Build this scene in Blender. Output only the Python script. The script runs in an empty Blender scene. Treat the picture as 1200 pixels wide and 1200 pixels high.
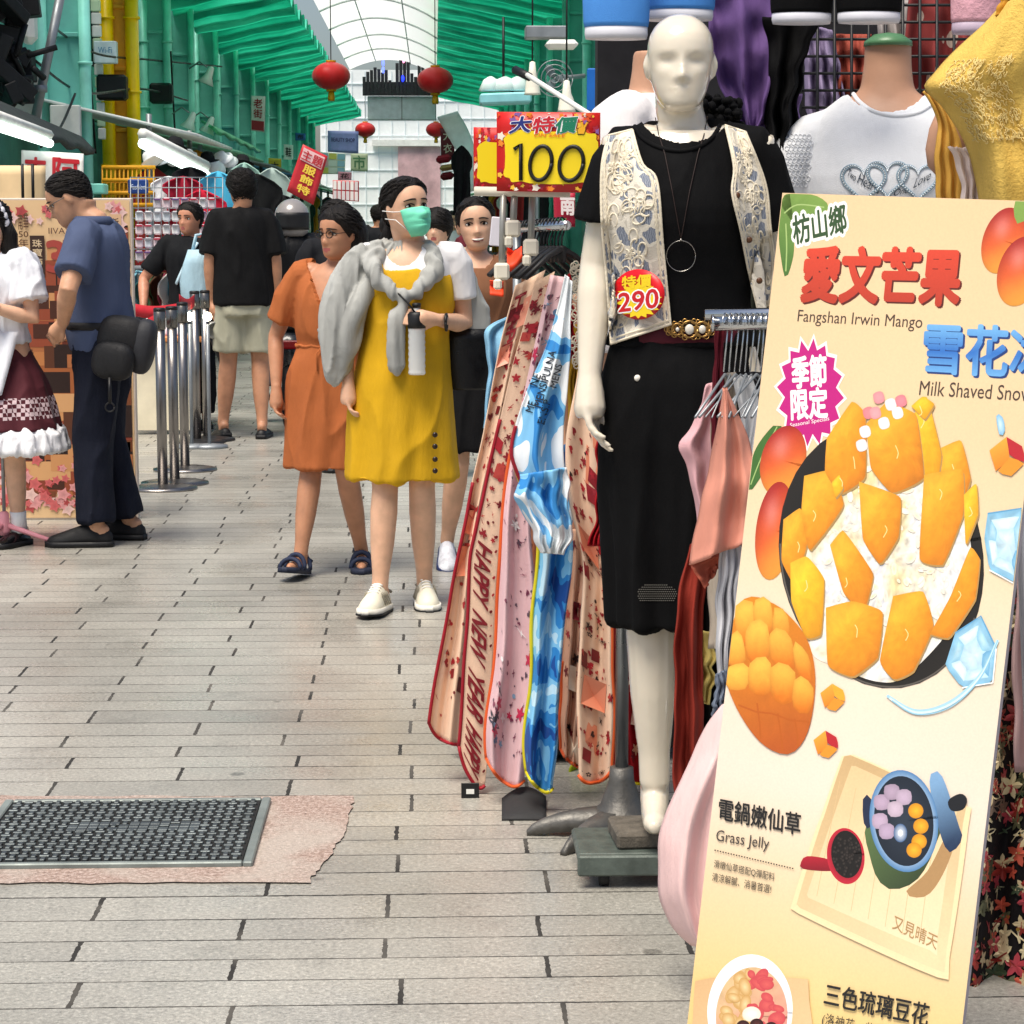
import bpy, math, random
import numpy as np
from mathutils import Vector, Matrix, noise
R = math.radians
PI = math.pi
sc = bpy.context.scene
COL = sc.collection

# ------------------------------------------------------------ camera, sky, sun
F_PX, EYE = 2600.0, 1.42
YAW, PITCH = 0.0350886, 0.126248
fw = np.array([math.sin(YAW)*math.cos(PITCH), math.cos(YAW)*math.cos(PITCH), -math.sin(PITCH)])
rt = np.array([math.cos(YAW), -math.sin(YAW), 0.0])
up = np.cross(rt, fw)
CAM = np.array([0.0, 0.0, EYE])
cd = bpy.data.cameras.new('camera'); cam = bpy.data.objects.new('camera', cd); COL.objects.link(cam)
cam.matrix_world = Matrix(((rt[0], up[0], -fw[0], 0), (rt[1], up[1], -fw[1], 0), (rt[2], up[2], -fw[2], EYE), (0, 0, 0, 1)))
cd.sensor_width = 36; cd.lens = 36*F_PX/1200; cd.clip_end = 2000; cd.clip_start = 0.05
sc.camera = cam
W = bpy.data.worlds.new('World'); sc.world = W; W.use_nodes = True
nt = W.node_tree; bgn = nt.nodes['Background']
sky = nt.nodes.new('ShaderNodeTexSky'); sky.sky_type = 'NISHITA'; sky.sun_disc = False
SUN_EL, SUN_AZ = R(66), R(215)
sky.sun_elevation = SUN_EL; sky.sun_rotation = SUN_AZ; sky.dust_density = 3.0; sky.ozone_density = 0.6
nt.links.new(sky.outputs[0], bgn.inputs[0]); bgn.inputs[1].default_value = 0.085
sl = bpy.data.lights.new('sun', 'SUN'); sl.energy = 3.0; sl.angle = R(32); sl.color = (1, 0.93, 0.82)
so = bpy.data.objects.new('sun', sl); COL.objects.link(so)
sdir = Vector((math.sin(SUN_AZ)*math.cos(SUN_EL), math.cos(SUN_AZ)*math.cos(SUN_EL), math.sin(SUN_EL)))
so.rotation_euler = sdir.to_track_quat('Z', 'Y').to_euler(); so.location = (0, -5, 20)
sc.view_settings.view_transform = 'Standard'; sc.view_settings.look = 'None'
sc.view_settings.exposure = 0.6; sc.view_settings.gamma = 1
sc.cycles.use_denoising = True; sc.cycles.max_bounces = 8; sc.cycles.transparent_max_bounces = 8
sc.cycles.sample_clamp_indirect = 6

# ------------------------------------------------------------ helpers
def ray(x, y): return (x-600)/F_PX*rt + (600-y)/F_PX*up + fw
def at(x, y, Y):
    d = ray(x, y); return CAM + d*(Y/d[1])
def gnd(x, y, z=0.0):
    d = ray(x, y); return CAM + d*((z-EYE)/d[2])
def rng(s): return random.Random(s)
def V3(p): return np.array(p, float)
def nz(p, s=1.0, seed=0.0): return noise.noise(Vector((p[0]*s+seed*7.3, p[1]*s-seed*3.1, p[2]*s+seed*1.7)))
def lerp(a, b, t): return a+(b-a)*t
def interp(tab, t):
    ts = [r[0] for r in tab]
    return [float(np.interp(t, ts, [r[k] for r in tab])) for k in range(1, len(tab[0]))]
def smooth_tab(tab, n):
    """Catmull-Rom resample of rows keyed by their first column"""
    tab = np.array(tab, float); m = len(tab); out = []
    for i in range(n):
        s = (m-1)*i/(n-1); k = min(int(s), m-2); f = s-k
        p0, p1, p2, p3 = tab[max(k-1, 0)], tab[k], tab[k+1], tab[min(k+2, m-1)]
        out.append(0.5*((2*p1)+(-p0+p2)*f+(2*p0-5*p1+4*p2-p3)*f*f+(-p0+3*p1-3*p2+p3)*f**3))
    return np.array(out)
def polyline(pts, n):
    """resample by arc length"""
    P = np.array(pts, float); d = np.r_[0, np.cumsum(np.linalg.norm(np.diff(P, axis=0), axis=1))]
    t = np.linspace(0, d[-1], n)
    return np.stack([np.interp(t, d, P[:, k]) for k in range(P.shape[1])], 1)
def spline(pts, n): return polyline(smooth_tab(pts, max(n*3, 24)), n)
def rotz(a):
    c, s = math.cos(a), math.sin(a); return np.array([[c, -s, 0], [s, c, 0], [0, 0, 1]])
def rotx(a):
    c, s = math.cos(a), math.sin(a); return np.array([[1, 0, 0], [0, c, -s], [0, s, c]])
def roty(a):
    c, s = math.cos(a), math.sin(a); return np.array([[c, 0, s], [0, 1, 0], [-s, 0, c]])

class MB:
    """collects shapes; build() links them as one mesh object"""
    def __init__(s): s.v = []; s.f = []; s.m = []; s.c = []; s.n = 0; s.uv = []; s.sm = []
    def add(s, v, f, mi=0, col=None, uv=None, smooth=True):
        v = np.asarray(v, float).reshape(-1, 3); b = s.n; s.v.append(v); s.n += len(v)
        for i, q in enumerate(f):
            s.f.append([b+k for k in q]); s.m.append(mi[i] if isinstance(mi, (list, np.ndarray)) else mi); s.sm.append(smooth)
        s.c.append(np.tile(np.array([*(col if col is not None else (1, 1, 1))][:3], float), (len(v), 1)) if col is None or np.ndim(col) == 1 else np.asarray(col, float))
        s.uv.append(np.asarray(uv, float) if uv is not None else np.zeros((len(v), 2)))
        return s
    def box(s, c, size, rot=None, mi=0, col=None, bev=0.0):
        x, y, z = [k/2 for k in size]; b = min(bev, x*.9, y*.9, z*.9)
        if b <= 0:
            v = np.array([(i*x, j*y, k*z) for k in (-1, 1) for j in (-1, 1) for i in (-1, 1)])
            f = [(0, 2, 3, 1), (4, 5, 7, 6), (0, 1, 5, 4), (2, 6, 7, 3), (0, 4, 6, 2), (1, 3, 7, 5)]
        else:
            v = []; idx = {}
            for k in (-1, 1):
                for j in (-1, 1):
                    for i in (-1, 1):
                        for a in range(3):
                            p = [i*x, j*y, k*z]
                            for q in range(3):
                                if q != a: p[q] -= (i, j, k)[q]*b
                            idx[i, j, k, a] = len(v); v.append(p)
            f = []
            for a in range(3):
                o = [q for q in range(3) if q != a]
                for sg in (-1, 1):
                    q = []
                    for (p, r) in ((-1, -1), (1, -1), (1, 1), (-1, 1)):
                        t = [0, 0, 0]; t[a] = sg; t[o[0]] = p; t[o[1]] = r; q.append(idx[t[0], t[1], t[2], a])
                    flip = (sg > 0) if a == 1 else (sg < 0)
                    f.append(q[::-1] if flip else q)
            for a in range(3):
                o = [q for q in range(3) if q != a]
                for p in (-1, 1):
                    for r in (-1, 1):
                        q = []
                        for (sg, w) in ((-1, o[0]), (1, o[0]), (1, o[1]), (-1, o[1])):
                            t = [0, 0, 0]; t[a] = sg; t[o[0]] = p; t[o[1]] = r; q.append(idx[t[0], t[1], t[2], w])
                        f.append(q)
            for k in (-1, 1):
                for j in (-1, 1):
                    for i in (-1, 1): f.append([idx[i, j, k, a] for a in range(3)])
            v = np.array(v)
        if rot is not None: v = v @ np.asarray(rot).T
        return s.add(v+V3(c), f, mi, col, smooth=False)
    def loft(s, rings, caps=True, mi=0, col=None, closed=True, uv=False):
        R_ = [np.asarray(r, float) for r in rings]; n = len(R_[0]); f = []
        for i in range(len(R_)-1):
            for j in range(n if closed else n-1):
                a, b = i*n+j, i*n+(j+1) % n; f.append((a, b, b+n, a+n))
        v = np.concatenate(R_)
        if caps and closed:
            f.append(tuple(range(n-1, -1, -1))); k = (len(R_)-1)*n; f.append(tuple(range(k, k+n)))
        uvs = None
        if uv: uvs = np.array([(j/(n-1), i/(len(R_)-1)) for i in range(len(R_)) for j in range(n)])
        return s.add(v, f, mi, col, uvs)
    def tube(s, pts, r, n=8, mi=0, col=None, round_ends=False, flat=None):
        P = np.asarray(pts, float); m = len(P)
        rr = np.full(m, r, float) if np.isscalar(r) else np.asarray(r, float)
        if round_ends:
            t0 = (P[0]-P[1])/max(np.linalg.norm(P[0]-P[1]), 1e-9); t1 = (P[-1]-P[-2])/max(np.linalg.norm(P[-1]-P[-2]), 1e-9)
            P = np.vstack([P[0]+t0*rr[0]*.9, P[0]+t0*rr[0]*.6, P, P[-1]+t1*rr[-1]*.6, P[-1]+t1*rr[-1]*.9])
            rr = np.r_[rr[0]*.35, rr[0]*.78, rr, rr[-1]*.78, rr[-1]*.35]; m += 4
        T = np.gradient(P, axis=0); T /= np.maximum(np.linalg.norm(T, axis=1), 1e-9)[:, None]
        up0 = np.array([0, 0, 1.]) if abs(T[0][2]) < .9 else np.array([0, 1., 0])
        rings = []
        for i in range(m):
            a = np.cross(T[i], up0); L = np.linalg.norm(a)
            a = a/L if L > 1e-6 else np.array([1., 0, 0]); b = np.cross(T[i], a); b /= np.linalg.norm(b); up0 = np.cross(a, T[i]); up0 = up0 if np.linalg.norm(up0) > 1e-6 else b
            th = np.arange(n)*2*PI/n
            fx = (1, 1) if flat is None else flat
            rings.append(P[i]+rr[i]*(np.cos(th)[:, None]*a*fx[0]+np.sin(th)[:, None]*b*fx[1]))
        return s.loft(rings, True, mi, col)
    def lathe(s, prof, c=(0, 0, 0), n=24, mi=0, col=None, rot=None, sx=1, sy=1):
        th = np.arange(n)*2*PI/n; rings = []
        for (r, z) in prof:
            q = np.stack([np.cos(th)*r*sx, np.sin(th)*r*sy, np.full(n, z)], 1)
            if rot is not None: q = q @ np.asarray(rot).T
            rings.append(q+V3(c))
        return s.loft(rings, True, mi, col)
    def ball(s, c, r, n=16, mi=0, col=None, rot=None):
        r = (r, r, r) if np.isscalar(r) else r; m = max(n//2, 4); th = np.arange(n)*2*PI/n; rings = []
        for i in range(m+1):
            a = -PI/2+PI*(i+.02)/(m+.04); q = np.stack([np.cos(th)*math.cos(a)*r[0], np.sin(th)*math.cos(a)*r[1], np.full(n, math.sin(a)*r[2])], 1)
            if rot is not None: q = q @ np.asarray(rot).T
            rings.append(q+V3(c))
        return s.loft(rings, True, mi, col)
    def sheet(s, fn, nu, nv, mi=0, col=None, thick=0.0):
        """fn(u, v) -> point; a cloth-like sheet with optional thickness"""
        P = np.array([[fn(i/(nu-1), j/(nv-1)) for i in range(nu)] for j in range(nv)], float)
        uv = np.array([(i/(nu-1), j/(nv-1)) for j in range(nv) for i in range(nu)])
        f = [(j*nu+i, j*nu+i+1, (j+1)*nu+i+1, (j+1)*nu+i) for j in range(nv-1) for i in range(nu-1)]
        if thick:
            du = np.gradient(P, axis=1); dv = np.gradient(P, axis=0); N = np.cross(du, dv); N /= np.maximum(np.linalg.norm(N, axis=2), 1e-9)[..., None]
            Q = P-N*thick; k = nu*nv
            f = f+[tuple(k+q for q in g[::-1]) for g in f]
            for i in range(nu-1):
                f.append((i+1, i, k+i, k+i+1)); a = (nv-1)*nu+i; f.append((a, a+1, k+a+1, k+a))
            for j in range(nv-1):
                a = j*nu; f.append((a, a+nu, k+a+nu, k+a)); a = j*nu+nu-1; f.append((a+nu, a, k+a, k+a+nu))
            return s.add(np.concatenate([P.reshape(-1, 3), Q.reshape(-1, 3)]), f, mi, col, np.concatenate([uv, uv]))
        return s.add(P.reshape(-1, 3), f, mi, col, uv)
    def prism(s, poly, mapf, d, mi=0, col=None):
        """flat outline poly, mapf(x, y, h) -> point, thickness d"""
        n = len(poly); v = [mapf(x, y, 0) for x, y in poly]+[mapf(x, y, d) for x, y in poly]
        f = [tuple(range(n-1, -1, -1)), tuple(range(n, 2*n))]+[(i, (i+1) % n, n+(i+1) % n, n+i) for i in range(n)]
        return s.add(v, f, mi, col, smooth=False)
    def build(s, name, mats, parent=None, loc=None, smooth=True):
        v = np.concatenate(s.v) if s.v else np.zeros((0, 3))
        if parent is not None:
            off = np.zeros(3); p = parent
            while p is not None: off += np.array(p.location); p = p.parent
        else:
            off = V3(loc) if loc is not None else (np.array([(v[:, 0].min()+v[:, 0].max())/2, (v[:, 1].min()+v[:, 1].max())/2, v[:, 2].min()]))
        me = bpy.data.meshes.new(name); me.from_pydata((v-off).tolist(), [], s.f)
        mats = mats if isinstance(mats, (list, tuple)) else [mats]
        for m in mats: me.materials.append(m)
        me.polygons.foreach_set('material_index', s.m); me.polygons.foreach_set('use_smooth', [a and smooth for a in s.sm])
        a = me.color_attributes.new('Col', 'FLOAT_COLOR', 'POINT'); c = np.concatenate(s.c); a.data.foreach_set('color', np.c_[c, np.ones(len(c))].astype(np.float32).ravel())
        uvs = np.concatenate(s.uv)
        if np.any(uvs):
            L = me.uv_layers.new(name='UVMap'); li = np.empty(len(me.loops), np.int32); me.loops.foreach_get('vertex_index', li); L.data.foreach_set('uv', uvs[li].astype(np.float32).ravel())
        me.update()
        o = bpy.data.objects.new(name, me); COL.objects.link(o)
        if parent is not None: o.parent = parent
        else: o.location = off
        return o

def fuse(mb, voxel=0.008, it=4, disp=None):
    """melt overlapping closed shapes into one continuous skin; returns verts, faces"""
    me = bpy.data.meshes.new('tmp'); me.from_pydata(np.concatenate(mb.v).tolist(), [], mb.f)
    o = bpy.data.objects.new('tmp', me); COL.objects.link(o)
    m = o.modifiers.new('r', 'REMESH'); m.mode = 'VOXEL'; m.voxel_size = voxel
    if it:
        k = o.modifiers.new('s', 'SMOOTH'); k.iterations = it; k.factor = .5
    dg = bpy.context.evaluated_depsgraph_get(); e = bpy.data.meshes.new_from_object(o.evaluated_get(dg))
    v = np.empty(len(e.vertices)*3); e.vertices.foreach_get('co', v); v = v.reshape(-1, 3)
    f = [tuple(p.vertices) for p in e.polygons]
    if disp is not None:
        n = np.empty(len(e.vertices)*3); e.vertices.foreach_get('normal', n); n = n.reshape(-1, 3)
        v = v+n*np.array([disp(p, q) for p, q in zip(v, n)])[:, None]
    bpy.data.objects.remove(o); bpy.data.meshes.remove(me); bpy.data.meshes.remove(e)
    return v, f

def tag(o, label=None, cat=None, group=None, kind=None):
    if label: o['label'] = label
    if cat: o['category'] = cat
    if group: o['group'] = group
    if kind: o['kind'] = kind
    return o
def thing(name, label, cat, loc=(0, 0, 0), group=None):
    o = bpy.data.objects.new(name, None); COL.objects.link(o); o.location = [float(k) for k in loc]; o.empty_display_size = .1
    return tag(o, label, cat, group)
def copy_tree(o, parent=None):
    c = o.copy(); COL.objects.link(c)
    if parent is not None: c.parent = parent
    for ch in list(o.children): copy_tree(ch, c)
    return c

_tx = {}
def text_mesh(s, bold=0.0, shear=0.0):
    """glyph outlines in a unit box: verts (n,2), faces, aspect"""
    k = (s, bold, shear)
    if k not in _tx:
        c = bpy.data.curves.new('t', 'FONT'); c.body = s; c.offset = bold; c.shear = shear; c.resolution_u = 3; c.fill_mode = 'FRONT'
        o = bpy.data.objects.new('t', c); COL.objects.link(o)
        e = bpy.data.meshes.new_from_object(o.evaluated_get(bpy.context.evaluated_depsgraph_get()))
        v = np.array([p.co[:2] for p in e.vertices]); f = [tuple(p.vertices) for p in e.polygons]
        bpy.data.objects.remove(o); bpy.data.curves.remove(c); bpy.data.meshes.remove(e)
        _tx[k] = (v, f)
    return _tx[k]
def put_text(mb, s, mapf, bold=0.0, shear=0.0, mi=0, col=(0, 0, 0), ref=None):
    """mapf(u, v) with u, v in 0..1 over the text's own box (v up)"""
    v, f = text_mesh(s, 0.0, shear); lo, hi = v.min(0), v.max(0)
    o = V3(mapf(.5, .5)); n = np.cross(V3(mapf(.6, .5))-o, V3(mapf(.5, .6))-o); n /= max(np.linalg.norm(n), 1e-12); n = n if n @ (CAM-o) > 0 else -n
    k = 0 if bold <= 0 else (6 if bold < .025 else 8 if bold < .1 else 14)          # heavier weights: the glyph struck several times
    for i, (dx, dy) in enumerate([(0, 0)]+[(math.cos(a)*bold*.9, math.sin(a)*bold*.9) for a in np.arange(k)*2*PI/max(k, 1)]):
        q = (v+(dx, dy)-lo)/(hi-lo)
        colr = col if not callable(col) else np.array([col(a, b) for a, b in q])
        mb.add([V3(mapf(a, b))+n*i*4e-6 for a, b in q], f, mi, colr, smooth=False)

# ------------------------------------------------------------ materials
def srgb(h):
    if isinstance(h, str): h = [int(h[i:i+2], 16)/255 for i in (0, 2, 4)]
    return tuple(((c/12.92) if c <= .04045 else ((c+.055)/1.055)**2.4) for c in h)
class NT:
    def __init__(s, name):
        s.m = bpy.data.materials.new(name); s.m.use_nodes = True; s.t = s.m.node_tree; s.b = s.t.nodes['Principled BSDF']; s.out = s.t.nodes['Material Output']
    def n(s, typ, **kw):
        o = s.t.nodes.new('ShaderNode'+typ)
        for k, v in kw.items(): setattr(o, k, v)
        return o
    def l(s, a, b): s.t.links.new(a, b)
    def math(s, op, a, b=None, clamp=False):
        o = s.n('Math', operation=op, use_clamp=clamp)
        for i, k in enumerate((a, b)):
            if k is None: continue
            if isinstance(k, (int, float)): o.inputs[i].default_value = k
            else: s.l(k, o.inputs[i])
        return o.outputs[0]
    def mix(s, f, a, b, typ='MIX'):
        o = s.n('Mix', data_type='RGBA', blend_type=typ)
        for i, k in ((0, f), (6, a), (7, b)):
            if isinstance(k, (int, float)): o.inputs[i].default_value = k
            elif isinstance(k, (tuple, list)): o.inputs[i].default_value = (*k[:3], 1)
            else: s.l(k, o.inputs[i])
        return o.outputs[2]
    def noise(s, co, scale, detail=3, rough=.55):
        o = s.n('TexNoise'); o.inputs['Scale'].default_value = scale; o.inputs['Detail'].default_value = detail; o.inputs['Roughness'].default_value = rough
        if co is not None: s.l(co, o.inputs['Vector'])
        return o
    def ramp(s, f, stops, inter='LINEAR'):
        o = s.n('ValToRGB'); o.color_ramp.interpolation = inter; el = o.color_ramp.elements
        while len(el) < len(stops): el.new(.5)
        for e, (p, c) in zip(el, stops): e.position = p; e.color = (*c[:3], 1) if not np.isscalar(c) else (c, c, c, 1)
        s.l(f, o.inputs[0]); return o.outputs[0]
    def bump(s, h, strength, dist=.01, prev=None):
        o = s.n('Bump'); o.inputs['Strength'].default_value = strength; o.inputs['Distance'].default_value = dist; s.l(h, o.inputs['Height'])
        if prev is not None: s.l(prev, o.inputs['Normal'])
        return o.outputs[0]
_mats = {}
def mat(name, col, rough=.6, metal=0.0, var=.12, scale=6.0, bump=0.0, bscale=120.0, spec=.4, coat=0.0, sss=0.0, sheen=0.0, wrinkle=0.0, trans=0.0):
    if name in _mats: return _mats[name]
    k = NT(name); c = srgb(col) if isinstance(col, str) else col
    tc = k.n('TexCoord').outputs['Object']
    n1 = k.noise(tc, scale, 5)
    f = k.ramp(n1.outputs[0], [(.3, 1-var), (.7, 1+var)])
    k.l(k.mix(1.0, c, f, 'MULTIPLY'), k.b.inputs['Base Color'])
    k.b.inputs['Roughness'].default_value = rough; k.b.inputs['Metallic'].default_value = metal; k.b.inputs['Specular IOR Level'].default_value = spec
    if rough > .25:
        k.l(k.ramp(k.noise(tc, scale*2.3, 4).outputs[0], [(.3, max(rough-.1, .05)), (.7, min(rough+.1, 1))]), k.b.inputs['Roughness'])
    k.b.inputs['Coat Weight'].default_value = coat; k.b.inputs['Coat Roughness'].default_value = .08
    if sss: k.b.inputs['Subsurface Weight'].default_value = sss; k.b.inputs['Subsurface Radius'].default_value = (.012, .005, .003); k.b.inputs['Subsurface Scale'].default_value = 1.0
    if sheen: k.b.inputs['Sheen Weight'].default_value = sheen
    if trans: k.b.inputs['Transmission Weight'].default_value = trans
    nm = None
    if wrinkle:
        mp = k.n('Mapping'); mp.inputs['Scale'].default_value = (1.5, 1.5, .45); mp.inputs['Rotation'].default_value = (.2, .25, 0); k.l(tc, mp.inputs[0]); nm = k.bump(k.noise(mp.outputs[0], 11, 3, .5).outputs[0], wrinkle*.7, .025)
    if bump: nm = k.bump(k.noise(tc, bscale, 3, .7).outputs[0], bump, .004, nm)
    if nm is not None: k.l(nm, k.b.inputs['Normal'])
    _mats[name] = k.m; return k.m
def cloth(name, col, rough=.85, var=.1, wrinkle=.25, sheen=0.0): return mat(name, col, rough, 0, var, 5, .35, 420, .2, sheen=sheen, wrinkle=wrinkle)
def glow(name, col, e):
    if name in _mats: return _mats[name]
    k = NT(name); c = srgb(col); k.b.inputs['Base Color'].default_value = (*c, 1); k.b.inputs['Emission Color'].default_value = (*c, 1); k.b.inputs['Emission Strength'].default_value = e
    _mats[name] = k.m; return k.m
def printed(name='printed ink', rough=.5, grain=.0, coat=0.0):
    """colour comes from the artwork's own vertex colours"""
    if name in _mats: return _mats[name]
    k = NT(name); a = k.n('Attribute'); a.attribute_name = 'Col'
    tc = k.n('TexCoord').outputs['Object']
    f = k.ramp(k.noise(tc, 260, 2).outputs[0], [(.3, 1-grain), (.7, 1+grain)])
    k.l(k.mix(1.0, a.outputs['Color'], f, 'MULTIPLY'), k.b.inputs['Base Color']); k.b.inputs['Roughness'].default_value = rough
    k.b.inputs['Coat Weight'].default_value = coat
    _mats[name] = k.m; return k.m
def S(h): return np.array(srgb(h))
# ------------------------------------------------------------ paving
def paving_mat():
    k = NT('granite paving'); tc = k.n('TexCoord').outputs['Object']
    sp = k.n('SeparateXYZ'); wob = k.noise(tc, 1.3, 2)
    off = k.n('VectorMath', operation='MULTIPLY_ADD'); k.l(wob.outputs['Color'], off.inputs[0]); off.inputs[1].default_value = (.008, .012, 0); k.l(tc, off.inputs[2])
    k.l(off.outputs[0], sp.inputs[0])
    H_, L_ = .142, .61
    ry = k.math('DIVIDE', k.math('ADD', k.math('ADD', sp.outputs[1], .03), k.math('MULTIPLY', k.math('SINE', k.math('MULTIPLY', sp.outputs[1], 7.4)), .024)), H_); row = k.math('FLOOR', ry); fy = k.math('FRACT', ry)
    wn = k.n('TexWhiteNoise', noise_dimensions='1D'); k.l(row, wn.inputs['W'])
    sh = k.math('ADD', k.math('MULTIPLY', k.math('MODULO', k.math('ADD', row, 200.0), 2.0), .5), k.math('MULTIPLY', k.math('SUBTRACT', wn.outputs['Value'], .5), .13))
    rx = k.math('ADD', k.math('DIVIDE', k.math('ADD', sp.outputs[0], 6.1+.088), L_), sh); cx = k.math('FLOOR', rx); fx = k.math('FRACT', rx)
    ex = k.math('MULTIPLY', k.math('MINIMUM', fx, k.math('SUBTRACT', 1.0, fx)), L_); ey = k.math('MULTIPLY', k.math('MINIMUM', fy, k.math('SUBTRACT', 1.0, fy)), H_)
    rag = k.noise(tc, 45, 3).outputs[0]
    jx = k.math('LESS_THAN', ex, k.math('MULTIPLY', rag, .0098)); jy = k.math('LESS_THAN', ey, k.math('MULTIPLY', rag, k.math('ADD', k.math('MULTIPLY', k.noise(tc, .8, 2).outputs[0], .012), -.0005)))
    j = k.math('MAXIMUM', jx, jy)
    cv = k.n('CombineXYZ'); k.l(cx, cv.inputs[0]); k.l(row, cv.inputs[1]); w2 = k.n('TexWhiteNoise', noise_dimensions='2D'); k.l(cv.outputs[0], w2.inputs['Vector'])
    tint = k.ramp(w2.outputs['Value'], [(0, (.33, .317, .278)), (.5, (.372, .357, .312)), (1, (.405, .388, .338))])
    spk = k.ramp(k.noise(tc, 95, 4, .9).outputs[0], [(.32, .42), (.44, .82), (.55, 1.05), (.68, 1.6)])
    gv = k.n('TexVoronoi'); gv.inputs['Scale'].default_value = 2.6; k.l(tc, gv.inputs['Vector']); gum = k.ramp(gv.outputs['Distance'], [(0, .5), (.045, .55), (.06, 1)])
    spk = k.mix(1, spk, gum, 'MULTIPLY')
    big = k.ramp(k.noise(tc, .9, 5).outputs[0], [(.3, .78), (.7, 1.18)])
    stain = k.ramp(k.noise(tc, 6, 6, .7).outputs[0], [(.28, .74), (.44, .98), (.9, 1.06)])
    c = k.mix(1, k.mix(1, k.mix(1, tint, spk, 'MULTIPLY'), big, 'MULTIPLY'), stain, 'MULTIPLY')
    jc = k.mix(k.ramp(k.noise(tc, 5, 3).outputs[0], [(.45, 0), (.7, .6)]), (.022, .02, .017), (.18, .165, .14))
    k.l(k.mix(j, c, jc), k.b.inputs['Base Color'])
    rgh = k.ramp(k.noise(tc, 2.2, 5, .65).outputs[0], [(.3, .19), (.65, .42)])
    k.l(k.math('MAXIMUM', rgh, k.math('MULTIPLY', j, .9)), k.b.inputs['Roughness']); k.b.inputs['Specular IOR Level'].default_value = .5
    hgt = k.math('SUBTRACT', k.math('ADD', k.math('MULTIPLY', k.noise(tc, 160, 2, .8).outputs[0], .12), k.math('MULTIPLY', w2.outputs['Value'], .15)), j)
    k.l(k.bump(hgt, .35, .006), k.b.inputs['Normal'])
    return k.m
mb = MB(); mb.add([(-60, -14, 0), (60, -14, 0), (60, 190, 0), (-60, 190, 0)], [(0, 1, 2, 3)])
tag(mb.build('pavement', paving_mat(), loc=(0, 0, 0)), kind='structure')

# pink mortar patch and the cast manhole cover
q = [gnd(-90, 934), gnd(415, 935), gnd(400, 985), gnd(362, 1036), gnd(-150, 1036)]
def patch_mat():
    k = NT('pink aggregate mortar'); tc = k.n('TexCoord').outputs['Object']
    c = k.ramp(k.noise(tc, 85, 4, .9).outputs[0], [(.32, (.12, .08, .065)), (.5, (.38, .27, .22)), (.66, (.68, .56, .5))])
    c = k.mix(k.ramp(k.noise(tc, 3.5, 4).outputs[0], [(.45, 0), (.62, .55)]), c, (.5, .46, .4))
    k.l(c, k.b.inputs['Base Color']); k.b.inputs['Roughness'].default_value = .8
    k.l(k.bump(k.noise(tc, 170, 3, .8).outputs[0], .7, .006), k.b.inputs['Normal']); return k.m
n_ = []
r_ = rng(3)
for a, b in zip(q, q[1:]+q[:1]):
    for i in range(16):
        t = i/16; p = lerp(a, b, t); n_.append((p[0]+r_.uniform(-.006, .006), p[1]+r_.uniform(-.01, .01), .004))
mb = MB(); c0 = np.mean(q, 0); mb.add([(c0[0], c0[1], .005)]+n_, [(0, 1+i, 1+(i+1) % len(n_)) for i in range(len(n_))])
tag(mb.build('mortar_patch', patch_mat()), kind='structure')
a, b = gnd(325, 941), gnd(288, 1018)
mx, my0, my1 = (a[0]+b[0])/2, b[1], a[1]
iron = mat('worn cast iron', (.10, .115, .118), .5, .55, .35, 9, .5, 60); iron2 = mat('manhole frame iron', (.22, .25, .235), .55, .3, .25, 7, .3, 90)
dk = mat('pit dirt', (.012, .012, .012), .9)
man = thing('manhole_cover', 'square cast iron manhole cover with woven tread set in pink mortar', 'manhole cover', (mx-.33, (my0+my1)/2, .005))
x0, x1, y0, y1 = mx-.66, mx, my0, my1
f = MB()
for (c, s) in (((x0+.011, (y0+y1)/2, .009), (.022, y1-y0, .014)), ((x1-.011, (y0+y1)/2, .009), (.022, y1-y0, .014)), (((x0+x1)/2, y0+.009, .009), (x1-x0-.046, .018, .014)), (((x0+x1)/2, y1-.009, .009), (x1-x0-.046, .018, .014))): f.box(c, s, bev=.003)
f.build('frame', iron2, man)
f = MB(); f.box(((x0+x1)/2, (y0+y1)/2, .009), (x1-x0-.048, y1-y0-.04, .006), bev=.001); f.build('plate', dk, man)
f = MB(); nx, ny = 25, 21; dx, dy = (x1-x0-.06)/nx, (y1-y0-.05)/ny
for i in range(nx):
    for j in range(ny):
        cx, cy = x0+.03+dx*(i+.5), y0+.025+dy*(j+.5)
        if abs(i-13) < 7 and abs(j-11) < 2 and (i*7+j*3) % 5: f.box((cx, cy, .0135), (dx*.95, dy*.9, .007), bev=.001); continue
        if (i+j) % 2: f.box((cx, cy, .0145), (dx*.96, dy*.46, .008), bev=.0015)
        else: f.box((cx, cy, .0145), (dx*.46, dy*.96, .008), bev=.0015)
f.build('tread', iron, man)

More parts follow.
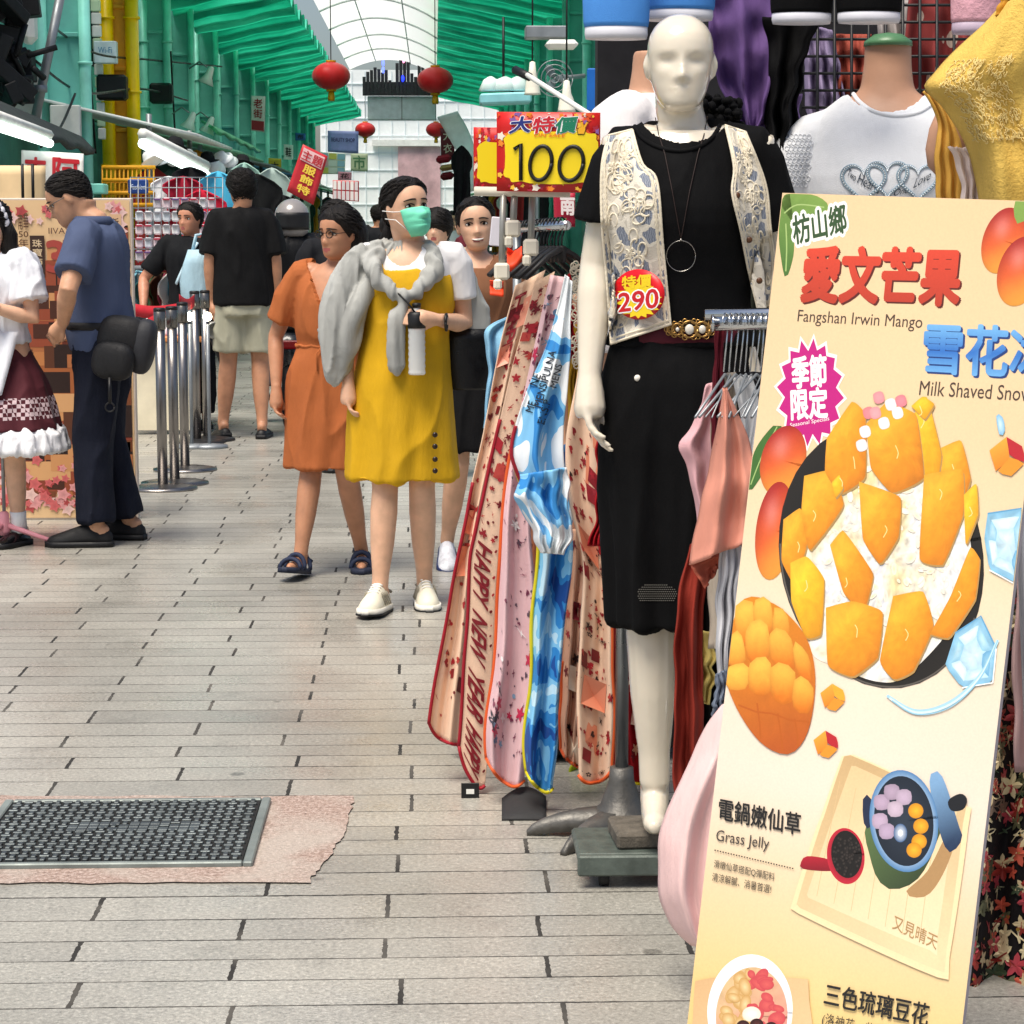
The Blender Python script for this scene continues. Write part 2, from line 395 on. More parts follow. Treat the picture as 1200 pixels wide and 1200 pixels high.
# ------------------------------------------------------------ the arcade
teal = mat('teal painted steel', '8fe0cf', .45, .1, .25, 2.5, .15, 40)
teal_d = mat('dark teal wall', '6dbdb0', .7, 0, .35, 1.2, .2, 20)
gk = NT('green translucent sheeting'); _g = gk.noise(gk.n('TexCoord').outputs['Object'], .9, 4); _c = gk.ramp(_g.outputs[0], [(.3, (.05, .42, .30)), (.5, (.10, .62, .45)), (.75, (.22, .80, .62))])
gt, gd = gk.n('BsdfTranslucent'), gk.n('BsdfGlossy'); gd2 = gk.n('BsdfDiffuse'); gk.l(_c, gt.inputs[0]); gk.l(_c, gd2.inputs[0]); gm1 = gk.n('MixShader'); _s = gk.n('SeparateXYZ'); gk.l(gk.n('TexCoord').outputs['Object'], _s.inputs[0]); _w = gk.math('FRACT', gk.math('DIVIDE', _s.outputs[1], 2.1)); gk.l(gk.ramp(_w, [(.0, .38), (.45, .45), (.5, .9), (.9, .8), (.95, .38)]), gm1.inputs[0]); gk.l(gd2.outputs[0], gm1.inputs[1]); gk.l(gt.outputs[0], gm1.inputs[2]); gk.l(gm1.outputs[0], gk.out.inputs[0]); green = gk.m
yellow = mat('yellow painted pipe', 'ffd400', .35, 0, .08)
ochre = mat('ochre painted panel', 'd99a18', .6, 0, .2, 3)
white_p = mat('white painted metal', 'e8e8e2', .45, 0, .1)
grey_m = mat('grey metal', '8d9296', .45, .5, .15)
black_p = mat('black plastic', '141416', .5, 0, .1)
dark = mat('dark shop interior', (.02, .028, .03), .9, 0, .3)
red_l = mat('red lantern silk', 'f5202a', .4, 0, .08, sheen=.2)
gold = mat('gold lantern trim', 'f0a818', .45, .1)
XL, XR = -4.0, 2.25
def canopy(xo, zo, xi, zi, y0, y1, step, name, label):
    mb = MB(); ny = int((y1-y0)/step*10)
    def fn(u, v):
        y = lerp(y0, y1, v); ph = (y/step) % 1; h = .2*min(1, max(0, (abs(ph-.5)-.12)*6))
        return (lerp(xo, xi, u), y, lerp(zo, zi, u)-h+.02*math.sin(u*9+y))
    mb.sheet(fn, 5, ny, thick=.03)
    return tag(mb.build(name, green, smooth=False), label, 'roof')
canopy(-4.05, 4.98, -2.35, 5.33, 27, 74, 1.05, 'corrugated_canopy', 'green corrugated canopy on the side of the yellow column')
canopy(2.5, 5.45, 0.06, 5.95, 27, 74, 1.05, 'corrugated_canopy', 'green corrugated canopy over the row of green bracket lamps')
k = NT('translucent white membrane'); tl = k.n('BsdfTranslucent'); tl.inputs[0].default_value = (.95, .98, .95, 1); df = k.n('BsdfDiffuse'); df.inputs[0].default_value = (.8, .83, .8, 1)
ms = k.n('MixShader'); ms.inputs[0].default_value = .6; k.l(df.outputs[0], ms.inputs[1]); k.l(tl.outputs[0], ms.inputs[2]); k.l(ms.outputs[0], k.out.inputs[0]); membrane = k.m
sk = thing('skylight', 'white translucent vault running between the two green canopies', 'skylight', (-1.15, 27, 5.3))
mb = MB(); mb.sheet(lambda u, v: (lerp(-2.2, .1, u), lerp(26, 60, v), 5.36+.55*math.sin(PI*(.15+.8*u))**.8), 14, 30); mb.build('vault', membrane, sk)
mb = MB()
for y in np.arange(28, 60, 4.0): mb.tube([(lerp(-2.2, .1, u), y, 5.34+.55*math.sin(PI*(.15+.8*u))**.8) for u in np.linspace(0, 1, 12)], .025, 6)
for u in (.3, .7): mb.tube([(lerp(-2.2, .1, u), y, 5.34+.55*math.sin(PI*(.15+.8*u))**.8) for y in (26, 60)], .015, 6)
mb.build('rib', mat('pale rib', 'e6ece8', .5), sk)
# header beam with the dark skyline cut-out on top
hb = thing('header_beam', 'pale grey header panel across the end of the arcade roof', 'beam', (-.9, 60, 4.4))
a, b = at(431, 141, 60), at(511, 113, 60)
mb = MB(); mb.box(((a[0]+b[0])/2, 60, (a[2]+b[2])/2), (b[0]-a[0], .3, b[2]-a[2]), bev=.02); mb.build('panel', mat('pale grey panel', 'c3cbd3', .5), hb)
mb = MB(); mb.box(((a[0]+b[0])/2, 59.84, (a[2]+b[2])/2), (.03, .02, b[2]-a[2]-.03)); mb.build('seam', grey_m, hb)
r_ = rng(8); pts = []; x = 425
hs = [22, 28, 30, 33, 31, 27, 30, 18, 16, 38, 42, 44, 40, 26, 22, 36, 34, 30, 26, 22]
mb = MB()
for i, h in enumerate(hs):
    xa = 425+i*4.3; p, q2 = at(xa, 112, 59.7), at(xa+3.6, 112-h, 59.7)
    mb.box(((p[0]+q2[0])/2, 59.7+.02*(i % 3), (p[2]+q2[2])/2), (q2[0]-p[0], .05, q2[2]-p[2]))
p, q2 = at(425, 112, 59.72), at(511, 96, 59.72); mb.box(((p[0]+q2[0])/2, 59.76, (p[2]+q2[2])/2), (q2[0]-p[0], .04, q2[2]-p[2]))
for i, (x, y, m_) in enumerate(((449, 74, 1), (449, 82, 1), (472, 92, 2), (473, 70, 3))):
    p = at(x, y, 59.55); mb.ball(p, (.04, .03, .09), 8, mi=m_)
tag(mb.build('skyline_cutout', [mat('charcoal cut-out', '2b2d31', .6), glow('blue festoon bulb', '5a6cff', 2), glow('deep blue festoon bulb', '1a2cff', 3), glow('pink festoon bulb', 'ff8ab0', 2)]), 'charcoal city skyline cut-out standing on the grey header panel', 'decoration')
# facade closing the street
fa = thing('end_facade', 'white tiled shopfront with a pinkish window closing the far end of the street', 'building', (-.6, 82, 0))
mb = MB(); mb.box((-.6, 82.2, 3.6), (7, .4, 7.2)); mb.build('wall', mat('white tile wall', 'f6f8f8', .4, 0, .04), fa)
mb = MB()
for x in np.arange(-3.9, 2.8, .48): mb.box((x, 81.985, 3.6), (.03, .03, 7.1))
for z in np.arange(.5, 7, .62): mb.box((-.6, 81.98, z), (6.9, .03, .03))
mb.build('mullion', mat('pale blue mullion', 'e2ecef', .5), fa)
a, b = at(467, 262, 81.9), at(516, 172, 81.9); mb = MB(); mb.box(((a[0]+b[0])/2, 81.93, (a[2]+b[2])/2), (b[0]-a[0], .06, b[2]-a[2])); mb.build('window', mat('pinkish window', 'c9a4a8', .3, 0, .35, 1.5), fa)
a, b = at(436, 171, 81.8), at(520, 164, 81.8); mb = MB(); mb.box(((a[0]+b[0])/2, 81.85, (a[2]+b[2])/2), (b[0]-a[0], .2, b[2]-a[2])); mb.build('lintel', white_p, fa)

# side walls
for nm, x, lab in (('side_wall', XL-.55, 'dark teal wall behind the yellow column'), ('side_wall', XR+.6, 'dark teal wall behind the price signs')):
    y0 = 17 if x < 0 else 24
    mb = MB(); mb.box((x, (y0+80)/2, 3.2), (.2, 80-y0, 6.4))
    for y in np.arange(y0+1.5, 80, 2.4):
        mb.box((x+(.11 if x < 0 else -.11), y, 4.3), (.03, 1.7, 1.5), mi=1); mb.box((x+(.13 if x < 0 else -.13), y, 4.3), (.03, .06, 1.5))
    tag(mb.build(nm, [teal_d, dark]), lab, 'wall')
def column(x, y, cat_label, m=teal, infill=teal_d, zb=1.6, h=5.3, w=.3, r=.055):
    t = thing('arcade_column', cat_label, 'column', (x, y, 0), 'columns along the arcade')
    for s in (-1, 1):
        mb = MB(); mb.tube([(x+s*w/2, y, 0), (x+s*w/2, y, h)], r, 12)
        for z in (2.2, 3.1, 4.0): mb.tube([(x+s*w/2, y, z), (x+s*w/2, y, z+.03)], r*1.25, 12)
        mb.build('tube', m, t)
    mb = MB(); mb.box((x, y+.05, h/2), (w-2*r+.02, .05, h-.02))
    for z in np.arange(1.9, h, .75): mb.box((x, y+.01, z), (w-2*r, .05, .05), bev=.01)
    mb.build('web', infill, t); return t
cl = ['teal twin tube column beside the white air conditioner', 'yellow twin tube column with ochre infill', 'teal twin tube column carrying a dark square speaker']
p = at(75, 100, 23.2); column(p[0], 23.2, cl[0], w=.44, r=.06)
p = at(141, 100, 28); column(p[0], 28, cl[1], yellow, ochre, w=.31, r=.085)
p = at(183, 100, 31.5); column(p[0], 31.5, cl[2], w=.33, r=.06)
for i, y in enumerate(np.arange(35.5, 74, 4.0)):
    column(XL+.05, y, ['teal twin tube column beyond the dark square speaker, first of the row', 'teal twin tube column with a bracket lamp behind it', 'teal twin tube column above the long green awning', 'teal twin tube column behind the hanging clothes'][i] if i < 4 else 'slim teal column far down the row on the yellow column side', w=.34, r=.05)
for i, y in enumerate(np.arange(26.5, 74, 5.0)):
    column(XR+.1, y, ['teal column beside the blue panel', 'teal column behind the white cone lamps', 'teal column behind the lamp tray'][i] if i < 3 else 'slim teal column far down the row behind the price signs', w=.4, r=.06)

# lanterns
def lantern(px, py, rp, Y, label):
    c = at(px, py, Y); r = rp*Y/F_PX
    t = thing('paper_lantern', label, 'lantern', c-np.array([0, 0, r*1.3]), 'red lanterns')
    mb = MB(); n = 32; prof = []
    for i in range(21):
        a = -PI/2+PI*i/20; prof.append((max(r*math.cos(a), .22*r), r*.74*math.sin(a)))
    th = np.arange(n)*2*PI/n; rings = [np.stack([np.cos(th)*q*(1+.025*np.cos(th*16)), np.sin(th)*q*(1+.025*np.cos(th*16)), np.full(n, z)], 1)+c for q, z in prof]
    mb.loft(rings); mb.build('globe', red_l, t)
    mb = MB(); mb.lathe([(.26*r, .70*r), (.27*r, .82*r)], c, 16); mb.lathe([(.26*r, -.82*r), (.27*r, -.7*r)], c, 16); mb.build('collar', gold, t)
    mb = MB(); mb.lathe([(.17*r, -1.32*r), (.2*r, -1.2*r), (.15*r, -.8*r)], c, 12); mb.build('tassel', gold, t)
    mb = MB(); mb.tube([c+[0, 0, .8*r], c+[0, 0, .8*r+max(.1, 5.3-c[2]-.8*r)]], .008, 5); mb.build('cord', black_p, t)
lantern(388, 89, 21.5, 34, 'larger red lantern hanging near the white vault')
lantern(510, 94, 20.5, 35, 'red lantern hanging in front of the skyline cut-out')
lantern(428, 152, 11.5, 58, 'small far red lantern beside the lilac sign')
lantern(511, 152, 11.5, 58.5, 'small far red lantern beside the curved white pennant')

# ------------------------------------------------------------ fittings on the left
def pbox(name, label, cat, x0, y0, x1, y1, Y, m, d=.12, group=None, bev=.01, rot=0.0):
    a, b = at(x0, y1, Y), at(x1, y0, Y); mb = MB(); Rm = roty(rot)
    mb.box(((a[0]+b[0])/2, Y+d/2, (a[2]+b[2])/2), (abs(b[0]-a[0]), d, abs(b[2]-a[2])), Rm, bev=bev)
    return tag(mb.build(name, m), label, cat, group)
def lamp_tube(p, q, label, r=.03):
    t = thing('fluorescent_lamp', label, 'lamp', V3(p))
    mb = MB(); mb.tube([p, q], r, 10); mb.build('tube', glow('fluorescent tube', 'eafff6', 2.2), t)
    d = np.array([0, .0, r*1.9]); mb = MB(); mb.tube([V3(p)+d, V3(q)+d], r*1.1, 6); mb.build('batten', white_p, t)
pbox('air_conditioner', 'tall white air conditioner casing high on the teal wall', 'air conditioner', 20, -8, 38, 50, 22, white_p, .3, bev=.06)
pbox('junction_box', 'white junction box with a dark edge below the air conditioner', 'box', 12, 86, 45, 140, 21.6, white_p, .2, rot=.06)
pbox('junction_box', 'plain white panel box fixed between the teal tubes', 'box', 59, 123, 93, 162, 22.9, white_p, .12)
pbox('loudspeaker', 'dark square speaker on the yellow column', 'speaker', 113, 87, 147, 117, 27.5, black_p, .25, 'square speakers on the columns', .03)
pbox('loudspeaker', 'dark square speaker on a teal column, smaller than the one on the yellow column', 'speaker', 175, 97, 201, 121, 31, black_p, .25, 'square speakers on the columns', .03)
t = pbox('wifi_box', 'pale box lettered Wi-Fi on the yellow column', 'box', 110, 48, 136, 74, 27.4, mat('pale blue casing', 'cfe0e4', .4), .15)
mb = MB(); A, B_ = at(115, 62, 27.38), at(131, 55, 27.38); put_text(mb, 'Wi-Fi', lambda u, v: (lerp(A[0], B_[0], u), 27.385, lerp(A[2], B_[2], v)), col=S('2f7fa8')); mb.build('lettering', printed(), t)
t = thing('sign_stack', 'vertical strip of small white sign plates beside the yellow column', 'sign', at(113, 170, 27.6))
for i in range(11):
    a, b = at(106+i*.9, 0+i*15, 27.6), at(118+i*.6, 13.4+i*15, 27.6); mb = MB(); mb.box(((a[0]+b[0])/2, 27.6, (a[2]+b[2])/2), (b[0]-a[0], .06, a[2]-b[2]), bev=.01); mb.build('plate', white_p if i % 3 else mat('greenish sign plate', 'cfe6c0', .5), t)
pl = thing('strut', 'grey diagonal strut across the teal wall', 'strut', at(40, 145, 21.5)); mb = MB(); mb.tube([at(72, -10, 21.5), at(39, 150, 21.5)], .045, 10); mb.build('pole', grey_m, pl); mb = MB(); mb.tube([at(47, 100, 21.4), at(47, 108, 21.4)], .07, 10); mb.build('clamp', grey_m, pl)
# machinery in the dark top corner
r_ = rng(5); mb = MB()
for i in range(26):
    x, y = r_.uniform(-8, 20), r_.uniform(-10, 110); p = at(x, y, 20.5+r_.uniform(0, .8)); mb.box(p, (r_.uniform(.1, .5), r_.uniform(.1, .4), r_.uniform(.06, .3)), rotz(r_.uniform(0, 1)) @ roty(r_.uniform(-.8, .8)), bev=.01)
for i in range(9):
    x, y = r_.uniform(-5, 40), r_.uniform(55, 80); p = at(x, y, 20.6); mb.tube([p, p+np.array([r_.uniform(-.4, .4), .1, r_.uniform(-.3, .3)])], .03, 6)
tag(mb.build('ventilation_unit', mat('sooty metal', '1a1b1d', .6, .3)), 'tangle of sooty ventilation metalwork in the top corner', 'machinery')
# front awning with tube light
def awning(pts, Y0, Y1, m, label, thick=.04):
    """pts: front edge start/end and back edge end/start, given as pixel+depth"""
    A = [at(x, y, Y) for x, y, Y in pts]; mb = MB()
    mb.sheet(lambda u, v: lerp(lerp(A[0], A[1], u), lerp(A[3], A[2], u), v)+np.array([0, 0, -.05*math.sin(PI*u*5)**2*(v < .02)]), 24, 6, thick=thick)
    return tag(mb.build('awning', m), label, 'awning')
awn_d = mat('dark awning canvas', '2c302f', .8, 0, .3); awn_w = mat('off-white awning canvas', 'd9e4dc', .7, 0, .15); awn_g = mat('pale green awning canvas', '7fcfa6', .7, 0, .15)
awning([(-10, 133, 15), (112, 176, 21), (96, 160, 22), (-30, 105, 16.5)], 0, 0, awn_d, 'dark sagging awning over the banner with red characters')
lamp_tube(at(-5, 147, 14.9), at(58, 168, 18), 'white tube light under the dark awning', .035)
awning([(166, 164, 21), (243, 206, 27), (226, 192, 28), (165, 150, 23)], 0, 0, awn_w, 'off-white awning sloping away beside the ochre panel')
lamp_tube(at(167, 168, 19.6), at(242, 206, 20.8), 'white tube light along the off-white awning', .045)
awning([(250, 148, 30), (306, 177, 44), (296, 170, 46), (236, 140, 33)], 0, 0, awn_g, 'pale green awning beyond the bracket lamps')
# banner with red characters
bn = thing('banner', 'white banner with two large red characters below the dark awning', 'banner', at(62, 225, 17))
A = at(25, 176, 17); B_ = at(98, 180, 17); C_ = at(98, 232, 17); D_ = at(25, 226, 17)
bf = lambda u, v, o=0.0: lerp(lerp(D_, C_, u), lerp(A, B_, u), v)+np.array([0, .02*math.sin(u*9)-o, 0])
mb = MB(); mb.sheet(lambda u, v: bf(u, v), 20, 6, thick=-.01); mb.build('cloth', mat('white banner vinyl', 'e6e4de', .6, 0, .08), bn)
mb = MB(); put_text(mb, '東', lambda u, v: bf(.06+.34*u, .12+.72*v, .015), .03, col=S('c81e2c')); put_text(mb, '阿', lambda u, v: bf(.52+.4*u, .1+.76*v, .015), .03, col=S('c81e2c')); mb.build('lettering', printed(), bn)
pbox('storage_box', 'pale turquoise box on top of the ochre rack', 'box', 95, 215, 121, 227, 20, mat('turquoise plastic', '7fd0c0', .5), .3)
# ochre rack under the yellow column
t = thing('wire_rack', 'ochre wire rack at the foot of the yellow column', 'rack', at(145, 240, 20.5))
mb = MB()
for y in (196, 211, 226, 240):
    a, b = at(120, y, 20.5), at(182, y, 20.5); mb.tube([a, b], .02, 6)
for x in range(120, 184, 5): mb.tube([at(x, 195, 20.5), at(x, 241, 20.5)], .008, 5)
mb.build('wire', ochre, t)
mb = MB(); a, b = at(120, 232, 20.7), at(182, 226, 20.7); mb.box(((a[0]+b[0])/2, 20.7, a[2]+.05), (b[0]-a[0], .3, .03)); a = at(150, 212, 20.7); mb.box(((a[0]), 20.8, a[2]), (.45, .2, .03)); mb.build('shelf', ochre, t)
t = pbox('shop_sign', 'small deep blue sign with a pale line of script', 'sign', 150, 210, 173, 227, 20.2, mat('deep blue sign', '1d3f86', .4), .05)
mb = MB(); A, B_ = at(153, 222, 20.19), at(170, 216, 20.19); put_text(mb, 'Fashion', lambda u, v: (lerp(A[0], B_[0], u), 20.19, lerp(A[2], B_[2], v)), shear=.3, col=S('dfe6ff')); mb.build('lettering', printed(), t)

# ------------------------------------------------------------ left stalls
pal = ['1c1c20', '6d2233', 'c9ccd2', '234a4a', '8a3350', 'e6e2da', '2a3350', '3a5a3c', 'b08ab0', '7fb8c8', 'd04050', '46301f', 'e0a0b0', '161619', 'f0f0ee']
def garment(c, w, h, m, seed, label, group=None, name='hanging_garment', ang=0.0):
    """sleeved top hung from a point c (top centre)"""
    r = rng(seed); mb = MB(); Rm = rotz(ang); ph = r.uniform(0, 6)
    def fn(u, v):
        s = u*2-1; hw = w/2*(float(np.interp(v, [0, .06, .16, .3, .36, 1], [.22, .62, .98, 1.0, .74, .8])))
        return V3(c)+Rm @ np.array([s*hw, .03*math.sin(u*13+ph+v*2)*v**.5+.04*(1-s*s), -v*h-.02*h*abs(s)*(v < .2)])
    mb.sheet(fn, 22, 14, thick=.012); return tag(mb.build(name, m), label, 'clothing', group)
hang_r = rng(21)
t = thing('wire_display', 'grey wire grid display hung with rows of white packets', 'rack', at(195, 320, 17.6))
mb = MB()
for x in range(153, 262, 9): mb.tube([at(x, 208, 17.6), at(x, 308, 17.6)], .0045, 5)
for y in range(208, 310, 12): mb.tube([at(153, y, 17.6), at(260, y, 17.6)], .0045, 5)
mb.build('wire', grey_m, t)
packs = ['ece4e6', 'f2f0f0', 'd9b9c4', 'e9d2d8', 'dfe4ea', 'cfc6cc']; pn = ['white', 'clear white', 'pink', 'pale rose', 'cool white', 'greyish']
for j in range(5):
    for i in range(9):
        x, y = 163+i*10.6, 238+j*15.5; q_ = hang_r.randrange(6)
        if j < 1 and i < 2: continue
        a, b = at(x-4.4, y+6.3, 17.45), at(x+4.4, y-6.3, 17.45); mb = MB(); mb.box(((a[0]+b[0])/2, 17.48, (a[2]+b[2])/2), (b[0]-a[0], .05, b[2]-a[2]), bev=.012, mi=0)
        mb.box(((a[0]+b[0])/2, 17.45, lerp(a[2], b[2], .86)), ((b[0]-a[0])*.9, .02, (b[2]-a[2])*.16), mi=1)
        tag(mb.build('packet', [mat('packet '+packs[q_], packs[q_], .25, 0, .25, 20), mat('packet header '+str(q_ % 3), ['b0304a', '8f8f98', '6a4a80'][q_ % 3], .5)]), 'small %s sachet hooked on the wire grid display' % pn[q_], 'packet', 'packets on the wire grid')
for i in range(13):
    x = 152+i*6.6; c = pal[(i*4+1) % 14]; p = at(x, 318+hang_r.uniform(-3, 3), 16.4+hang_r.uniform(-.15, .15))
    garment(p, .42, .55+hang_r.uniform(-.06, .1), cloth('cloth '+c, c, wrinkle=.5), i, 'dark garment hung sideways on the rail below the packets', 'garments on the low rail', ang=1.1+hang_r.uniform(-.2, .2))
t = thing('rail', 'low clothes rail below the white packets', 'rail', at(195, 390, 16.4)); mb = MB(); mb.tube([at(150, 314, 16.4), at(245, 314, 16.4)], .018, 8); mb.build('bar', grey_m, t); mb = MB(); g0 = at(240, 314, 16.4); mb.tube([g0, (g0[0], g0[1], 0)], .018, 8); mb.build('leg', grey_m, t)
t = thing('display_table', 'pale folding table heaped with white and dark clothing', 'table', (at(190, 400, 15.6)[0], 15.6, 0))
a, b = at(145, 397, 15.6), at(240, 397, 15.6); mb = MB(); mb.box(((a[0]+b[0])/2, 15.9, a[2]), (b[0]-a[0], .8, .04), bev=.01); mb.build('top', mat('orange table edge', 'd98a4a', .5), t)
mb = MB(); mb.box(((a[0]+b[0])/2, 15.6, a[2]/2), (b[0]-a[0]-.1, .04, a[2]-.06)); mb.build('front_panel', mat('cream table front', 'e6dcc0', .6), t)
for i, (x, c) in enumerate(((160, '16181c'), (176, 'e9e9e6'), (190, 'dfd6d8'), (205, 'c9a0ae'), (218, 'f2f2f0'), (230, '2a2c30'))):
    p = at(x, 391, 15.75); mb = MB(); rr = rng(i); rings = []
    for k_ in range(7):
        a_ = k_/6; th = np.arange(18)*2*PI/18; rad = .14*math.cos(a_*PI/2*.95)**.6
        rings.append(np.stack([np.cos(th)*rad*(1.3+.2*np.sin(th*3+i)), np.sin(th)*rad*1.3, np.full(18, a_*.13)], 1)+p+np.array([.05*a_*math.sin(i), 0, -.01]))
    mb.loft(rings); tag(mb.build('folded_garment', cloth('heap '+c, c, wrinkle=.9)), ['black crumpled garment on the pale table', 'white crumpled garment on the pale table, beside the black one', 'pale grey crumpled garment on the table', 'rose crumpled garment on the table', 'bright white crumpled garment on the table end', 'charcoal crumpled garment at the table end'][i], 'clothing', 'clothes heaped on the table')
# hanging things above the stall
specs = [(255, 200, 18.6, .5, .95, '4fb4d8', 'sky blue ruffled dress hanging behind the black-shirted man'), (236, 222, 18.3, .42, .6, 'c01f38', 'bright red top hanging beside the sky blue dress'), (214, 206, 18.4, .34, .4, 'a02036', 'crimson top hanging above the packets'), (197, 206, 18.5, .3, .36, 'e8e8ea', 'small white top hanging above the packets'), (222, 195, 19, .3, .32, '1a1a1d', 'black top hanging under the off-white awning'),
         (300, 203, 21, .5, .8, '111214', 'black coat hanging high behind the black-shirted man'), (286, 190, 24, .4, .8, '9ec4b8', 'pale sea green dress hanging near the red tilted sign'), (318, 196, 23, .45, .9, 'a9bdb6', 'pale grey green dress hanging left of the red tilted sign'), (331, 228, 22, .5, .8, '15171a', 'black top hanging below the red tilted sign'), (275, 216, 21.5, .35, .7, 'b07a3a', 'tan garment hanging between black coats')]
for i, (x, y, Y, w, h, c, lab) in enumerate(specs): garment(at(x, y, Y), w, h, cloth('hung '+c, c, wrinkle=.6), 40+i, lab, 'clothes hung over the stalls')
hr = rng(12)
for i in range(15):
    x, y, Y = 178+i*8.2+hr.uniform(-3, 3), 170+hr.uniform(-4, 26)+i*.9, 21+i*.5; p = at(x, y, Y); mb = MB(); r = hr.uniform(.06, .105); c = ['eef2f4', 'eef2f4', 'b8c4cc', '1b1c20', 'e6eef0'][i % 5]
    mb.lathe([(r*.25, r*.9), (r*.7, r*.75), (r*.92, r*.2), (r*.95, -.2*r), (r*1.5, -.34*r), (r*1.45, -.4*r), (r*.8, -.3*r)], p, 18, rot=rotx(hr.uniform(-.5, .9)) @ roty(hr.uniform(-.5, .5)))
    tag(mb.build('sun_hat', cloth('hat '+c, c)), '%s brimmed hat hung under the awnings' % {'eef2f4': 'white', 'b8c4cc': 'pale grey', '1b1c20': 'black', 'e6eef0': 'off-white'}[c], 'hat', 'hats hung under the awnings')
# bracket lamps on the teal columns
def bracket_lamp(px, py, Y, s, label):
    c = at(px, py, Y); t = thing('bracket_lamp', label, 'lamp', c, 'lamps on brackets')
    mb = MB(); mb.lathe([(.02*s, .3*s), (.06*s, .28*s), (.1*s, .05*s), (.2*s, -.12*s), (.19*s, -.13*s), (.05*s, .1*s)], c, 18, rot=roty(.4)); mb.build('lamp_shade', white_p, t)
    mb = MB(); mb.tube([c+[0, 0, .26*s], c+[-.2*s, .1, .4*s], c+[-.45*s, .2, .25*s]], .018*s, 6); mb.build('bracket', grey_m, t)
for a in ((243, 92, 33, .62, 'cream bracket lamp on the teal columns, upper of three'), (222, 145, 30, .55, 'cream bracket lamp above the off-white awning'), (244, 150, 31, .55, 'cream bracket lamp at the near end of the pale green awning')): bracket_lamp(*a)
# two bare bulbs shining on the table
for i, x in enumerate((222, 243)):
    p = at(x, 371, 14.6); t = thing('bulb_lamp', 'bare shining bulb on a stand behind the steel posts, %s' % ('nearer the blue polo man' if i == 0 else 'nearer the black-shirted man'), 'lamp', (p[0], p[1], 0)); mb = MB(); mb.ball(p, .03, 12); mb.build('bulb', glow('bare bulb', 'fff6dd', 9), t); mb = MB(); mb.tube([(p[0], p[1], .0), p-[0, 0, .05]], .012, 6); mb.lathe([(.12, 0), (.12, .02), (.02, .03)], (p[0], p[1], 0), 16); mb.build('stand', grey_m, t)

# ------------------------------------------------------------ signs in the middle distance
def sign_quad(name, label, cat, P, Y, m, texts=(), d=.03, group=None, extra=None):
    """P: tl, tr, br, bl pixels"""
    Q = [at(x, y, Y) for x, y in P]; f_ = lambda u, v, o=0.0: lerp(lerp(Q[3], Q[2], u), lerp(Q[0], Q[1], u), v)+np.array([0, -o, 0])
    t = thing(name, label, cat, Q[3], group); mb = MB(); mb.sheet(lambda u, v: f_(u, v), 8, 8, thick=d); mb.build('panel', m, t)
    if extra: mb = MB(); extra(mb, f_); mb.build('print', printed(), t)
    if texts:
        mb = MB()
        for (s, u0, v0, u1, v1, b, c) in texts: put_text(mb, s, lambda u, v: f_(lerp(u0, u1, u), lerp(v0, v1, v), .012), b, col=S(c))
        mb.build('lettering', printed(), t)
    return t
def rect(mb, f_, u0, v0, u1, v1, c, o=.006):
    mb.add([f_(u0, v0, o), f_(u1, v0, o), f_(u1, v1, o), f_(u0, v1, o)], [(0, 1, 2, 3)], 0, S(c), smooth=False)
sign_quad('tilted_sign', 'red sign leaning over with pink and yellow characters', 'sign', [(355, 169), (384, 183), (367, 240), (336, 224)], 20, mat('red sign', 'c02a34', .5), [('主題', .1, .72, .9, .92, .02, 'c02a34'), ('服', .3, .5, .75, .66, .03, 'f4d34a'), ('飾', .3, .3, .75, .46, .03, 'f4d34a'), ('特', .3, .1, .75, .26, .03, 'f4d34a')], extra=lambda mb, f_: rect(mb, f_, .08, .7, .92, .95, 'f2c8c8'))
sign_quad('hanging_sign', 'lilac hanging sign with a dark line of letters', 'sign', [(384, 153), (420, 154), (420, 180), (384, 178)], 50, mat('lilac sign', '8f97d6', .5), [('BEAUTY SHOP', .12, .5, .88, .68, .01, '2a2f66')])
sign_quad('hanging_sign', 'pale yellow square sign with one character, below the lilac sign', 'sign', [(411, 180), (431, 180), (431, 201), (411, 200)], 48, mat('pale yellow sign', 'eef0cf', .5), [('市', .15, .12, .85, .88, .02, '6a9a70')])
def blocks(cols, n, m, seed):
    def ex(mb, f_):
        r = rng(seed)
        for i in range(n):
            for j in range(m): rect(mb, f_, i/n+.02, j/m+.03, (i+1)/n-.02, (j+1)/m-.03, r.choice(cols))
    return ex
sign_quad('poster', 'patchwork poster of pale blue and yellow below the lilac sign', 'poster', [(375, 178), (405, 180), (404, 204), (376, 204)], 46, mat('poster paper', 'e6ead8', .6), extra=blocks(['9fd0e6', 'e8e070', 'f0c0c8', 'e8f0e8', 'c04048'], 3, 3, 4))
sign_quad('basket_display', 'red rack of pale packets above the orange-dressed woman', 'display', [(390, 211), (420, 212), (420, 236), (390, 234)], 24, mat('red rack', 'c22832', .5), extra=blocks(['e9e0dc', 'f2eee8', 'd8d0d0'], 6, 2, 5), d=.2)
sign_quad('notice', 'white notice on the teal columns with red characters', 'sign', [(294, 112), (311, 113), (310, 155), (294, 153)], 38, mat('notice board', 'd9d4d0', .6), [('老', .2, .66, .8, .92, .02, 'a01c2a'), ('街', .2, .38, .8, .62, .02, 'a01c2a')], extra=lambda mb, f_: rect(mb, f_, .05, .03, .95, .3, 'a01c2a'))
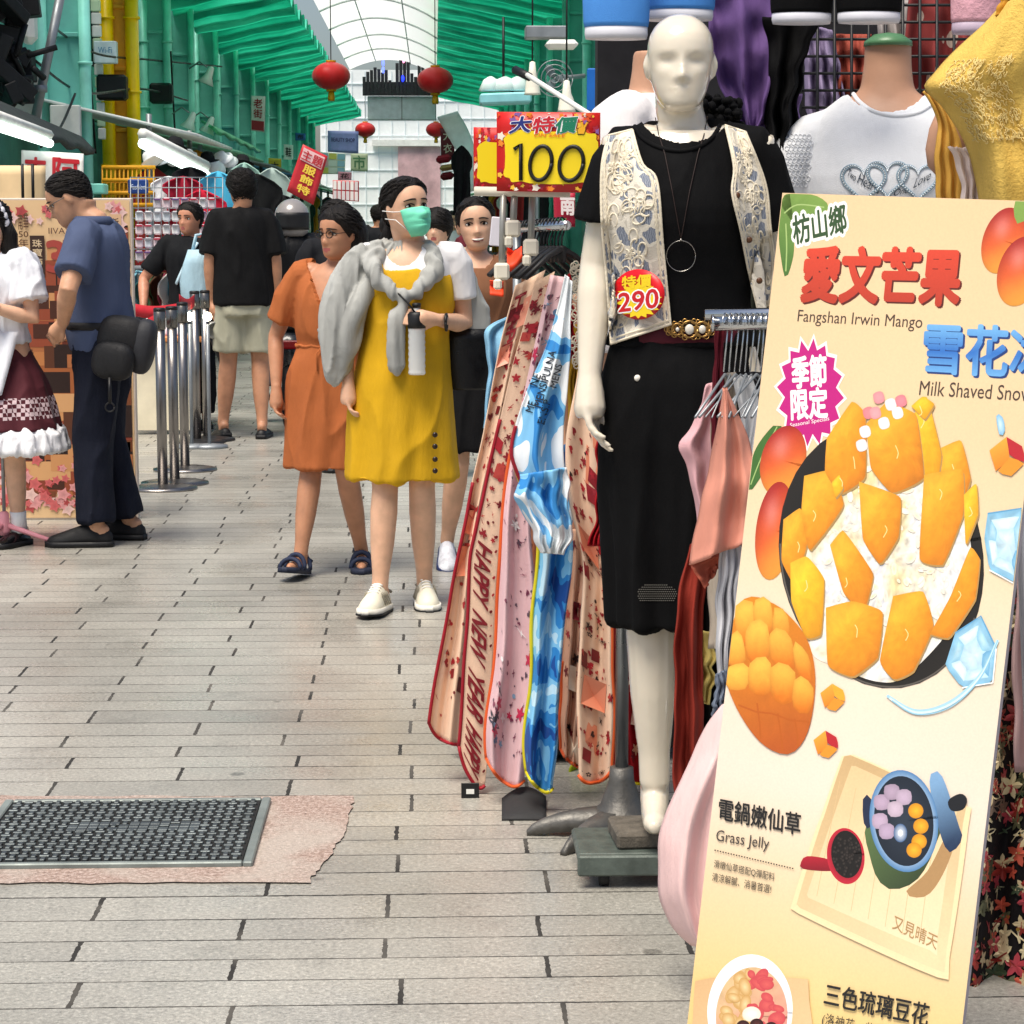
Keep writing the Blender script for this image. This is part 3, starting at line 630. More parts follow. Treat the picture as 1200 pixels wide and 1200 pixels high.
# curved white pennant
Y = 30; L = spline([(512, 137), (528, 165), (540, 190), (545, 224)], 20); Rr = spline([(536, 130), (550, 155), (558, 185), (558, 224)], 20)
mb = MB(); mb.sheet(lambda u, v: (lambda p: at(p[0], p[1], Y+.15*math.sin(v*5)))(lerp(L[min(int(v*19), 19)], Rr[min(int(v*19), 19)], u)), 6, 20, thick=.02)
tag(mb.build('pennant', mat('white pennant', 'd5e0dc', .6, 0, .2, 4)), 'curved white pennant beside the far lanterns', 'banner')
sign_quad('hanging_sign', 'dark red vertical sign beside the curved pennant', 'sign', [(516, 150), (532, 152), (533, 184), (517, 188)], 45, mat('maroon sign', '6a1626', .5), [('大', .2, .62, .8, .92, .02, 'e6d0c0'), ('衣', .2, .2, .8, .5, .02, 'e6d0c0')])
for i, (x, y, w, h, c, lab) in enumerate(((520, 186, 18, 9, '8c2030', 'maroon cloth folded on a far shelf'), (524, 196, 18, 7, 'b08a5a', 'tan cloth folded on a far shelf'), (524, 206, 16, 9, '6e1c28', 'dark wine cloth folded under the tan one'), (541, 190, 10, 60, '131316', 'black garment hanging beside the curved pennant'))):
    if i < 3: pbox('folded_cloth', lab, 'clothing', x-w/2, y-h/2, x+w/2, y+h/2, 34, cloth('fold '+c, c), .3, 'folded cloths', .04, rot=-.15)
    else: garment(at(x, y-20, 29), .28, .9, cloth('hung 131316', '131316'), 77, lab)
# low far stalls on both sides so that the street is furnished to its end
r_ = rng(33); far_c = ['2a2c33', '8c2030', 'd8d8d4', '3d6a8a', 'c89030', '1b1b1e', 'b86a80', 'e8e4dc', '35544a', 'b03a3a']
def far_stall(x, y, side, i):
    lab = 'far stall with a %s awning, %s' % (['white', 'pale green', 'grey', 'blue'][i % 4], 'on the yellow column side' if side < 0 else 'on the price sign side')
    t = thing('market_stall', lab, 'stall', (x, y, 0), 'far market stalls')
    mb = MB(); mb.box((x, y, .4), (1.3, 3.6, .8), bev=.02); mb.build('counter', mat('stall counter '+str(i % 3), ['5a4a42', '8a8480', '3a3d44'][i % 3], .7), t)
    mb = MB(); mb.sheet(lambda u, v: (x+side*(.9-2.0*u), y-2+4*v, 2.85-.45*u), 5, 6, thick=.03); mb.build('awning', mat('far awning '+str(i % 4), ['dfe6e2', '84c8a4', '9aa4a8', '5a88b8'][i % 4], .7), t)
    for s in (-1, 1): mb = MB(); mb.tube([(x-side*.6, y+s*1.9, 0), (x-side*.6, y+s*1.9, 2.6)], .03, 6); mb.build('post', grey_m, t)
    for k_ in range(8):
        c = r_.choice(far_c); yy = y-1.6+k_*.46
        garment((x-side*(.65+r_.uniform(-.1, .1)), yy, 2.25+r_.uniform(-.25, .1)), .5, r_.uniform(.7, 1.2), cloth('far '+c, c, wrinkle=.6), k_+i*20, {'2a2c33': 'charcoal', '8c2030': 'maroon', 'd8d8d4': 'pale grey', '3d6a8a': 'steel blue', 'c89030': 'mustard', '1b1b1e': 'black', 'b86a80': 'rose', 'e8e4dc': 'cream', '35544a': 'dark green', 'b03a3a': 'brick red'}[c]+' garment hanging on a far stall', 'garments on far stalls', ang=r_.uniform(-.5, .5)+(.5 if k_ % 2 else 0))
for i, y in enumerate((25, 30, 36, 43, 51, 60, 69)): far_stall(-3.5, y, -1, i)
for i, y in enumerate((31, 38, 47, 57, 67)): far_stall(1.95, y, 1, i+1)

for i, (pts, lab) in enumerate((([(60, 30, 21.5), (110, 62, 26), (175, 70, 30), (260, 78, 40)], 'black cable sagging from the grey strut past the Wi-Fi box'), ([(40, 70, 21.4), (95, 108, 24), (165, 104, 29), (220, 118, 34)], 'black cable looped between the two dark square speakers'), ([(105, 70, 27), (108, 120, 27.2), (112, 180, 27.3)], 'thin cable running down beside the white sign plates'), ([(88, 110, 22.8), (70, 150, 22), (48, 172, 20)], 'thin cable drooping from the plain white panel box'), ([(200, 60, 31.4), (203, 120, 31.4), (206, 170, 31.3)], 'thin cable running down the teal column with the smaller speaker'))):
    mb = MB(); mb.tube([at(x, y, Y) for x, y, Y in spline(pts, 24)], .014, 5); tag(mb.build('cable', black_p), lab, 'cable', 'cables along the arcade wall')
for i, (x, y, w, h, Y, c, s_, lab) in enumerate(((322, 196, 15, 22, 40, 'd8c23a', '衣', 'small yellow sign with one character beyond the bracket lamps'), (338, 178, 11, 18, 52, 'e6e6e2', '鞋', 'small white sign with one character beside the lilac sign'), (352, 160, 12, 9, 56, '3a6ab0', '布', 'tiny blue sign high on the far columns'), (566, 176, 12, 26, 44, 'c03040', '飾', 'narrow red sign beside the second price sign'), (404, 206, 16, 10, 40, 'f0a0b8', '花', 'small pink sign over the red rack of packets'))):
    sign_quad('shop_sign', lab, 'sign', [(x-w/2, y-h/2), (x+w/2, y-h/2+1), (x+w/2, y+h/2), (x-w/2, y+h/2)], Y, mat('sign '+c, c, .5), [(s_, .2, .2, .8, .8, .02, '2a1a1a' if i != 3 else 'f6e6d0')])
# ------------------------------------------------------------ fittings on the right
lt = thing('lamp_tray', 'pale blue hanging tray of lamps under the green canopy', 'lamp', at(590, 118, 26))
a, b = at(562, 116, 26), at(622, 100, 26)
mb = MB(); mb.box(((a[0]+b[0])/2, 26, a[2]), (b[0]-a[0], .5, .12), roty(-.04), bev=.02); mb.build('tray', mat('pale blue tray', '8fd0d8', .4), lt)
mb = MB()
for x, r in ((575, .14), (592, .18), (606, .16)): mb.lathe([(.02, .16), (r*.6, .12), (r, 0), (r*.9, -.01)], at(x, 106, 26), 18)
mb.build('lamp_shade', mat('clear lamp shade', 'd5e6e2', .15), lt)
mb = MB(); mb.tube([at(600, 108, 26), at(605, 92, 26), at(618, 88, 26), at(624, 100, 26)], .02, 6); mb.tube([at(590, 105, 26), at(590, 20, 26)], .015, 6); mb.build('cable', black_p, lt)
for i, (x, y, Y, h, lab) in enumerate(((624, 92, 24, 38, 'white cone lamp hanging above the price sign'), (664, 113, 22, 36, 'white cone lamp hanging beside the blue panel'))):
    p, q2 = at(x, y-h/2, Y), at(x, y+h/2, Y); H_ = p[2]-q2[2]; t = thing('cone_lamp', lab, 'lamp', q2, 'white cone lamps'); mb = MB(); mb.lathe([(.09, 0), (.085, .02), (.07, H_*.4), (.045, H_*.6), (.03, H_), (.01, H_+.01)], q2, 18); mb.build('lamp_shade', mat('cream lamp glass', 'e8e4d4', .3), t); mb = MB(); mb.tube([p, p+[0, .0, 1.2]], .01, 5); mb.build('cord', black_p, t)
pbox('blue_signboard', 'flat blue panel behind the beige neck of the white blouse mannequin', 'panel', 688, 80, 760, 130, 18, mat('bright blue panel', '1463b8', .5), .06)
t = thing('wall_fan', 'round wall fan behind the white cone lamps', 'fan', at(648, 95, 25)); c = at(650, 92, 25)
mb = MB()
for r in (.05, .1, .15, .2): mb.tube([c+np.array([math.cos(a)*r, -.02, math.sin(a)*r]) for a in np.linspace(0, 2*PI, 25)], .006, 5)
mb.build('grille', grey_m, t); mb = MB()
for k_ in range(3): mb.ball(c+np.array([math.cos(k_*2.1)*.09, 0, math.sin(k_*2.1)*.09]), (.085, .012, .05), 10, rot=roty(-k_*2.1))
mb.build('blade', mat('fan blade', '6a7a7c', .4), t); mb = MB(); mb.tube([c+[0, .1, 0], c+[.35, .3, .05]], .03, 6); mb.build('bracket', grey_m, t)
pbox('ceiling_lamp', 'flat grey lamp tray hung from the wire above the cone lamps', 'lamp', 616, 30, 664, 44, 23, grey_m, .3)
pbox('ceiling_lamp', 'white lamp dish hung on the right columns', 'lamp', 640, 46, 678, 56, 22.5, white_p, .3, bev=.04)
t = thing('awning_pole', 'white slanting pole in front of the blue panel', 'pole', at(690, 130, 15)); mb = MB(); mb.tube([at(618, 88, 15), at(700, 140, 14)], .018, 8); mb.build('shaft', white_p, t); mb = MB(); mb.tube([at(604, 82, 15.2), at(620, 90, 15)], .03, 8); mb.build('grip', black_p, t)
# ------------------------------------------------------------ cloth drawn between two edges
def drape_fn(Lp, Rp, Y, nf=3, amp=.02, bulge=.0, seed=0, dY=(0, 0), top=.15, nv=40, wob=6.0, rb=0.0):
    L = spline(Lp, nv) if len(Lp) > 2 else polyline(Lp, nv); Q = spline(Rp, nv) if len(Rp) > 2 else polyline(Rp, nv); ph = rng(seed).uniform(0, 6)
    for i in range(nv): L[i, 0] += wob*nz((i*.16, seed*1.3, .5)); Q[i, 0] += wob*nz((i*.16, seed*1.3, 7.5))
    def fn(u, v, o=0.0):
        v = v*(1-rb*abs(2*u-1)**3); t = min(max(v, 0), 1)*(nv-1); k = min(int(t), nv-2); f = t-k
        a = lerp(L[k], L[k+1], f); b = lerp(Q[k], Q[k+1], f); p = lerp(a, b, u)
        y = Y+lerp(dY[0], dY[1], v)-bulge*(1-(2*u-1)**2)
        y += amp*(top+(1-top)*min(1, v*1.6))*(math.sin(2*PI*nf*u+ph+1.1*v*math.sin(ph))+.4*math.sin(2*PI*nf*1.9*u+2*ph+2*v))
        y += amp*.7*nz((u*3, v*5, 0), 1, seed)
        return at(p[0], p[1], y-o)
    return fn
# ------------------------------------------------------------ people
HT = np.array([(0, .10, .27, -.02), (.03, .155, .345, -.05), (.07, .195, .385, -.09), (.12, .225, .395, -.13), (.17, .25, .385, -.2), (.23, .272, .39, -.27), (.3, .29, .385, -.34), (.38, .308, .38, -.385), (.46, .322, .378, -.42),
               (.54, .332, .39, -.445), (.62, .336, .405, -.455), (.70, .332, .395, -.45), (.78, .312, .365, -.425), (.86, .27, .305, -.365), (.92, .21, .235, -.28), (.96, .15, .165, -.2), (.99, .075, .08, -.1), (1.0, .01, .01, -.02)])
def head_pt(az, z, eyes=1.0):
    w, yf, yb = [float(np.interp(z, HT[:, 0], HT[:, k])) for k in (1, 2, 3)]
    s, c = math.sin(az), math.cos(az)
    mid = .5*(yf+yb)*.25
    x = w*math.copysign(abs(s)**.92, s)
    y = mid+((yf-mid)*abs(c)**.86 if c > 0 else (yb-mid)*abs(c)**.95)
    if c > 0:
        a = float(np.interp(z, [.27, .315, .35, .40, .47, .54, .58], [0, .105, .12, .085, .05, .022, 0])); sg = float(np.interp(z, [.3, .36, .42, .55], [.072, .058, .042, .045]))
        y += a*math.exp(-(x/sg)**2)
        ax = abs(x)
        y -= .05*eyes*math.exp(-((ax-.145)/.08)**2-((z-.5)/.05)**2)
        y += .02*math.exp(-((ax-.19)/.08)**2-((z-.38)/.07)**2)+.016*math.exp(-((ax-.13)/.12)**2-((z-.575)/.03)**2)
        y += .03*math.exp(-(x/.085)**2-((z-.215)/.018)**2)+.032*math.exp(-(x/.075)**2-((z-.168)/.02)**2)-.012*math.exp(-(x/.1)**2-((z-.192)/.008)**2)
    return np.array([x, y, z-.5])
def head_grid(n=56, m=46, fn=head_pt):
    zs = np.r_[0, np.linspace(.02, .98, m-2), 1.0]
    return [[fn(2*PI*j/n, z) for j in range(n)] for z in zs]
SKIN = {}
def skin(name, c):
    return mat('skin '+name, c, .5, 0, .13, 16, .12, 300, .4, sss=.12)
lip_m = mat('lips', 'b0605a', .4); eye_m = mat('eye white', 'e8e4dc', .2, 0, 0); iris_m = mat('dark iris', '1a100c', .15, 0, 0); brow_m = mat('dark brows', '1c1512', .8); teeth_m = mat('teeth', 'f0ece2', .25)
hair_k = NT('black hair'); _tc = hair_k.n('TexCoord').outputs['Object']; _mp = hair_k.n('Mapping'); _mp.inputs['Scale'].default_value = (60, 60, 9); hair_k.l(_tc, _mp.inputs[0])
_n = hair_k.noise(_mp.outputs[0], 3, 4); hair_k.l(hair_k.ramp(_n.outputs[0], [(.3, (.004, .0033, .003)), (.7, (.016, .012, .010))]), hair_k.b.inputs['Base Color']); hair_k.b.inputs['Roughness'].default_value = .5; hair_k.b.inputs['Specular IOR Level'].default_value = .22; hair_k.l(hair_k.bump(_n.outputs[0], .7, .01), hair_k.b.inputs['Normal']); hair_m = hair_k.m

TORSO_F = [(.78, .10, .09, .09), (.86, .165, .105, .115), (.93, .172, .105, .12), (1.0, .158, .10, .105), (1.08, .132, .095, .09), (1.17, .138, .105, .095), (1.26, .152, .128, .105), (1.33, .158, .112, .105), (1.385, .15, .09, .095), (1.42, .105, .065, .075), (1.445, .06, .05, .055)]
TORSO_M = [(.78, .10, .09, .09), (.86, .16, .105, .11), (.93, .165, .11, .115), (1.0, .16, .11, .105), (1.08, .155, .11, .10), (1.17, .165, .118, .105), (1.26, .18, .125, .112), (1.33, .185, .118, .112), (1.385, .175, .095, .1), (1.42, .115, .07, .08), (1.445, .065, .055, .06)]
DEF = dict(sh=[(-.172, 0, 1.385), (.172, 0, 1.385)], el=[(-.225, -.03, 1.12), (.225, -.03, 1.12)], wr=[(-.235, .03, .88), (.235, .03, .88)],
           hp=[(-.088, 0, .90), (.088, 0, .90)], kn=[(-.09, .015, .49), (.09, .015, .49)], an=[(-.09, -.02, .085), (.09, -.02, .085)], lean=(0, 0, 0), head=(0, .015, 1.575))
def ell(cx, cy, z, hw, df, db, n=32, wav=0.0, k=0, ph=0.0):
    th = np.arange(n)*2*PI/n; r = 1+wav*np.sin(k*th+ph)
    return np.stack([cx+np.cos(th)*hw*r, cy+np.where(np.sin(th) > 0, df, db)*np.sin(th)*r, np.full(n, z)], 1)
def scoop_fn(rx, zc, rz, d=-.045): return lambda p: d if (p[1] > -.02 and (p[0]/rx)**2+((p[2]-zc)/rz)**2 < 1) else 0
class Person:
    def __init__(s, label, base, yaw, h=1.62, sex='f', J=None, skin_m=None, head=(0, 0, 0), lean=None, vox=.007, hands=((0, 0, -1), (0, 0, -1)), palm=((1, 0, 0), (-1, 0, 0)), curl=(.5, .5), smile=False, face=True, group=None, cat='person', feet=True, tab=None, hscale=1.0):
        s.k = h/1.7; s.J = {**DEF, **(J or {})}; s.base = V3((base[0], base[1], base[2] if len(base) > 2 else 0)); s.Rz = rotz(yaw); s.tab = tab or (TORSO_F if sex == 'f' else TORSO_M); s.sex = sex
        s.t = thing('person', label, cat, s.base, group); s.lean = V3(lean if lean is not None else (0, 0, 0)); s.hr = head; s.Rh = rotz(head[0]) @ rotx(head[1]) @ roty(head[2]); s.hh = .232*hscale
        s.hc = V3(s.J['head'])+s.off(1.575)
        J = s.J; b = MB()
        b.loft(s.torso()); nk = s.off(1.43)
        jaw = s.hc+s.Rh @ np.array([0, -.03, -.075])
        r0 = 1 if sex == 'f' else 1.18
        b.tube(spline([np.array([0, -.012, 1.40])+nk, np.array([0, -.008, 1.45])+nk, jaw+np.array([0, 0, -.02]), jaw+np.array([0, 0, .05])], 8), np.array([.062, .053, .05, .049, .049, .05, .052, .05])*r0, 14)
        b.loft([[s.hc+s.Rh @ (p*s.hh) for p in row] for row in head_grid()])
        for e in (-1, 1): b.ball(s.hc+s.Rh @ (np.array([e*.335, -.04, -.03])*s.hh), np.array([.035, .075, .13])*s.hh, 12, rot=s.Rh @ rotz(-e*.45) @ rotx(-.15))
        ra = 1 if sex == 'f' else 1.15
        for i in (0, 1):
            a, e, w = [s.joint(q, i) for q in ('sh', 'el', 'wr')]; sg = -1 if i == 0 else 1
            b.tube([a+np.array([-sg*.06, 0, .01]), a, lerp(a, e, .3), lerp(a, e, .7), e, lerp(e, w, .25), lerp(e, w, .6), w], np.array([.05, .052, .046, .04, .036, .038, .032, .024])*ra, 12, round_ends=True)
            s.hand(b, w, hands[i], palm[i], sg, curl[i])
            p, k_, n_ = [V3(J[q][i]) for q in ('hp', 'kn', 'an')]
            b.tube([p+[0, 0, .02], lerp(p, k_, .3), lerp(p, k_, .75), k_, lerp(k_, n_, .25), lerp(k_, n_, .55), lerp(k_, n_, .85), n_], np.array([.088, .08, .06, .052, .054, .048, .034, .033])*(1 if sex == 'f' else 1.08), 14, round_ends=True)
            if feet:
                d = V3(J.get('toe', [(0, 1, 0), (0, 1, 0)])[i]); d = d/np.linalg.norm(d)
                b.tube([n_+[0, 0, -.01]-d*.03, n_-[0, 0, .04], n_+d*.07-[0, 0, .055], n_+d*.12-[0, 0, .06], n_+d*.14-[0, 0, .06]], [.031, .031, .028, .024, .016], 12, round_ends=True)
        v, f = fuse(b, vox, 3); out = MB(); mi = np.zeros(len(f), int)
        if face:
            L = (v-s.hc) @ s.Rh/s.hh; cen = np.array([L[list(q)].mean(0) for q in f])
            mi[(cen[:, 1] > .3) & (np.abs(cen[:, 0]) < .1) & (((cen[:, 0]/.1)**2+((cen[:, 2]+.308)/.042)**2) < 1)] = 1
        out.add(s.w(v), f, mi)
        if face:
            H_ = lambda x, z, o: s.w(s.hc+s.Rh @ ((head_pt(math.asin(max(-1, min(1, x/ .34))), z)*[0, 1, 1]+[x, o, 0])*s.hh)); Rw = s.Rz @ s.Rh
            for e in (-1, 1):
                out.ball(H_(e*.145, .5, .012), np.array([.066, .02, .03])*s.hh*s.k, 12, 2, rot=Rw)
                out.ball(H_(e*.145, .498, .026), np.array([.03, .012, .03])*s.hh*s.k, 12, 3, rot=Rw)
                out.tube([H_(e*(.145+q*.075), .5+.034*(1-q*q)-.006*q, .028-.012*q*q) for q in np.linspace(-1, 1, 8)], .0021*s.k, 5, 4)
                out.tube([H_(e*(.145+q*.095), .592+.012*(1-q*q)-.01*q, .016-.01*q*q) for q in np.linspace(-1, 1, 8)], np.array([.0016, .0028, .0034, .0036, .0034, .003, .0024, .0012])*s.k, 6, 4)
            if smile: out.tube([H_(q*.115, .196+.02*q*q, .022-.03*q*q) for q in np.linspace(-1, 1, 9)], np.array([.001, .003, .0042, .0048, .005, .0048, .0042, .003, .001])*s.k, 6, 5)
        s.body = out.build('body', [skin_m, lip_m, eye_m, iris_m, brow_m, teeth_m], s.t)
    def off(s, z): return s.lean*max(0, (z-.9)/.55)
    def joint(s, n, i): return V3(s.J[n][i])+(s.off(1.385) if n == 'sh' else 0)
    def w(s, p): return (np.asarray(p)*s.k) @ s.Rz.T+s.base
    def torso(s, o=0.0, z0=.78, z1=1.45, tab=None, n=32, sc_=1.0):
        T = smooth_tab(tab or s.tab, 30); rings = []
        for z, hw, df, db in T:
            if z < z0-1e-6 or z > z1+1e-6: continue
            q = s.off(z); rings.append(ell(q[0], q[1], z+q[2], hw*sc_+o, df*sc_+o, db*sc_+o, n))
        return rings
    def hand(s, b, w, d, pn, sg, curl):
        d = V3(d); d /= np.linalg.norm(d); pn = V3(pn); pn = pn-d*(pn @ d); pn /= np.linalg.norm(pn); sd = np.cross(d, pn)*(1 if sg < 0 else -1)   # towards the thumb
        b.tube([w-d*.02, w, w+d*.03, w+d*.065, w+d*.085], [.024, .025, .03, .034, .028], 12, flat=None)
        for i, (L, o) in enumerate(((.078, .027), (.086, .0095), (.08, -.0085), (.064, -.026))):
            p = w+d*.08+sd*o; c = curl*(1+.12*i); pts = [p-d*.02, p]; a = 0.0; q = p
            for j, fr in enumerate((.45, .32, .23)):
                a += c*(.55, .8, .6)[j]; q = q+(d*math.cos(a)+pn*math.sin(a)+sd*o*.8)*L*fr; pts.append(q)
            b.tube(pts, [.0085, .0088, .0082, .0075, .006], 8, round_ends=True)
        p = w+d*.025+sd*.022; b.tube([p-sd*.01, p, p+d*.025+sd*.018+pn*.006, p+d*.05+sd*.022+pn*(.01+.012*curl), p+d*.068+sd*.018+pn*(.012+.022*curl)], [.013, .012, .0105, .009, .0065], 8, round_ends=True)
    def part(s, name, pieces, m, vox=.009, it=5, a=.006, sx=(8, 8, 4), disp=None, seed=0):
        b = MB()
        for kind, *ar in pieces:
            if kind == 'loft': b.loft(ar[0])
            elif kind == 'tube': b.tube(ar[0], ar[1], 16, round_ends=len(ar) > 2 and ar[2], flat=ar[3] if len(ar) > 3 else None)
            elif kind == 'ball': b.ball(ar[0], ar[1], 14, rot=ar[2] if len(ar) > 2 else None)
        fx = V3(sx)
        def dd(p, n):
            q = np.array([p[0]*fx[0]*1.0+p[2]*1.4, p[1]*fx[1]*1.0, p[2]*1.9-p[0]*1.2]); rg = (1-min(1, abs(nz(q, 1, seed+9))*3.2))**2
            return a*(.5*nz(p*fx*[1, 1, .5], 1, seed)+.2*nz(p*fx*2.1, 1, seed+3)+1.1*rg)+(disp(p) if disp else 0)
        v, f = fuse(b, vox, it, dd); o = MB(); o.add(s.w(v), f); return o.build(name, m, s.t)
    def raw(s, name, mb, m, parent=None):
        q = MB(); q.v = [s.w(np.concatenate(mb.v))]; q.f = mb.f; q.m = mb.m; q.c = [np.concatenate(mb.c)]; q.uv = [np.concatenate(mb.uv)]; q.sm = mb.sm; q.n = mb.n
        return q.build(name, m, parent or s.t)
    def sleeve(s, i, t0, r0, r1, t1=None):
        a, e, w = [s.joint(q, i) for q in ('sh', 'el', 'wr')]; sg = -1 if i == 0 else 1; pts = [a+np.array([-sg*.07, 0, .005]), a]; n = 5
        for q in np.linspace(.12, 1, n)*t0: pts.append(lerp(a, e, q) if q <= 1 else lerp(e, w, q-1))
        return ('tube', pts, np.r_[r0*.95, r0, np.linspace(r0, r1, n)])
    def leg(s, i, t, r0, r1, rk=None):
        p, k_, n_ = [V3(s.J[q][i]) for q in ('hp', 'kn', 'an')]; qs = np.linspace(-.1, t, 10); pts = [lerp(p, k_, q) if q <= 1 else lerp(k_, n_, q-1) for q in qs]
        return ('tube', pts, np.linspace(r0, r1, 10) if rk is None else np.interp(qs, [-.1, 1, t], [r0, rk, r1]))
    def hair(s, mask, d=.07, m=None, extra=None):
        """mask(az, z): positive where hair grows; az 0 is the face"""
        def fn(az, z):
            a = (az+PI) % (2*PI)-PI; g = max(-1, min(1, mask(a, z)/.12)); p = head_pt(az, z, 0)*[1, 1, 1]; c = np.array([0, -.05, .08]); n = p-c; n /= np.linalg.norm(n)
            return p+n*((d*(.8+.25*nz((az*3, z*5, 0), 1))+.009*math.sin(a*34+4*nz((az*2, z*3, 0), 1))) if g >= 1 else lerp(-.05, d*.8, (g+1)/2))
        b = MB(); b.loft([[s.hc+s.Rh @ (p*s.hh) for p in row] for row in head_grid(64, 50, fn)])
        if extra: extra(b, lambda x, y, z: s.hc+s.Rh @ (np.array([x, y, z-.5])*s.hh))
        g = rng(int(s.base[1]*100)); c = np.array([0, -.05, .08]); n_ = 0
        while n_ < 170:                                            # combed strands over the cap
            a0, z0 = g.uniform(-PI, PI), g.uniform(.2, .97)
            if mask(a0, z0) < .03: continue
            n_ += 1; pts = []; dz = g.uniform(-.22, -.02)
            for q in np.linspace(0, 1, 7):
                a_ = a0+math.copysign(.75*q, a0); z_ = min(.985, max(.08, z0+dz*q*q)); p = head_pt(a_, z_, 0); n = p-c; n /= np.linalg.norm(n); pts.append(s.hc+s.Rh @ ((p+n*(d*(.95+.12*math.sin(q*3.1))+g.uniform(-.003, .006)))*s.hh))
            b.tube(pts, [.0008, .0022, .0028, .0028, .0026, .0018, .0006], 5)
        return s.raw('hair', b, m or hair_m)
    def hp(s, az, z, o=0.0):
        p = head_pt(az, z); c = np.array([0, -.05, 0]); n = (p-c)*[1, 1, 0]; n /= np.linalg.norm(n); return s.hc+s.Rh @ ((p+n*o)*s.hh)
    def shoe(s, i, m_up, m_sole, name='shoe', L=.255, hgt=.075, open_=False, straps=False):
        n_ = V3(s.J['an'][i]); d = V3(s.J.get('toe', [(0, 1, 0), (0, 1, 0)])[i]); d /= np.linalg.norm(d); sd = np.cross(d, [0, 0, 1.]); sd /= np.linalg.norm(sd); u = np.cross(sd, d); h0 = n_-u*.085-d*.07
        prof = [(0, .026, .055), (.02, .033, .075), (.07, .038, .096), (.11, .04, .09), (.15, .044, .076), (.19, .047, .062), (.225, .042, .05), (.248, .028, .04), (.257, .01, .028)]
        th = np.arange(20)*2*PI/20
        def ring(x, w, h, z0, bot=False):
            q = np.stack([np.cos(th)*w, np.where(np.sin(th) > 0, np.sin(th)*(h-z0), 0 if bot else np.sin(th)*.004)], 1); return [h0+d*x*L/.257+sd*a+u*(z0+max(b_, 0)) for a, b_ in q]
        t = None
        b = MB(); b.loft([[h0+d*x*L/.257+sd*(math.copysign(abs(c)**.5, c)*(w+.006))+u*((.026 if s_ > 0 else .0)) for c, s_ in zip(np.cos(th), np.sin(th))] for x, w, h in [(-.006, .02, 0)]+prof+[(.266, .006, 0)]])
        if not straps:
            ub = MB(); ub.loft([ring(x, w, h*hgt/.075, .018) for x, w, h in prof])
            so_ = s.raw(name, ub, m_up); s.raw('sole', b, m_sole, so_)
            if open_ == 'laces':
                tb = MB(); tb.loft([[h0+d*x*L/.257+sd*(math.copysign(abs(c)**.5, c)*(w+.0085))+u*((.0065 if s_ > 0 else -.0015)) for c, s_ in zip(np.cos(th), np.sin(th))] for x, w, h in [(-.01, .02, 0)]+prof+[(.27, .006, 0)]]); s.raw('tread', tb, black_sole, so_)
                gb = MB()
                for e in (-1, 1):
                    for q in range(4): gb.tube([h0+d*(.07+q*.022+t*.02)+sd*e*(.046-.014*t)+u*(.032+.05*t) for t in (0, .35, .7, 1)], .003, 5)
                gb.tube([h0+d*(.01)+sd*.03+u*.07, h0-d*.0+u*.085, h0+d*.01-sd*.03+u*.07], .006, 6); s.raw('side_stripe', gb, mat('warm grey overlay', '9a9384', .6), so_)
            if open_ == 'laces':
                lb = MB()
                for q in range(5):
                    x = .085+q*.019; hh_ = float(np.interp(x, [p[0] for p in prof], [p[2] for p in prof]))*hgt/.075; lb.tube([h0+d*(x+.004*k_)+sd*k_*.02+u*(hh_+.001-.006*k_*k_) for k_ in (-1, -.5, 0, .5, 1)], .0035, 5)
                s.raw('laces', lb, mat('white laces', 'f2f0ea', .7), so_)
        else:
            so_ = s.raw(name, b, m_sole); ub = MB()
            for x, w, h in ((.05, .04, .075), (.13, .044, .078), (.19, .046, .055)):
                pts = [h0+d*(x-.008*math.sin(a))+sd*math.cos(a)*(w+.004)+u*(.02+math.sin(a)*(h-.01)) for a in np.linspace(0, PI, 12)]; ub.tube(pts, .011, 6)
            ub.tube([h0+d*(-.002)+u*.06+sd*.03, h0-d*.012+u*.075, h0+u*.06-sd*.03], .009, 6)
            ub.tube([h0+d*.05+sd*.035+u*.085, h0+d*.13+sd*.01+u*.085], .009, 6); s.raw('strap', ub, m_up, so_)
def glasses(p, m, round_=True, w=.075):
    b = MB()
    for e in (-1, 1):
        c = p.hc+p.Rh @ (np.array([e*.15, .43, .0])*p.hh); ax, az_ = p.Rh @ [1, 0, 0], p.Rh @ [0, 0, 1]
        b.tube([c+(ax*math.cos(a)*.09+az_*math.sin(a)*w)*p.hh for a in np.linspace(0, 2*PI, 20)], .0016 if not round_ else .0024, 5)
        b.tube([c+ax*e*.09*p.hh, p.hc+p.Rh @ (np.array([e*.335, .25, .02])*p.hh), p.hc+p.Rh @ (np.array([e*.36, -.02, .02])*p.hh)], .0018, 5)
    b.tube([p.hc+p.Rh @ (np.array([q, .455, .02])*p.hh) for q in (-.06, 0, .06)], .002, 5); p.raw('glasses', b, m)
def std_mask(front=.80, side=.42, back=.12, wid=1.15):
    def f(a, z):
        a = abs(a); lim = float(np.interp(a, [0, .55, .95, wid, 1.5, 1.75, 2.1, PI], [front, front-.02, front-.12, side+.12, side-.04, side, back+.06, back])); return z-lim
    return f
sk1, sk2, sk3, sk4 = skin('warm', 'c99878'), skin('tan', 'b98566'), skin('fair', 'd9ac8e'), skin('ruddy', 'bf8468')
white_sole = mat('white rubber sole', 'e8e4d8', .5); black_sole = mat('black rubber sole', '101012', .6)

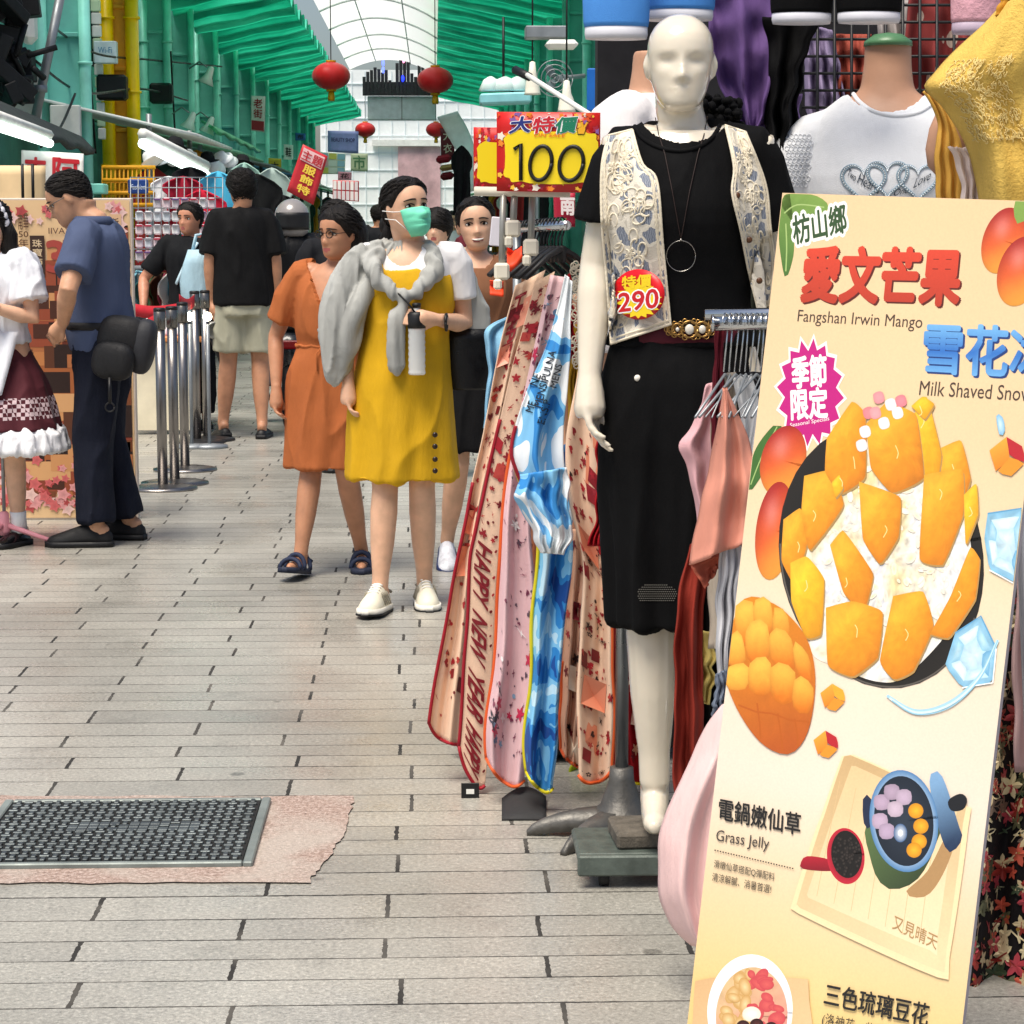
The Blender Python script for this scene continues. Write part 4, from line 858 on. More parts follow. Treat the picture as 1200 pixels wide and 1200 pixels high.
# --- woman in the yellow dress
YW = Person('woman in a mustard yellow dress and mint face mask, grey sweater over her shoulders', (gnd(474, 708)[0], 8.32), PI+.06, 1.62, 'f',
    dict(el=[(-.245, -.02, 1.125), (.235, -.03, 1.12)], wr=[(-.125, .19, 1.15), (.215, .05, .90)], kn=[(-.07, .06, .49), (.075, .07, .49)], an=[(-.085, -.06, .085), (.1, .1, .09)], toe=[(-.05, 1, 0), (.35, 1, .06)], head=(.04, .015, 1.575)),
    sk3, head=(.55, .13, .05), hands=((.9, .3, .1), (0, .12, -1)), palm=((.25, -.9, 0), (-1, .2, 0)), curl=(.8, .55), lean=(-.045, -.01, 0))
YW.hair(std_mask(.83, .5, .2), .05, extra=lambda b, H: (b.ball(H(0, -.56, .28), np.array([.17, .14, .2])*YW.hh, 14), b.tube([H(0, -.5, .3), H(.02, -.58, .1), H(.02, -.5, -.25), H(.02, -.4, -.5)], [.03, .035, .03, .01], 10)))
yel = cloth('mustard linen', 'd0a21c', .8, .1, .5)
mask_m = mat('mint mask', '74dcb8', .7, 0, .05, 8, .2, 200)
mb = MB(); mb.sheet(lambda u, v: YW.hp(lerp(-.98, .98, u), lerp(.0, .44, v)+.03*(1-(2*u-1)**2)*v, .035+.075*(1-abs(2*u-1)**1.5)*math.sin(PI*min(1, v*.8+.15))+.008*math.sin(v*26)*(1-abs(2*u-1))), 20, 18, thick=.002)
mk = YW.raw('face_mask', mb, mask_m); mb = MB()
for e in (-1, 1):
    for z in (.08, .42): mb.tube([YW.hp(e*.96, z, .03), YW.hp(e*1.35, lerp(z, .45, .6), .04), YW.hp(e*1.75, .42+(z-.25)*.4, .09)], .0018, 5)
YW.raw('ear_loop', mb, mat('white elastic', 'f0f0ee', .6), mk)
DT = [(.52, .208, .16, .15), (.62, .203, .155, .148), (.75, .195, .15, .143), (.88, .185, .142, .134), (1.0, .168, .132, .12), (1.12, .155, .14, .115), (1.22, .165, .145, .115), (1.3, .155, .128, .11), (1.34, .135, .1, .1)]
def folds(p):
    a = math.atan2(p[1], p[0]); g = min(1, max(0, (1.15-p[2])/.6)); return g*(.007*math.sin(a*5+p[2]*3)+.004*math.sin(a*11-p[2]*5+1))
YW.part('dress', [('loft', YW.torso(.012, .5, 1.36, DT, 40)), ('tube', [(-.095, .10, 1.25), (-.1, .06, 1.36), (-.1, -.02, 1.41), (-.09, -.09, 1.34)], .02), ('tube', [(.095, .10, 1.25), (.1, .06, 1.36), (.1, -.02, 1.41), (.09, -.09, 1.34)], .02)], yel, .009, 4, .009, (6, 6, 4), folds, 1)
mb = MB()
for z in (.565, .61, .66, .705):
    for e in (0,):
        x, y = -.115, .175; mb.ball((x-.0, y, z), (.011, .007, .011), 10)
YW.raw('button', mb, mat('dark buttons', '2a1c14', .3))
YW.part('tee_shirt', [('loft', YW.torso(.008, 1.05, 1.43)), YW.sleeve(0, .62, .062, .06), YW.sleeve(1, .5, .06, .058)], cloth('white cotton', 'e9e8ea'), .006, 4, .004, disp=scoop_fn(.08, 1.47, .115), seed=4)
grey_k = cloth('grey knit', 'a9aaa6', .95, .12, .6)
def band(pts, r, seed, name='sweater', flat=(1, .55)):
    pass
sw = []
sw.append(('loft', [ell(0, -.02+.0, z, hw, df, db, 36) for z, hw, df, db in ((1.17, .215, .05, .145), (1.25, .22, .07, .145), (1.32, .215, .08, .135), (1.38, .185, .075, .12), (1.42, .13, .06, .10), (1.445, .09, .045, .08))]))
def tub(pts, r, flat=None): return ('tube', spline(pts, 12), np.interp(np.linspace(0, 1, 12), np.linspace(0, 1, len(r)), r), True, flat)
sw += [tub([(.1, .02, 1.42), (.12, .12, 1.35), (.06, .165, 1.27), (.0, .18, 1.235)], [.03, .034, .03, .022]), tub([(-.1, .02, 1.42), (-.12, .11, 1.35), (-.06, .165, 1.27), (.0, .185, 1.235)], [.03, .032, .028, .022]),
       ('ball', (.0, .18, 1.235), (.036, .026, .032)), tub([(.0, .18, 1.225), (.025, .18, 1.15), (.035, .175, 1.05), (.03, .17, .97)], [.02, .028, .036, .034]),
       tub([(.17, .05, 1.39), (.225, .06, 1.28), (.255, .06, 1.14), (.265, .06, 1.0), (.27, .05, .93)], [.045, .062, .066, .056, .04]), tub([(.13, .08, 1.3), (.18, .1, 1.2), (.215, .09, 1.08), (.24, .07, .96)], [.035, .045, .045, .03]),
       tub([(-.17, .0, 1.39), (-.235, -.02, 1.28), (-.29, -.03, 1.15), (-.315, -.03, 1.02)], [.045, .058, .055, .04], (.42, 1))]
YW.part('sweater', sw, grey_k, .006, 2, .009, (16, 16, 5), lambda p: .006*math.sin(math.atan2(p[1], p[0])*22+p[2]*9), seed=7)
for i in (0, 1): YW.shoe(i, mat('cream sneaker', 'e9e2cc', .6, 0, .08, 20), white_sole, 'sneaker', open_='laces', hgt=.09)
mb = MB(); w_ = YW.joint('wr', 0); mb.tube([w_+np.array([-.035, -.006, -.01])+.031*np.array([.15*math.cos(a), math.cos(a), math.sin(a)]) for a in np.linspace(0, 2*PI, 20)], .006, 6); YW.raw('watch', mb, black_p)
# bottle held in her hand
bc = YW.w(np.array([-.045, .205, 1.15])); bt_ = thing('water_bottle', 'clear ribbed water bottle with a black sleeve in the masked woman\'s hand', 'bottle', bc-[0, 0, .2])
clear = NT('clear plastic'); clear.b.inputs['Base Color'].default_value = (.8, .84, .86, 1); clear.b.inputs['Roughness'].default_value = .12; clear.b.inputs['Alpha'].default_value = .55; clear.b.inputs['IOR'].default_value = 1.35
mb = MB(); prof = [(.028, -.2), (.032, -.195)]+[(.032-.0025*(i % 2), -.19+i*.011) for i in range(15)]+[(.03, -.02), (.02, .01), (.014, .03), (.014, .045)]; mb.lathe(prof, bc, 20); mb.build('body', clear.m, bt_)
mb = MB(); mb.lathe([(.0335, -.03), (.0345, -.01), (.034, .02), (.026, .03)], bc, 20); mb.lathe([(.016, .045), (.016, .06), (.01, .062)], bc, 16); mb.build('cap', black_p, bt_)
mb = MB(); mb.tube([bc+[.0, -.01, .02], bc+[-.03, -.02, .06], bc+[-.06, .0, .09], bc+[-.075, .03, .1]], .008, 6, flat=(1, .4)); mb.build('strap', black_p, bt_)
# black shoulder bag at her hip
c = YW.w(np.array([-.26, -.07, 1.0])); bg = thing('shoulder_bag', 'black shoulder bag tucked under the masked woman\'s arm', 'bag', c-[0, 0, .13])
lea = mat('black leather', '0d0d10', .35, 0, .1, 10, .3, 150); mb = MB(); mb.loft([ell(c[0], c[1], c[2]+z, hw, .06, .06, 28)*1 for z, hw in ((-.13, .09), (-.12, .12), (-.02, .13), (.06, .12), (.1, .1))]); mb.build('body', lea, bg)
mb = MB(); mb.tube([c+[-.08, 0, .09], c+[-.04, .0, .25], c+[.0, .02, .36]], .012, 8); mb.build('strap', lea, bg)

# --- woman in the orange dress
OW = Person('woman in an orange belted dress with round glasses, looking sideways', (gnd(388, 668)[0], 9.2), PI-.12, 1.52, 'f',
    dict(el=[(-.235, .0, 1.12), (.25, -.03, 1.1)], wr=[(-.1, .16, 1.17), (.235, .05, .86)], kn=[(-.09, .08, .5), (.075, .05, .495)], an=[(-.13, -.12, .085), (.115, .14, .10)], toe=[(-.15, 1, 0), (.2, 1, .18)], head=(.0, .02, 1.575)),
    sk2, lean=(-.05, 0, 0), head=(-.62, -.04, 0), hands=((.3, .2, .9), (0, .1, -1)), palm=((.9, -.3, 0), (-1, .3, 0)), curl=(.8, .6))
OW.hair(std_mask(.80, .45, .16), .075, extra=lambda b, H: (b.loft([[H(math.cos(a)*w*1.05, -.15+math.sin(a)*d-.12, z) for a in np.arange(24)*2*PI/24] for z, w, d in ((.75, .3, .3), (.55, .37, .38), (.3, .38, .36), (.1, .33, .3), (-.06, .2, .2), (-.1, .05, .05))])))
glasses(OW, mat('dark tortoise frame', '1c130f', .3))
org = cloth('orange linen', 'ab6136', .85, .1, .55)
DO = [(.50, .2, .15, .15), (.6, .196, .145, .145), (.75, .19, .138, .143), (.88, .182, .13, .135), (.98, .168, .118, .12), (1.05, .15, .105, .105), (1.08, .15, .105, .105), (1.14, .165, .13, .115), (1.25, .172, .145, .118), (1.33, .175, .125, .115), (1.39, .165, .09, .1), (1.425, .115, .06, .075)]
OW.part('dress', [('loft', OW.torso(.01, .5, 1.43, DO, 40)), OW.sleeve(0, .75, .066, .075), OW.sleeve(1, .75, .066, .076)], org, .0065, 3, .01, (7, 7, 4), lambda p: folds((p[0], p[1], p[2]+.12))+(-.04 if p[1] > 0 and 1.22 < p[2] < 1.47 and abs(p[0]) < .075*(p[2]-1.22)/.19 else 0), 9)
mb = MB(); mb.tube([OW.torso(.014, 1.0, 1.1, DO, 40)[2][j % 40]+[0, 0, .004*math.sin(j*2)] for j in range(41)], .008, 6); mb.tube([(.0, .125, 1.07), (.03, .14, 1.03), (.025, .145, .95)], .004, 5); mb.tube([(.0, .125, 1.07), (-.02, .14, 1.02), (-.01, .145, .97)], .004, 5); OW.raw('tie_belt', mb, org)
for i in (0, 1): OW.shoe(i, mat('navy sandal strap', '1c2742', .7), mat('navy sandal sole', '20263a', .7), 'sandal', straps=True)

# --- smiling woman behind
SW = Person('smiling woman in a brown top walking behind the masked woman', (gnd(556, 650)[0], 9.25), PI+.12, 1.56, 'f',
    dict(el=[(-.24, 0, 1.11), (.24, 0, 1.11)], wr=[(-.22, .1, .9), (.22, .1, .9)], kn=[(-.085, .04, .49), (.09, .05, .5)], an=[(-.085, 0, .085), (.12, -.12, .12)], toe=[(0, 1, 0), (.1, 1, -.35)]), sk3, head=(-.12, .02, .08), smile=True)
SW.hair(std_mask(.84, .45, .12), .05, extra=lambda b, H: b.ball(H(0, -.5, .4), np.array([.2, .14, .22])*SW.hh, 12))
SW.part('blouse', [('loft', SW.torso(.018, .9, 1.43)), SW.sleeve(0, .85, .07, .065), SW.sleeve(1, .85, .07, .065)], cloth('brown knit', '8a5f45', .9), .008, 4, .008, disp=scoop_fn(.08, 1.47, .09), seed=11)
SW.part('skirt', [('loft', [ell(0, 0, z, hw, d, d, 36) for z, hw, d in ((.56, .2, .16), (.75, .2, .155), (.9, .19, .145), (1.0, .165, .12), (1.04, .15, .11))])], cloth('black cotton', '101013'), .011, 3, .01, disp=folds)
for i in (0, 1): SW.shoe(i, mat('white navy trainer', 'd5d8e0', .5, 0, .3, 30), mat('navy trainer sole', '1e2a55', .5), 'trainer', hgt=.085)

# --- man in the blue polo, hand on hip, looking down
PM = Person('man in a blue polo shirt looking down with a hand on his hip', (gnd(129, 634)[0], 10.12), PI/2-.12, 1.71, 'm',
    dict(sh=[(-.19, 0, 1.385), (.19, 0, 1.385)], el=[(-.37, .05, 1.155), (.26, .1, 1.13)], wr=[(-.215, .12, 1.01), (.16, .22, .98)], kn=[(-.09, .03, .49), (.09, .02, .49)], an=[(-.12, .02, .085), (.12, -.07, .085)], toe=[(-.12, 1, 0), (.1, 1, 0)], head=(0, .105, 1.555)), sk1,
    head=(.1, -.5, 0), hands=((.35, .6, -.6), (-.5, .3, -.5)), palm=((.85, -.45, .1), (-.9, 0, 0)), curl=(.45, .6), lean=(0, .03, 0))
PM.hair(lambda a, z: z-float(np.interp(abs(a), [0, .6, .95, 1.2, 1.5, 1.7, 2.2, PI], [.82, .80, .72, .58, .5, .5, .34, .3])), .045)
glasses(PM, mat('thin metal frame', '6d6a66', .3, .6), False, .065)
MT = [(.88, .178, .135, .125), (.95, .185, .15, .13), (1.05, .182, .16, .125), (1.15, .182, .155, .122), (1.26, .192, .14, .125), (1.33, .2, .13, .125), (1.39, .19, .105, .112), (1.425, .125, .08, .085), (1.445, .085, .07, .07)]
pol = cloth('blue pique', '4b5672', .85, .08, .35)
PM.part('polo_shirt', [('loft', PM.torso(.008, .88, 1.45, MT)), PM.sleeve(0, .72, .078, .083), PM.sleeve(1, .72, .078, .08)], pol, .009, 3, .009, (7, 7, 5), seed=13)
mb = MB(); q = PM.off(1.44); mb.loft([ell(q[0], q[1]+.012, z, hw, hd, hd+.01, 28) for z, hw, hd in ((1.42, .1, .085), (1.45, .082, .075), (1.475, .078, .07), (1.47, .086, .078), (1.435, .108, .095))]); PM.raw('collar', mb, pol)
nav = cloth('navy twill', '141826', .85, .1, .6)
PM.part('trousers', [('loft', [ell(0, 0, z, hw, d, d, 36) for z, hw, d in ((.8, .17, .13), (.9, .178, .135), (1.0, .17, .128))]), PM.leg(0, 1.93, .108, .075, .084), PM.leg(1, 1.93, .108, .075, .084)], nav, .01, 3, .014, (7, 7, 6), seed=15)
for i in (0, 1): PM.shoe(i, mat('black mesh shoe', '0f0f11', .7), black_sole, 'shoe', L=.29, hgt=.085)
# waist bag slung behind him
c = PM.w(np.array([-.13, -.13, .9])); wb = thing('waist_bag', 'bulky black waist bag slung behind the blue polo man', 'bag', c-[0, 0, .2]); nyl = mat('black nylon', '141417', .65, 0, .15, 8, .4, 200, wrinkle=.4)
mb = MB()
def blob_box(b, c, r, n=24, e=.55, rot=None):
    rings = []
    for a in np.linspace(-PI/2*.97, PI/2*.97, 13):
        th = np.arange(n)*2*PI/n; sp = lambda t: np.sign(t)*np.abs(t)**e
        q = np.stack([sp(np.cos(th))*r[0]*math.cos(a)**e, sp(np.sin(th))*r[1]*math.cos(a)**e, np.full(n, math.copysign(abs(math.sin(a))**e, math.sin(a))*r[2])], 1)
        rings.append((q if rot is None else q @ rot.T)+V3(c))
    b.loft(rings)
blob_box(mb, c+[-.01, 0, .03], (.115, .08, .11), rot=roty(.12), e=.7); mb.build('body', nyl, wb)
mb = MB(); blob_box(mb, c+[.085, -.0, .0], (.055, .08, .125), rot=roty(.2), e=.72); mb.build('side_pouch', mat('charcoal nylon', '26272c', .6, 0, .1, 8, .4, 200), wb)
mb = MB(); blob_box(mb, c+[-.04, -.08, -.06], (.095, .05, .085), rot=roty(.15), e=.7); mb.build('front_pocket', nyl, wb)
mb = MB(); mb.tube([PM.w(p+[0, 0, .99]) for p in (ell(0, 0, 0, .195, .16, .15, 28))]+[PM.w(ell(0, 0, .99, .195, .16, .15, 28)[0])], .02, 6, flat=(.4, 1)); mb.build('belt', nyl, wb)
mb = MB(); mb.tube([c+[-.05, -.13, -.13], c+[-.05, -.14, -.24]], .008, 6); mb.tube([c+np.array([-.05+.02*math.cos(a), -.14, -.26+.02*math.sin(a)]) for a in np.linspace(0, 2*PI, 14)], .004, 5); mb.build('key_ring', black_p, wb)

# --- man in black T-shirt seen from behind
BM = Person('man in a black T-shirt and khaki shorts seen from behind', (gnd(288, 512)[0], 15.35), .05, 1.84, 'm', dict(sh=[(-.155, 0, 1.385), (.155, 0, 1.385)], el=[(-.205, -.02, 1.12), (.205, -.02, 1.12)], wr=[(-.20, .02, .87), (.205, .02, .87)], kn=[(-.1, .0, .49), (.1, .02, .49)], an=[(-.14, -.02, .085), (.11, -.08, .085)], toe=[(-.35, .9, -.15), (.1, 1, 0)]), sk2, head=(.25, -.02, 0), vox=.009, face=False)
BM.hair(lambda a, z: z-float(np.interp(abs(a), [0, .8, 1.2, 1.6, 2.2, PI], [.8, .74, .5, .4, .16, .1])), .085)
BM.part('tee_shirt', [('loft', BM.torso(.022, .83, 1.45, [(.82, .168, .13, .13), (.95, .172, .135, .125), (1.1, .172, .135, .12), (1.26, .168, .13, .12), (1.34, .165, .115, .115), (1.395, .15, .095, .105), (1.43, .12, .075, .085), (1.45, .075, .06, .065)])), BM.sleeve(0, .86, .072, .078), BM.sleeve(1, .86, .072, .078)], cloth('black jersey', '0b0b0d', .8), .011, 4, .01, seed=17)
BM.part('shorts', [('loft', [ell(0, 0, z, hw, d, d, 30) for z, hw, d in ((.78, .172, .135), (.93, .165, .125))]), BM.leg(0, .86, .085, .105), BM.leg(1, .86, .085, .105)], cloth('khaki shorts', 'aaa894', .85, .1, .6), .011, 3, .012, seed=18)
for i in (0, 1): BM.shoe(i, mat('black loafer', '121214', .5), black_sole, 'loafer', L=.28, hgt=.06)
c = BM.w(np.array([-.22, .06, .74])); gm = thing('camera_gimbal', 'dark camera on a hand grip held by the man in black', 'camera', c-[0, 0, .3])
mb = MB(); blob_box(mb, c+[0, 0, .08], (.075, .06, .1)); mb.build('body', black_p, gm); mb = MB(); mb.lathe([(.05, -.06), (.06, -.05), (.06, .06), (.05, .07), (.045, .05)], c+[.03, -.05, -.06], 18, rot=rotx(PI/2) @ roty(.3)); mb.build('lens', mat('silver lens barrel', '9a9a96', .35, .5), gm)
mb = MB(); mb.tube([c+[.02, 0, -.1], c+[.07, 0, -.25], c+[.13, 0, -.38]], [.03, .02, .028], 10); mb.build('grip', black_p, gm)

# --- girl at the left edge in apron and ruffled skirt
GP = gnd(8, 636)
GW = Person('girl in a maroon skirt and white ruffled apron reading her phone', (GP[0], 10.1), PI-.5, 1.56, 'f', dict(el=[(-.23, .02, 1.12), (.235, .0, 1.1)], wr=[(-.1, .2, 1.19), (.07, .2, 1.17)], kn=[(-.09, .02, .49), (.09, .02, .49)], an=[(-.09, -.0, .085), (.09, -.02, .085)], head=(0, .03, 1.57)), sk3, head=(.25, -.3, 0), hands=((.5, .3, .6), (-.5, .3, .6)), palm=((.4, -.6, 0), (-.4, -.6, 0)), curl=(.9, .9))
GW.hair(std_mask(.76, .3, -.05), .07, extra=lambda b, H: [b.tube([H(e*.3, .0, .6), H(e*.38, .02, .3), H(e*.36, .1, .0), H(e*.3, .2, -.4), H(e*.28, .2, -.75)], [.03, .04, .042, .036, .01], 10) for e in (-1, 1)])
mb = MB()
for i in range(13):
    a = lerp(-1.45, 1.45, i/12); p = GW.hc+GW.Rh @ (np.array([math.sin(a)*.36, .06, .02+math.cos(a)*.56])*GW.hh); mb.ball(p, (.022, .02, .026), 8)
GW.raw('headband', mb, cloth('white frill', 'eceaee', .9))
wh = cloth('white blouse cotton', 'e4e6ec', .9, .08, .6)
GW.part('blouse', [('loft', GW.torso(.015, 1.0, 1.43)), GW.sleeve(0, .66, .075, .09), GW.sleeve(1, .66, .075, .09)], wh, .009, 3, .012, (12, 12, 9), seed=21)
def chk():
    k = NT('maroon check'); tc = k.n('TexCoord').outputs['Object']; c = k.n('TexChecker'); c.inputs['Scale'].default_value = 55; k.l(tc, c.inputs[0]); sp = k.n('SeparateXYZ'); k.l(tc, sp.inputs[0])
    m_ = k.math('MULTIPLY', k.math('GREATER_THAN', sp.outputs[2], .585), k.math('LESS_THAN', sp.outputs[2], .68)); m_ = k.math('MULTIPLY', m_, c.outputs['Fac']); k.l(k.mix(m_, S('4e1420').tolist(), (.65, .5, .52)), k.b.inputs['Base Color']); k.b.inputs['Roughness'].default_value = .85; return k.m
GW.part('skirt', [('loft', [ell(0, 0, z, hw, d, d, 48, .03, 12) for z, hw, d in ((.58, .3, .27), (.7, .27, .24), (.85, .22, .19), (.98, .15, .12), (1.06, .14, .11))])], chk(), .009, 2, .006)
GW.part('petticoat', [('loft', [ell(0, 0, z, hw, hw*.9, hw*.9, 96, .045, 22) for z, hw in ((.47, .33), (.49, .335), (.56, .315), (.6, .28))])], cloth('white ruffle', 'efeff2', .9, .05, .6), .009, 1, .012, (18, 18, 8))
mb = MB(); mb.sheet(lambda u, v: (lerp(-.17, .17, u)*(1+.1*v), .14+.11*(1-v)*1.1-.25*(u-.5)**2+.012*math.sin(u*30), lerp(.68, 1.06, v)-.06*math.sin(PI*u)*(1-v)+.08*(1-v)), 28, 14, thick=.006)
mb.sheet(lambda u, v: (lerp(-.1, .1, u), .135+.02*v-.3*(u-.5)**2, lerp(1.06, 1.3, v)), 12, 8, thick=.006); GW.raw('apron', mb, wh)
for i in (0, 1):
    mb = MB(); w_, e_ = GW.joint('wr', i), GW.joint('el', i); d_ = (e_-w_)/np.linalg.norm(e_-w_); a_ = np.cross(d_, [0, 0, 1.]); a_ /= np.linalg.norm(a_); b_ = np.cross(d_, a_)
    mb.tube([w_+d_*.03+(a_*math.cos(t)+b_*math.sin(t))*(.036+.006*math.sin(t*7)) for t in np.linspace(0, 2*PI, 40)], .013, 7); GW.raw('cuff', mb, wh)
for i in (0, 1): mb = MB(); n_ = V3(GW.J['an'][i]); mb.tube([n_+[0, 0, -.02], n_+[0, .002, .05], n_+[0, .004, .085]], [.043, .04, .042], 14); GW.raw('sock', mb, cloth('white sock', 'ececec'))
for i in (0, 1): GW.shoe(i, mat('black patent leather', '0c0c0e', .2), black_sole, 'mary_jane', hgt=.062)
c = GW.w(np.array([-.01, .27, 1.27])); ph = thing('phone', 'gold-edged phone held up by the girl in the apron', 'phone', c); mb = MB(); mb.box(c, (.075, .012, .15), rotz(.5) @ rotx(-.5), bev=.005); mb.build('body', black_p, ph); mb = MB(); mb.box(c+np.array([.006, -.008, .045]), (.06, .008, .03), rotz(.5) @ rotx(-.5), bev=.004); mb.build('camera_bump', mat('gold trim', 'c09a50', .3, .6), ph)
# pink selfie stand in front of her
g0 = gnd(6, 640); st = thing('selfie_stand', 'selfie stand with a pink tripod base in front of the apron girl', 'tripod', g0)
mb = MB(); mb.tube([g0+[0, 0, .1], g0+[0, 0, 1.45]], .008, 8); mb.build('pole', grey_m, st); mb = MB()
pnk = mat('pink plastic', 'e79aa4', .4)
mb.lathe([(.02, .05), (.026, .07), (.022, .15), (.012, .16)], g0, 14); mb.build('hub', pnk, st)
for a in (-.12, 2.2, 4.2): mb = MB(); mb.tube([g0+[0, 0, .1], g0+np.array([math.cos(a)*.26, math.sin(a)*.26, .012])], [.014, .009], 8); mb.build('leg', pnk, st)

# --- figures further back
def simple(label, base, yaw, h, sex, topc, botc, sk_, head=(0, 0, 0), hairf=None, J=None, sl=.8, skirt=False, long_=False):
    p = Person(label, base, yaw, h, sex, J, sk_, head, vox=.012)
    p.hair(hairf or std_mask(.8, .42, .1), .07, extra=(lambda b, H: b.loft([[H(math.cos(a)*w, -.2+math.sin(a)*d, z) for a in np.arange(18)*2*PI/18] for z, w, d in ((.7, .3, .25), (.4, .36, .3), (0, .33, .25), (-.3, .2, .15))])) if long_ else None)
    p.part('top', [('loft', p.torso(.02, .86, 1.44)), p.sleeve(0, sl, .075, .072), p.sleeve(1, sl, .075, .072)], cloth('cloth '+topc, topc), .014, 4, .01, seed=h*10)
    p.part('trousers', [('loft', [ell(0, 0, z, hw, d, d, 24) for z, hw, d in ((.8, .17, .125), (.98, .165, .12))]), p.leg(0, 1.9, .105, .07, .08), p.leg(1, 1.9, .105, .07, .08)], cloth('cloth '+botc, botc), .014, 3, .012)
    for i in (0, 1): p.shoe(i, mat('dark shoe', '17171a', .6), black_sole)
    return p
p = simple('stall keeper in black leaning on the counter beside the steel posts', (at(224, 300, 16.0)[0], 16.0), PI-.25, 1.62, 'm', '131417', '1d2024', sk4, head=(-.25, .02, 0), J=dict(el=[(-.26, .0, 1.1), (.36, .05, 1.13)], wr=[(-.2, .2, .95), (.3, .22, .92)]))
mb = MB(); mb.tube(spline([p.w(V3(q)) for q in ((-.1, .13, 1.4), (-.02, .17, 1.25), (.06, .16, 1.1))], 10), .035, 8, flat=(1, .3)); mb.build('towel', cloth('pale blue towel', 'b9d3df'), p.t)
c = at(236, 330, 15.5); b_ = thing('carrier_bag', 'pale blue carrier bag held in front of the stall keeper', 'bag', c-[0, 0, .2]); mb = MB(); mb.loft([ell(c[0], c[1], c[2]+z, hw, .08, .08, 24, .06, 5, z*9) for z, hw in ((-.24, .08), (-.2, .13), (0, .15), (.12, .13), (.22, .09))]); mb.build('body', cloth('pale blue plastic', 'a9c8d6', .3, wrinkle=.9), b_); mb = MB(); mb.tube([c+[-.06, 0, .2], c+[-.03, 0, .32], c+[.03, 0, .33], c+[.06, 0, .2]], .012, 6); mb.build('handle', cloth('pale blue plastic', 'a9c8d6', .3), b_)
simple('dark-haired passer-by in black just behind the orange-dressed woman', (at(394, 300, 13.2)[0], 13.2), PI+.4, 1.6, 'f', '1b1c20', '22242a', sk3, long_=True, head=(.3, -.2, 0))
simple('brown-haired passer-by in beige between the masked and the smiling woman', (at(514, 300, 12.8)[0], 12.8), PI-.3, 1.55, 'f', 'b8a890', '30343c', sk3, hairf=std_mask(.5, .3, .05))
simple('tall far passer-by in black under the red rack of packets', (at(444, 300, 26)[0], 26), .2, 1.72, 'm', '16181c', '2a2c34', sk2)
simple('far passer-by in white near the end facade', (at(530, 300, 30)[0], 30), PI, 1.68, 'f', 'e4e4e6', '3a3f4a', sk3, long_=True)
simple('far shopper in maroon beside the folded cloths', (at(548, 300, 20)[0], 20), 1.3, 1.6, 'f', '5a1f2a', '1b1c20', sk3, long_=True)
# --- rider with grey helmet on a scooter
g0 = gnd(338, 500); Yh = 16.3
RM = Person('rider in a black jacket and blue jeans with a grey full helmet on a scooter', (at(343, 300, Yh)[0], Yh, 0), .1, 1.62, 'm',
    dict(el=[(-.26, .14, 1.12), (.26, .14, 1.12)], wr=[(-.27, .36, 1.05), (.27, .36, 1.05)], kn=[(-.2, .36, .66), (.2, .36, .66)], an=[(-.22, .32, .26), (.22, .32, .26)], hp=[(-.1, 0, .82), (.1, 0, .82)]), sk2, vox=.011, face=False, hands=((0, .9, -.2), (0, .9, -.2)), palm=((0, -.2, -1), (0, -.2, -1)), curl=(1.2, 1.2))
mb = MB(); mb.ball(RM.hc+[0, -.01, .015], (.135, .15, .14), 28); mb.lathe([(.1, -.13), (.125, -.1), (.128, -.04)], RM.hc+[0, -.01, 0], 28, sy=1.1); h_ = RM.raw('helmet', mb, mat('grey helmet shell', '8d8886', .25, 0, .1, coat=.5))
mb = MB(); mb.sheet(lambda u, v: RM.hc+np.array([.142*math.sin(lerp(-1.1, 1.1, u)), -.01-.155*math.cos(lerp(-1.1, 1.1, u)), lerp(-.08, .05, v)]), 16, 6, thick=.004); RM.raw('rear_panel', mb, black_p, h_)
RM.part('jacket', [('loft', RM.torso(.035, .8, 1.44)), RM.sleeve(0, 1.9, .09, .06), RM.sleeve(1, 1.9, .09, .06)], cloth('black jacket', '0e0f12', .6, wrinkle=.6), .012, 4, .014, seed=24)
RM.part('jeans', [('loft', [ell(0, .05, z, hw, d, d, 24) for z, hw, d in ((.74, .17, .16), (.85, .18, .15), (.95, .165, .12))]), RM.leg(0, 1.9, .12, .08, .095), RM.leg(1, 1.9, .12, .08, .095)], cloth('blue denim', '5a7a9c', .85, .15, .5), .012, 3, .014)
for i in (0, 1): RM.shoe(i, mat('dark shoe', '17171a', .6), black_sole)
s0 = np.array([RM.base[0], Yh, 0]); sct = thing('motor_scooter', 'dark scooter ridden by the helmeted rider', 'scooter', s0)
mb = MB(); blob_box(mb, s0+[0, -.12, .55], (.16, .42, .2), e=.7); mb.build('body', mat('dark scooter paint', '1c2026', .3, coat=.5), sct)
mb = MB(); blob_box(mb, s0+[0, -.1, .75], (.14, .38, .07), e=.7); mb.build('seat', lea, sct)
mb = MB(); blob_box(mb, s0+[0, .55, .6], (.18, .07, .35), rot=rotx(.25)); mb.build('leg_shield', mat('dark scooter paint', '1c2026', .3), sct)
mb = MB(); mb.box(s0+np.array([0, .3, .22]), (.32, .5, .05), bev=.02); mb.build('footboard', black_p, sct)
mb = MB(); mb.tube([s0+[-.3, .42, 1.0], s0+[0, .48, 1.02], s0+[.3, .42, 1.0]], .02, 8); mb.tube([s0+[0, .48, 1.0], s0+[0, .75, .3]], .03, 8); mb.build('handlebar', black_p, sct)
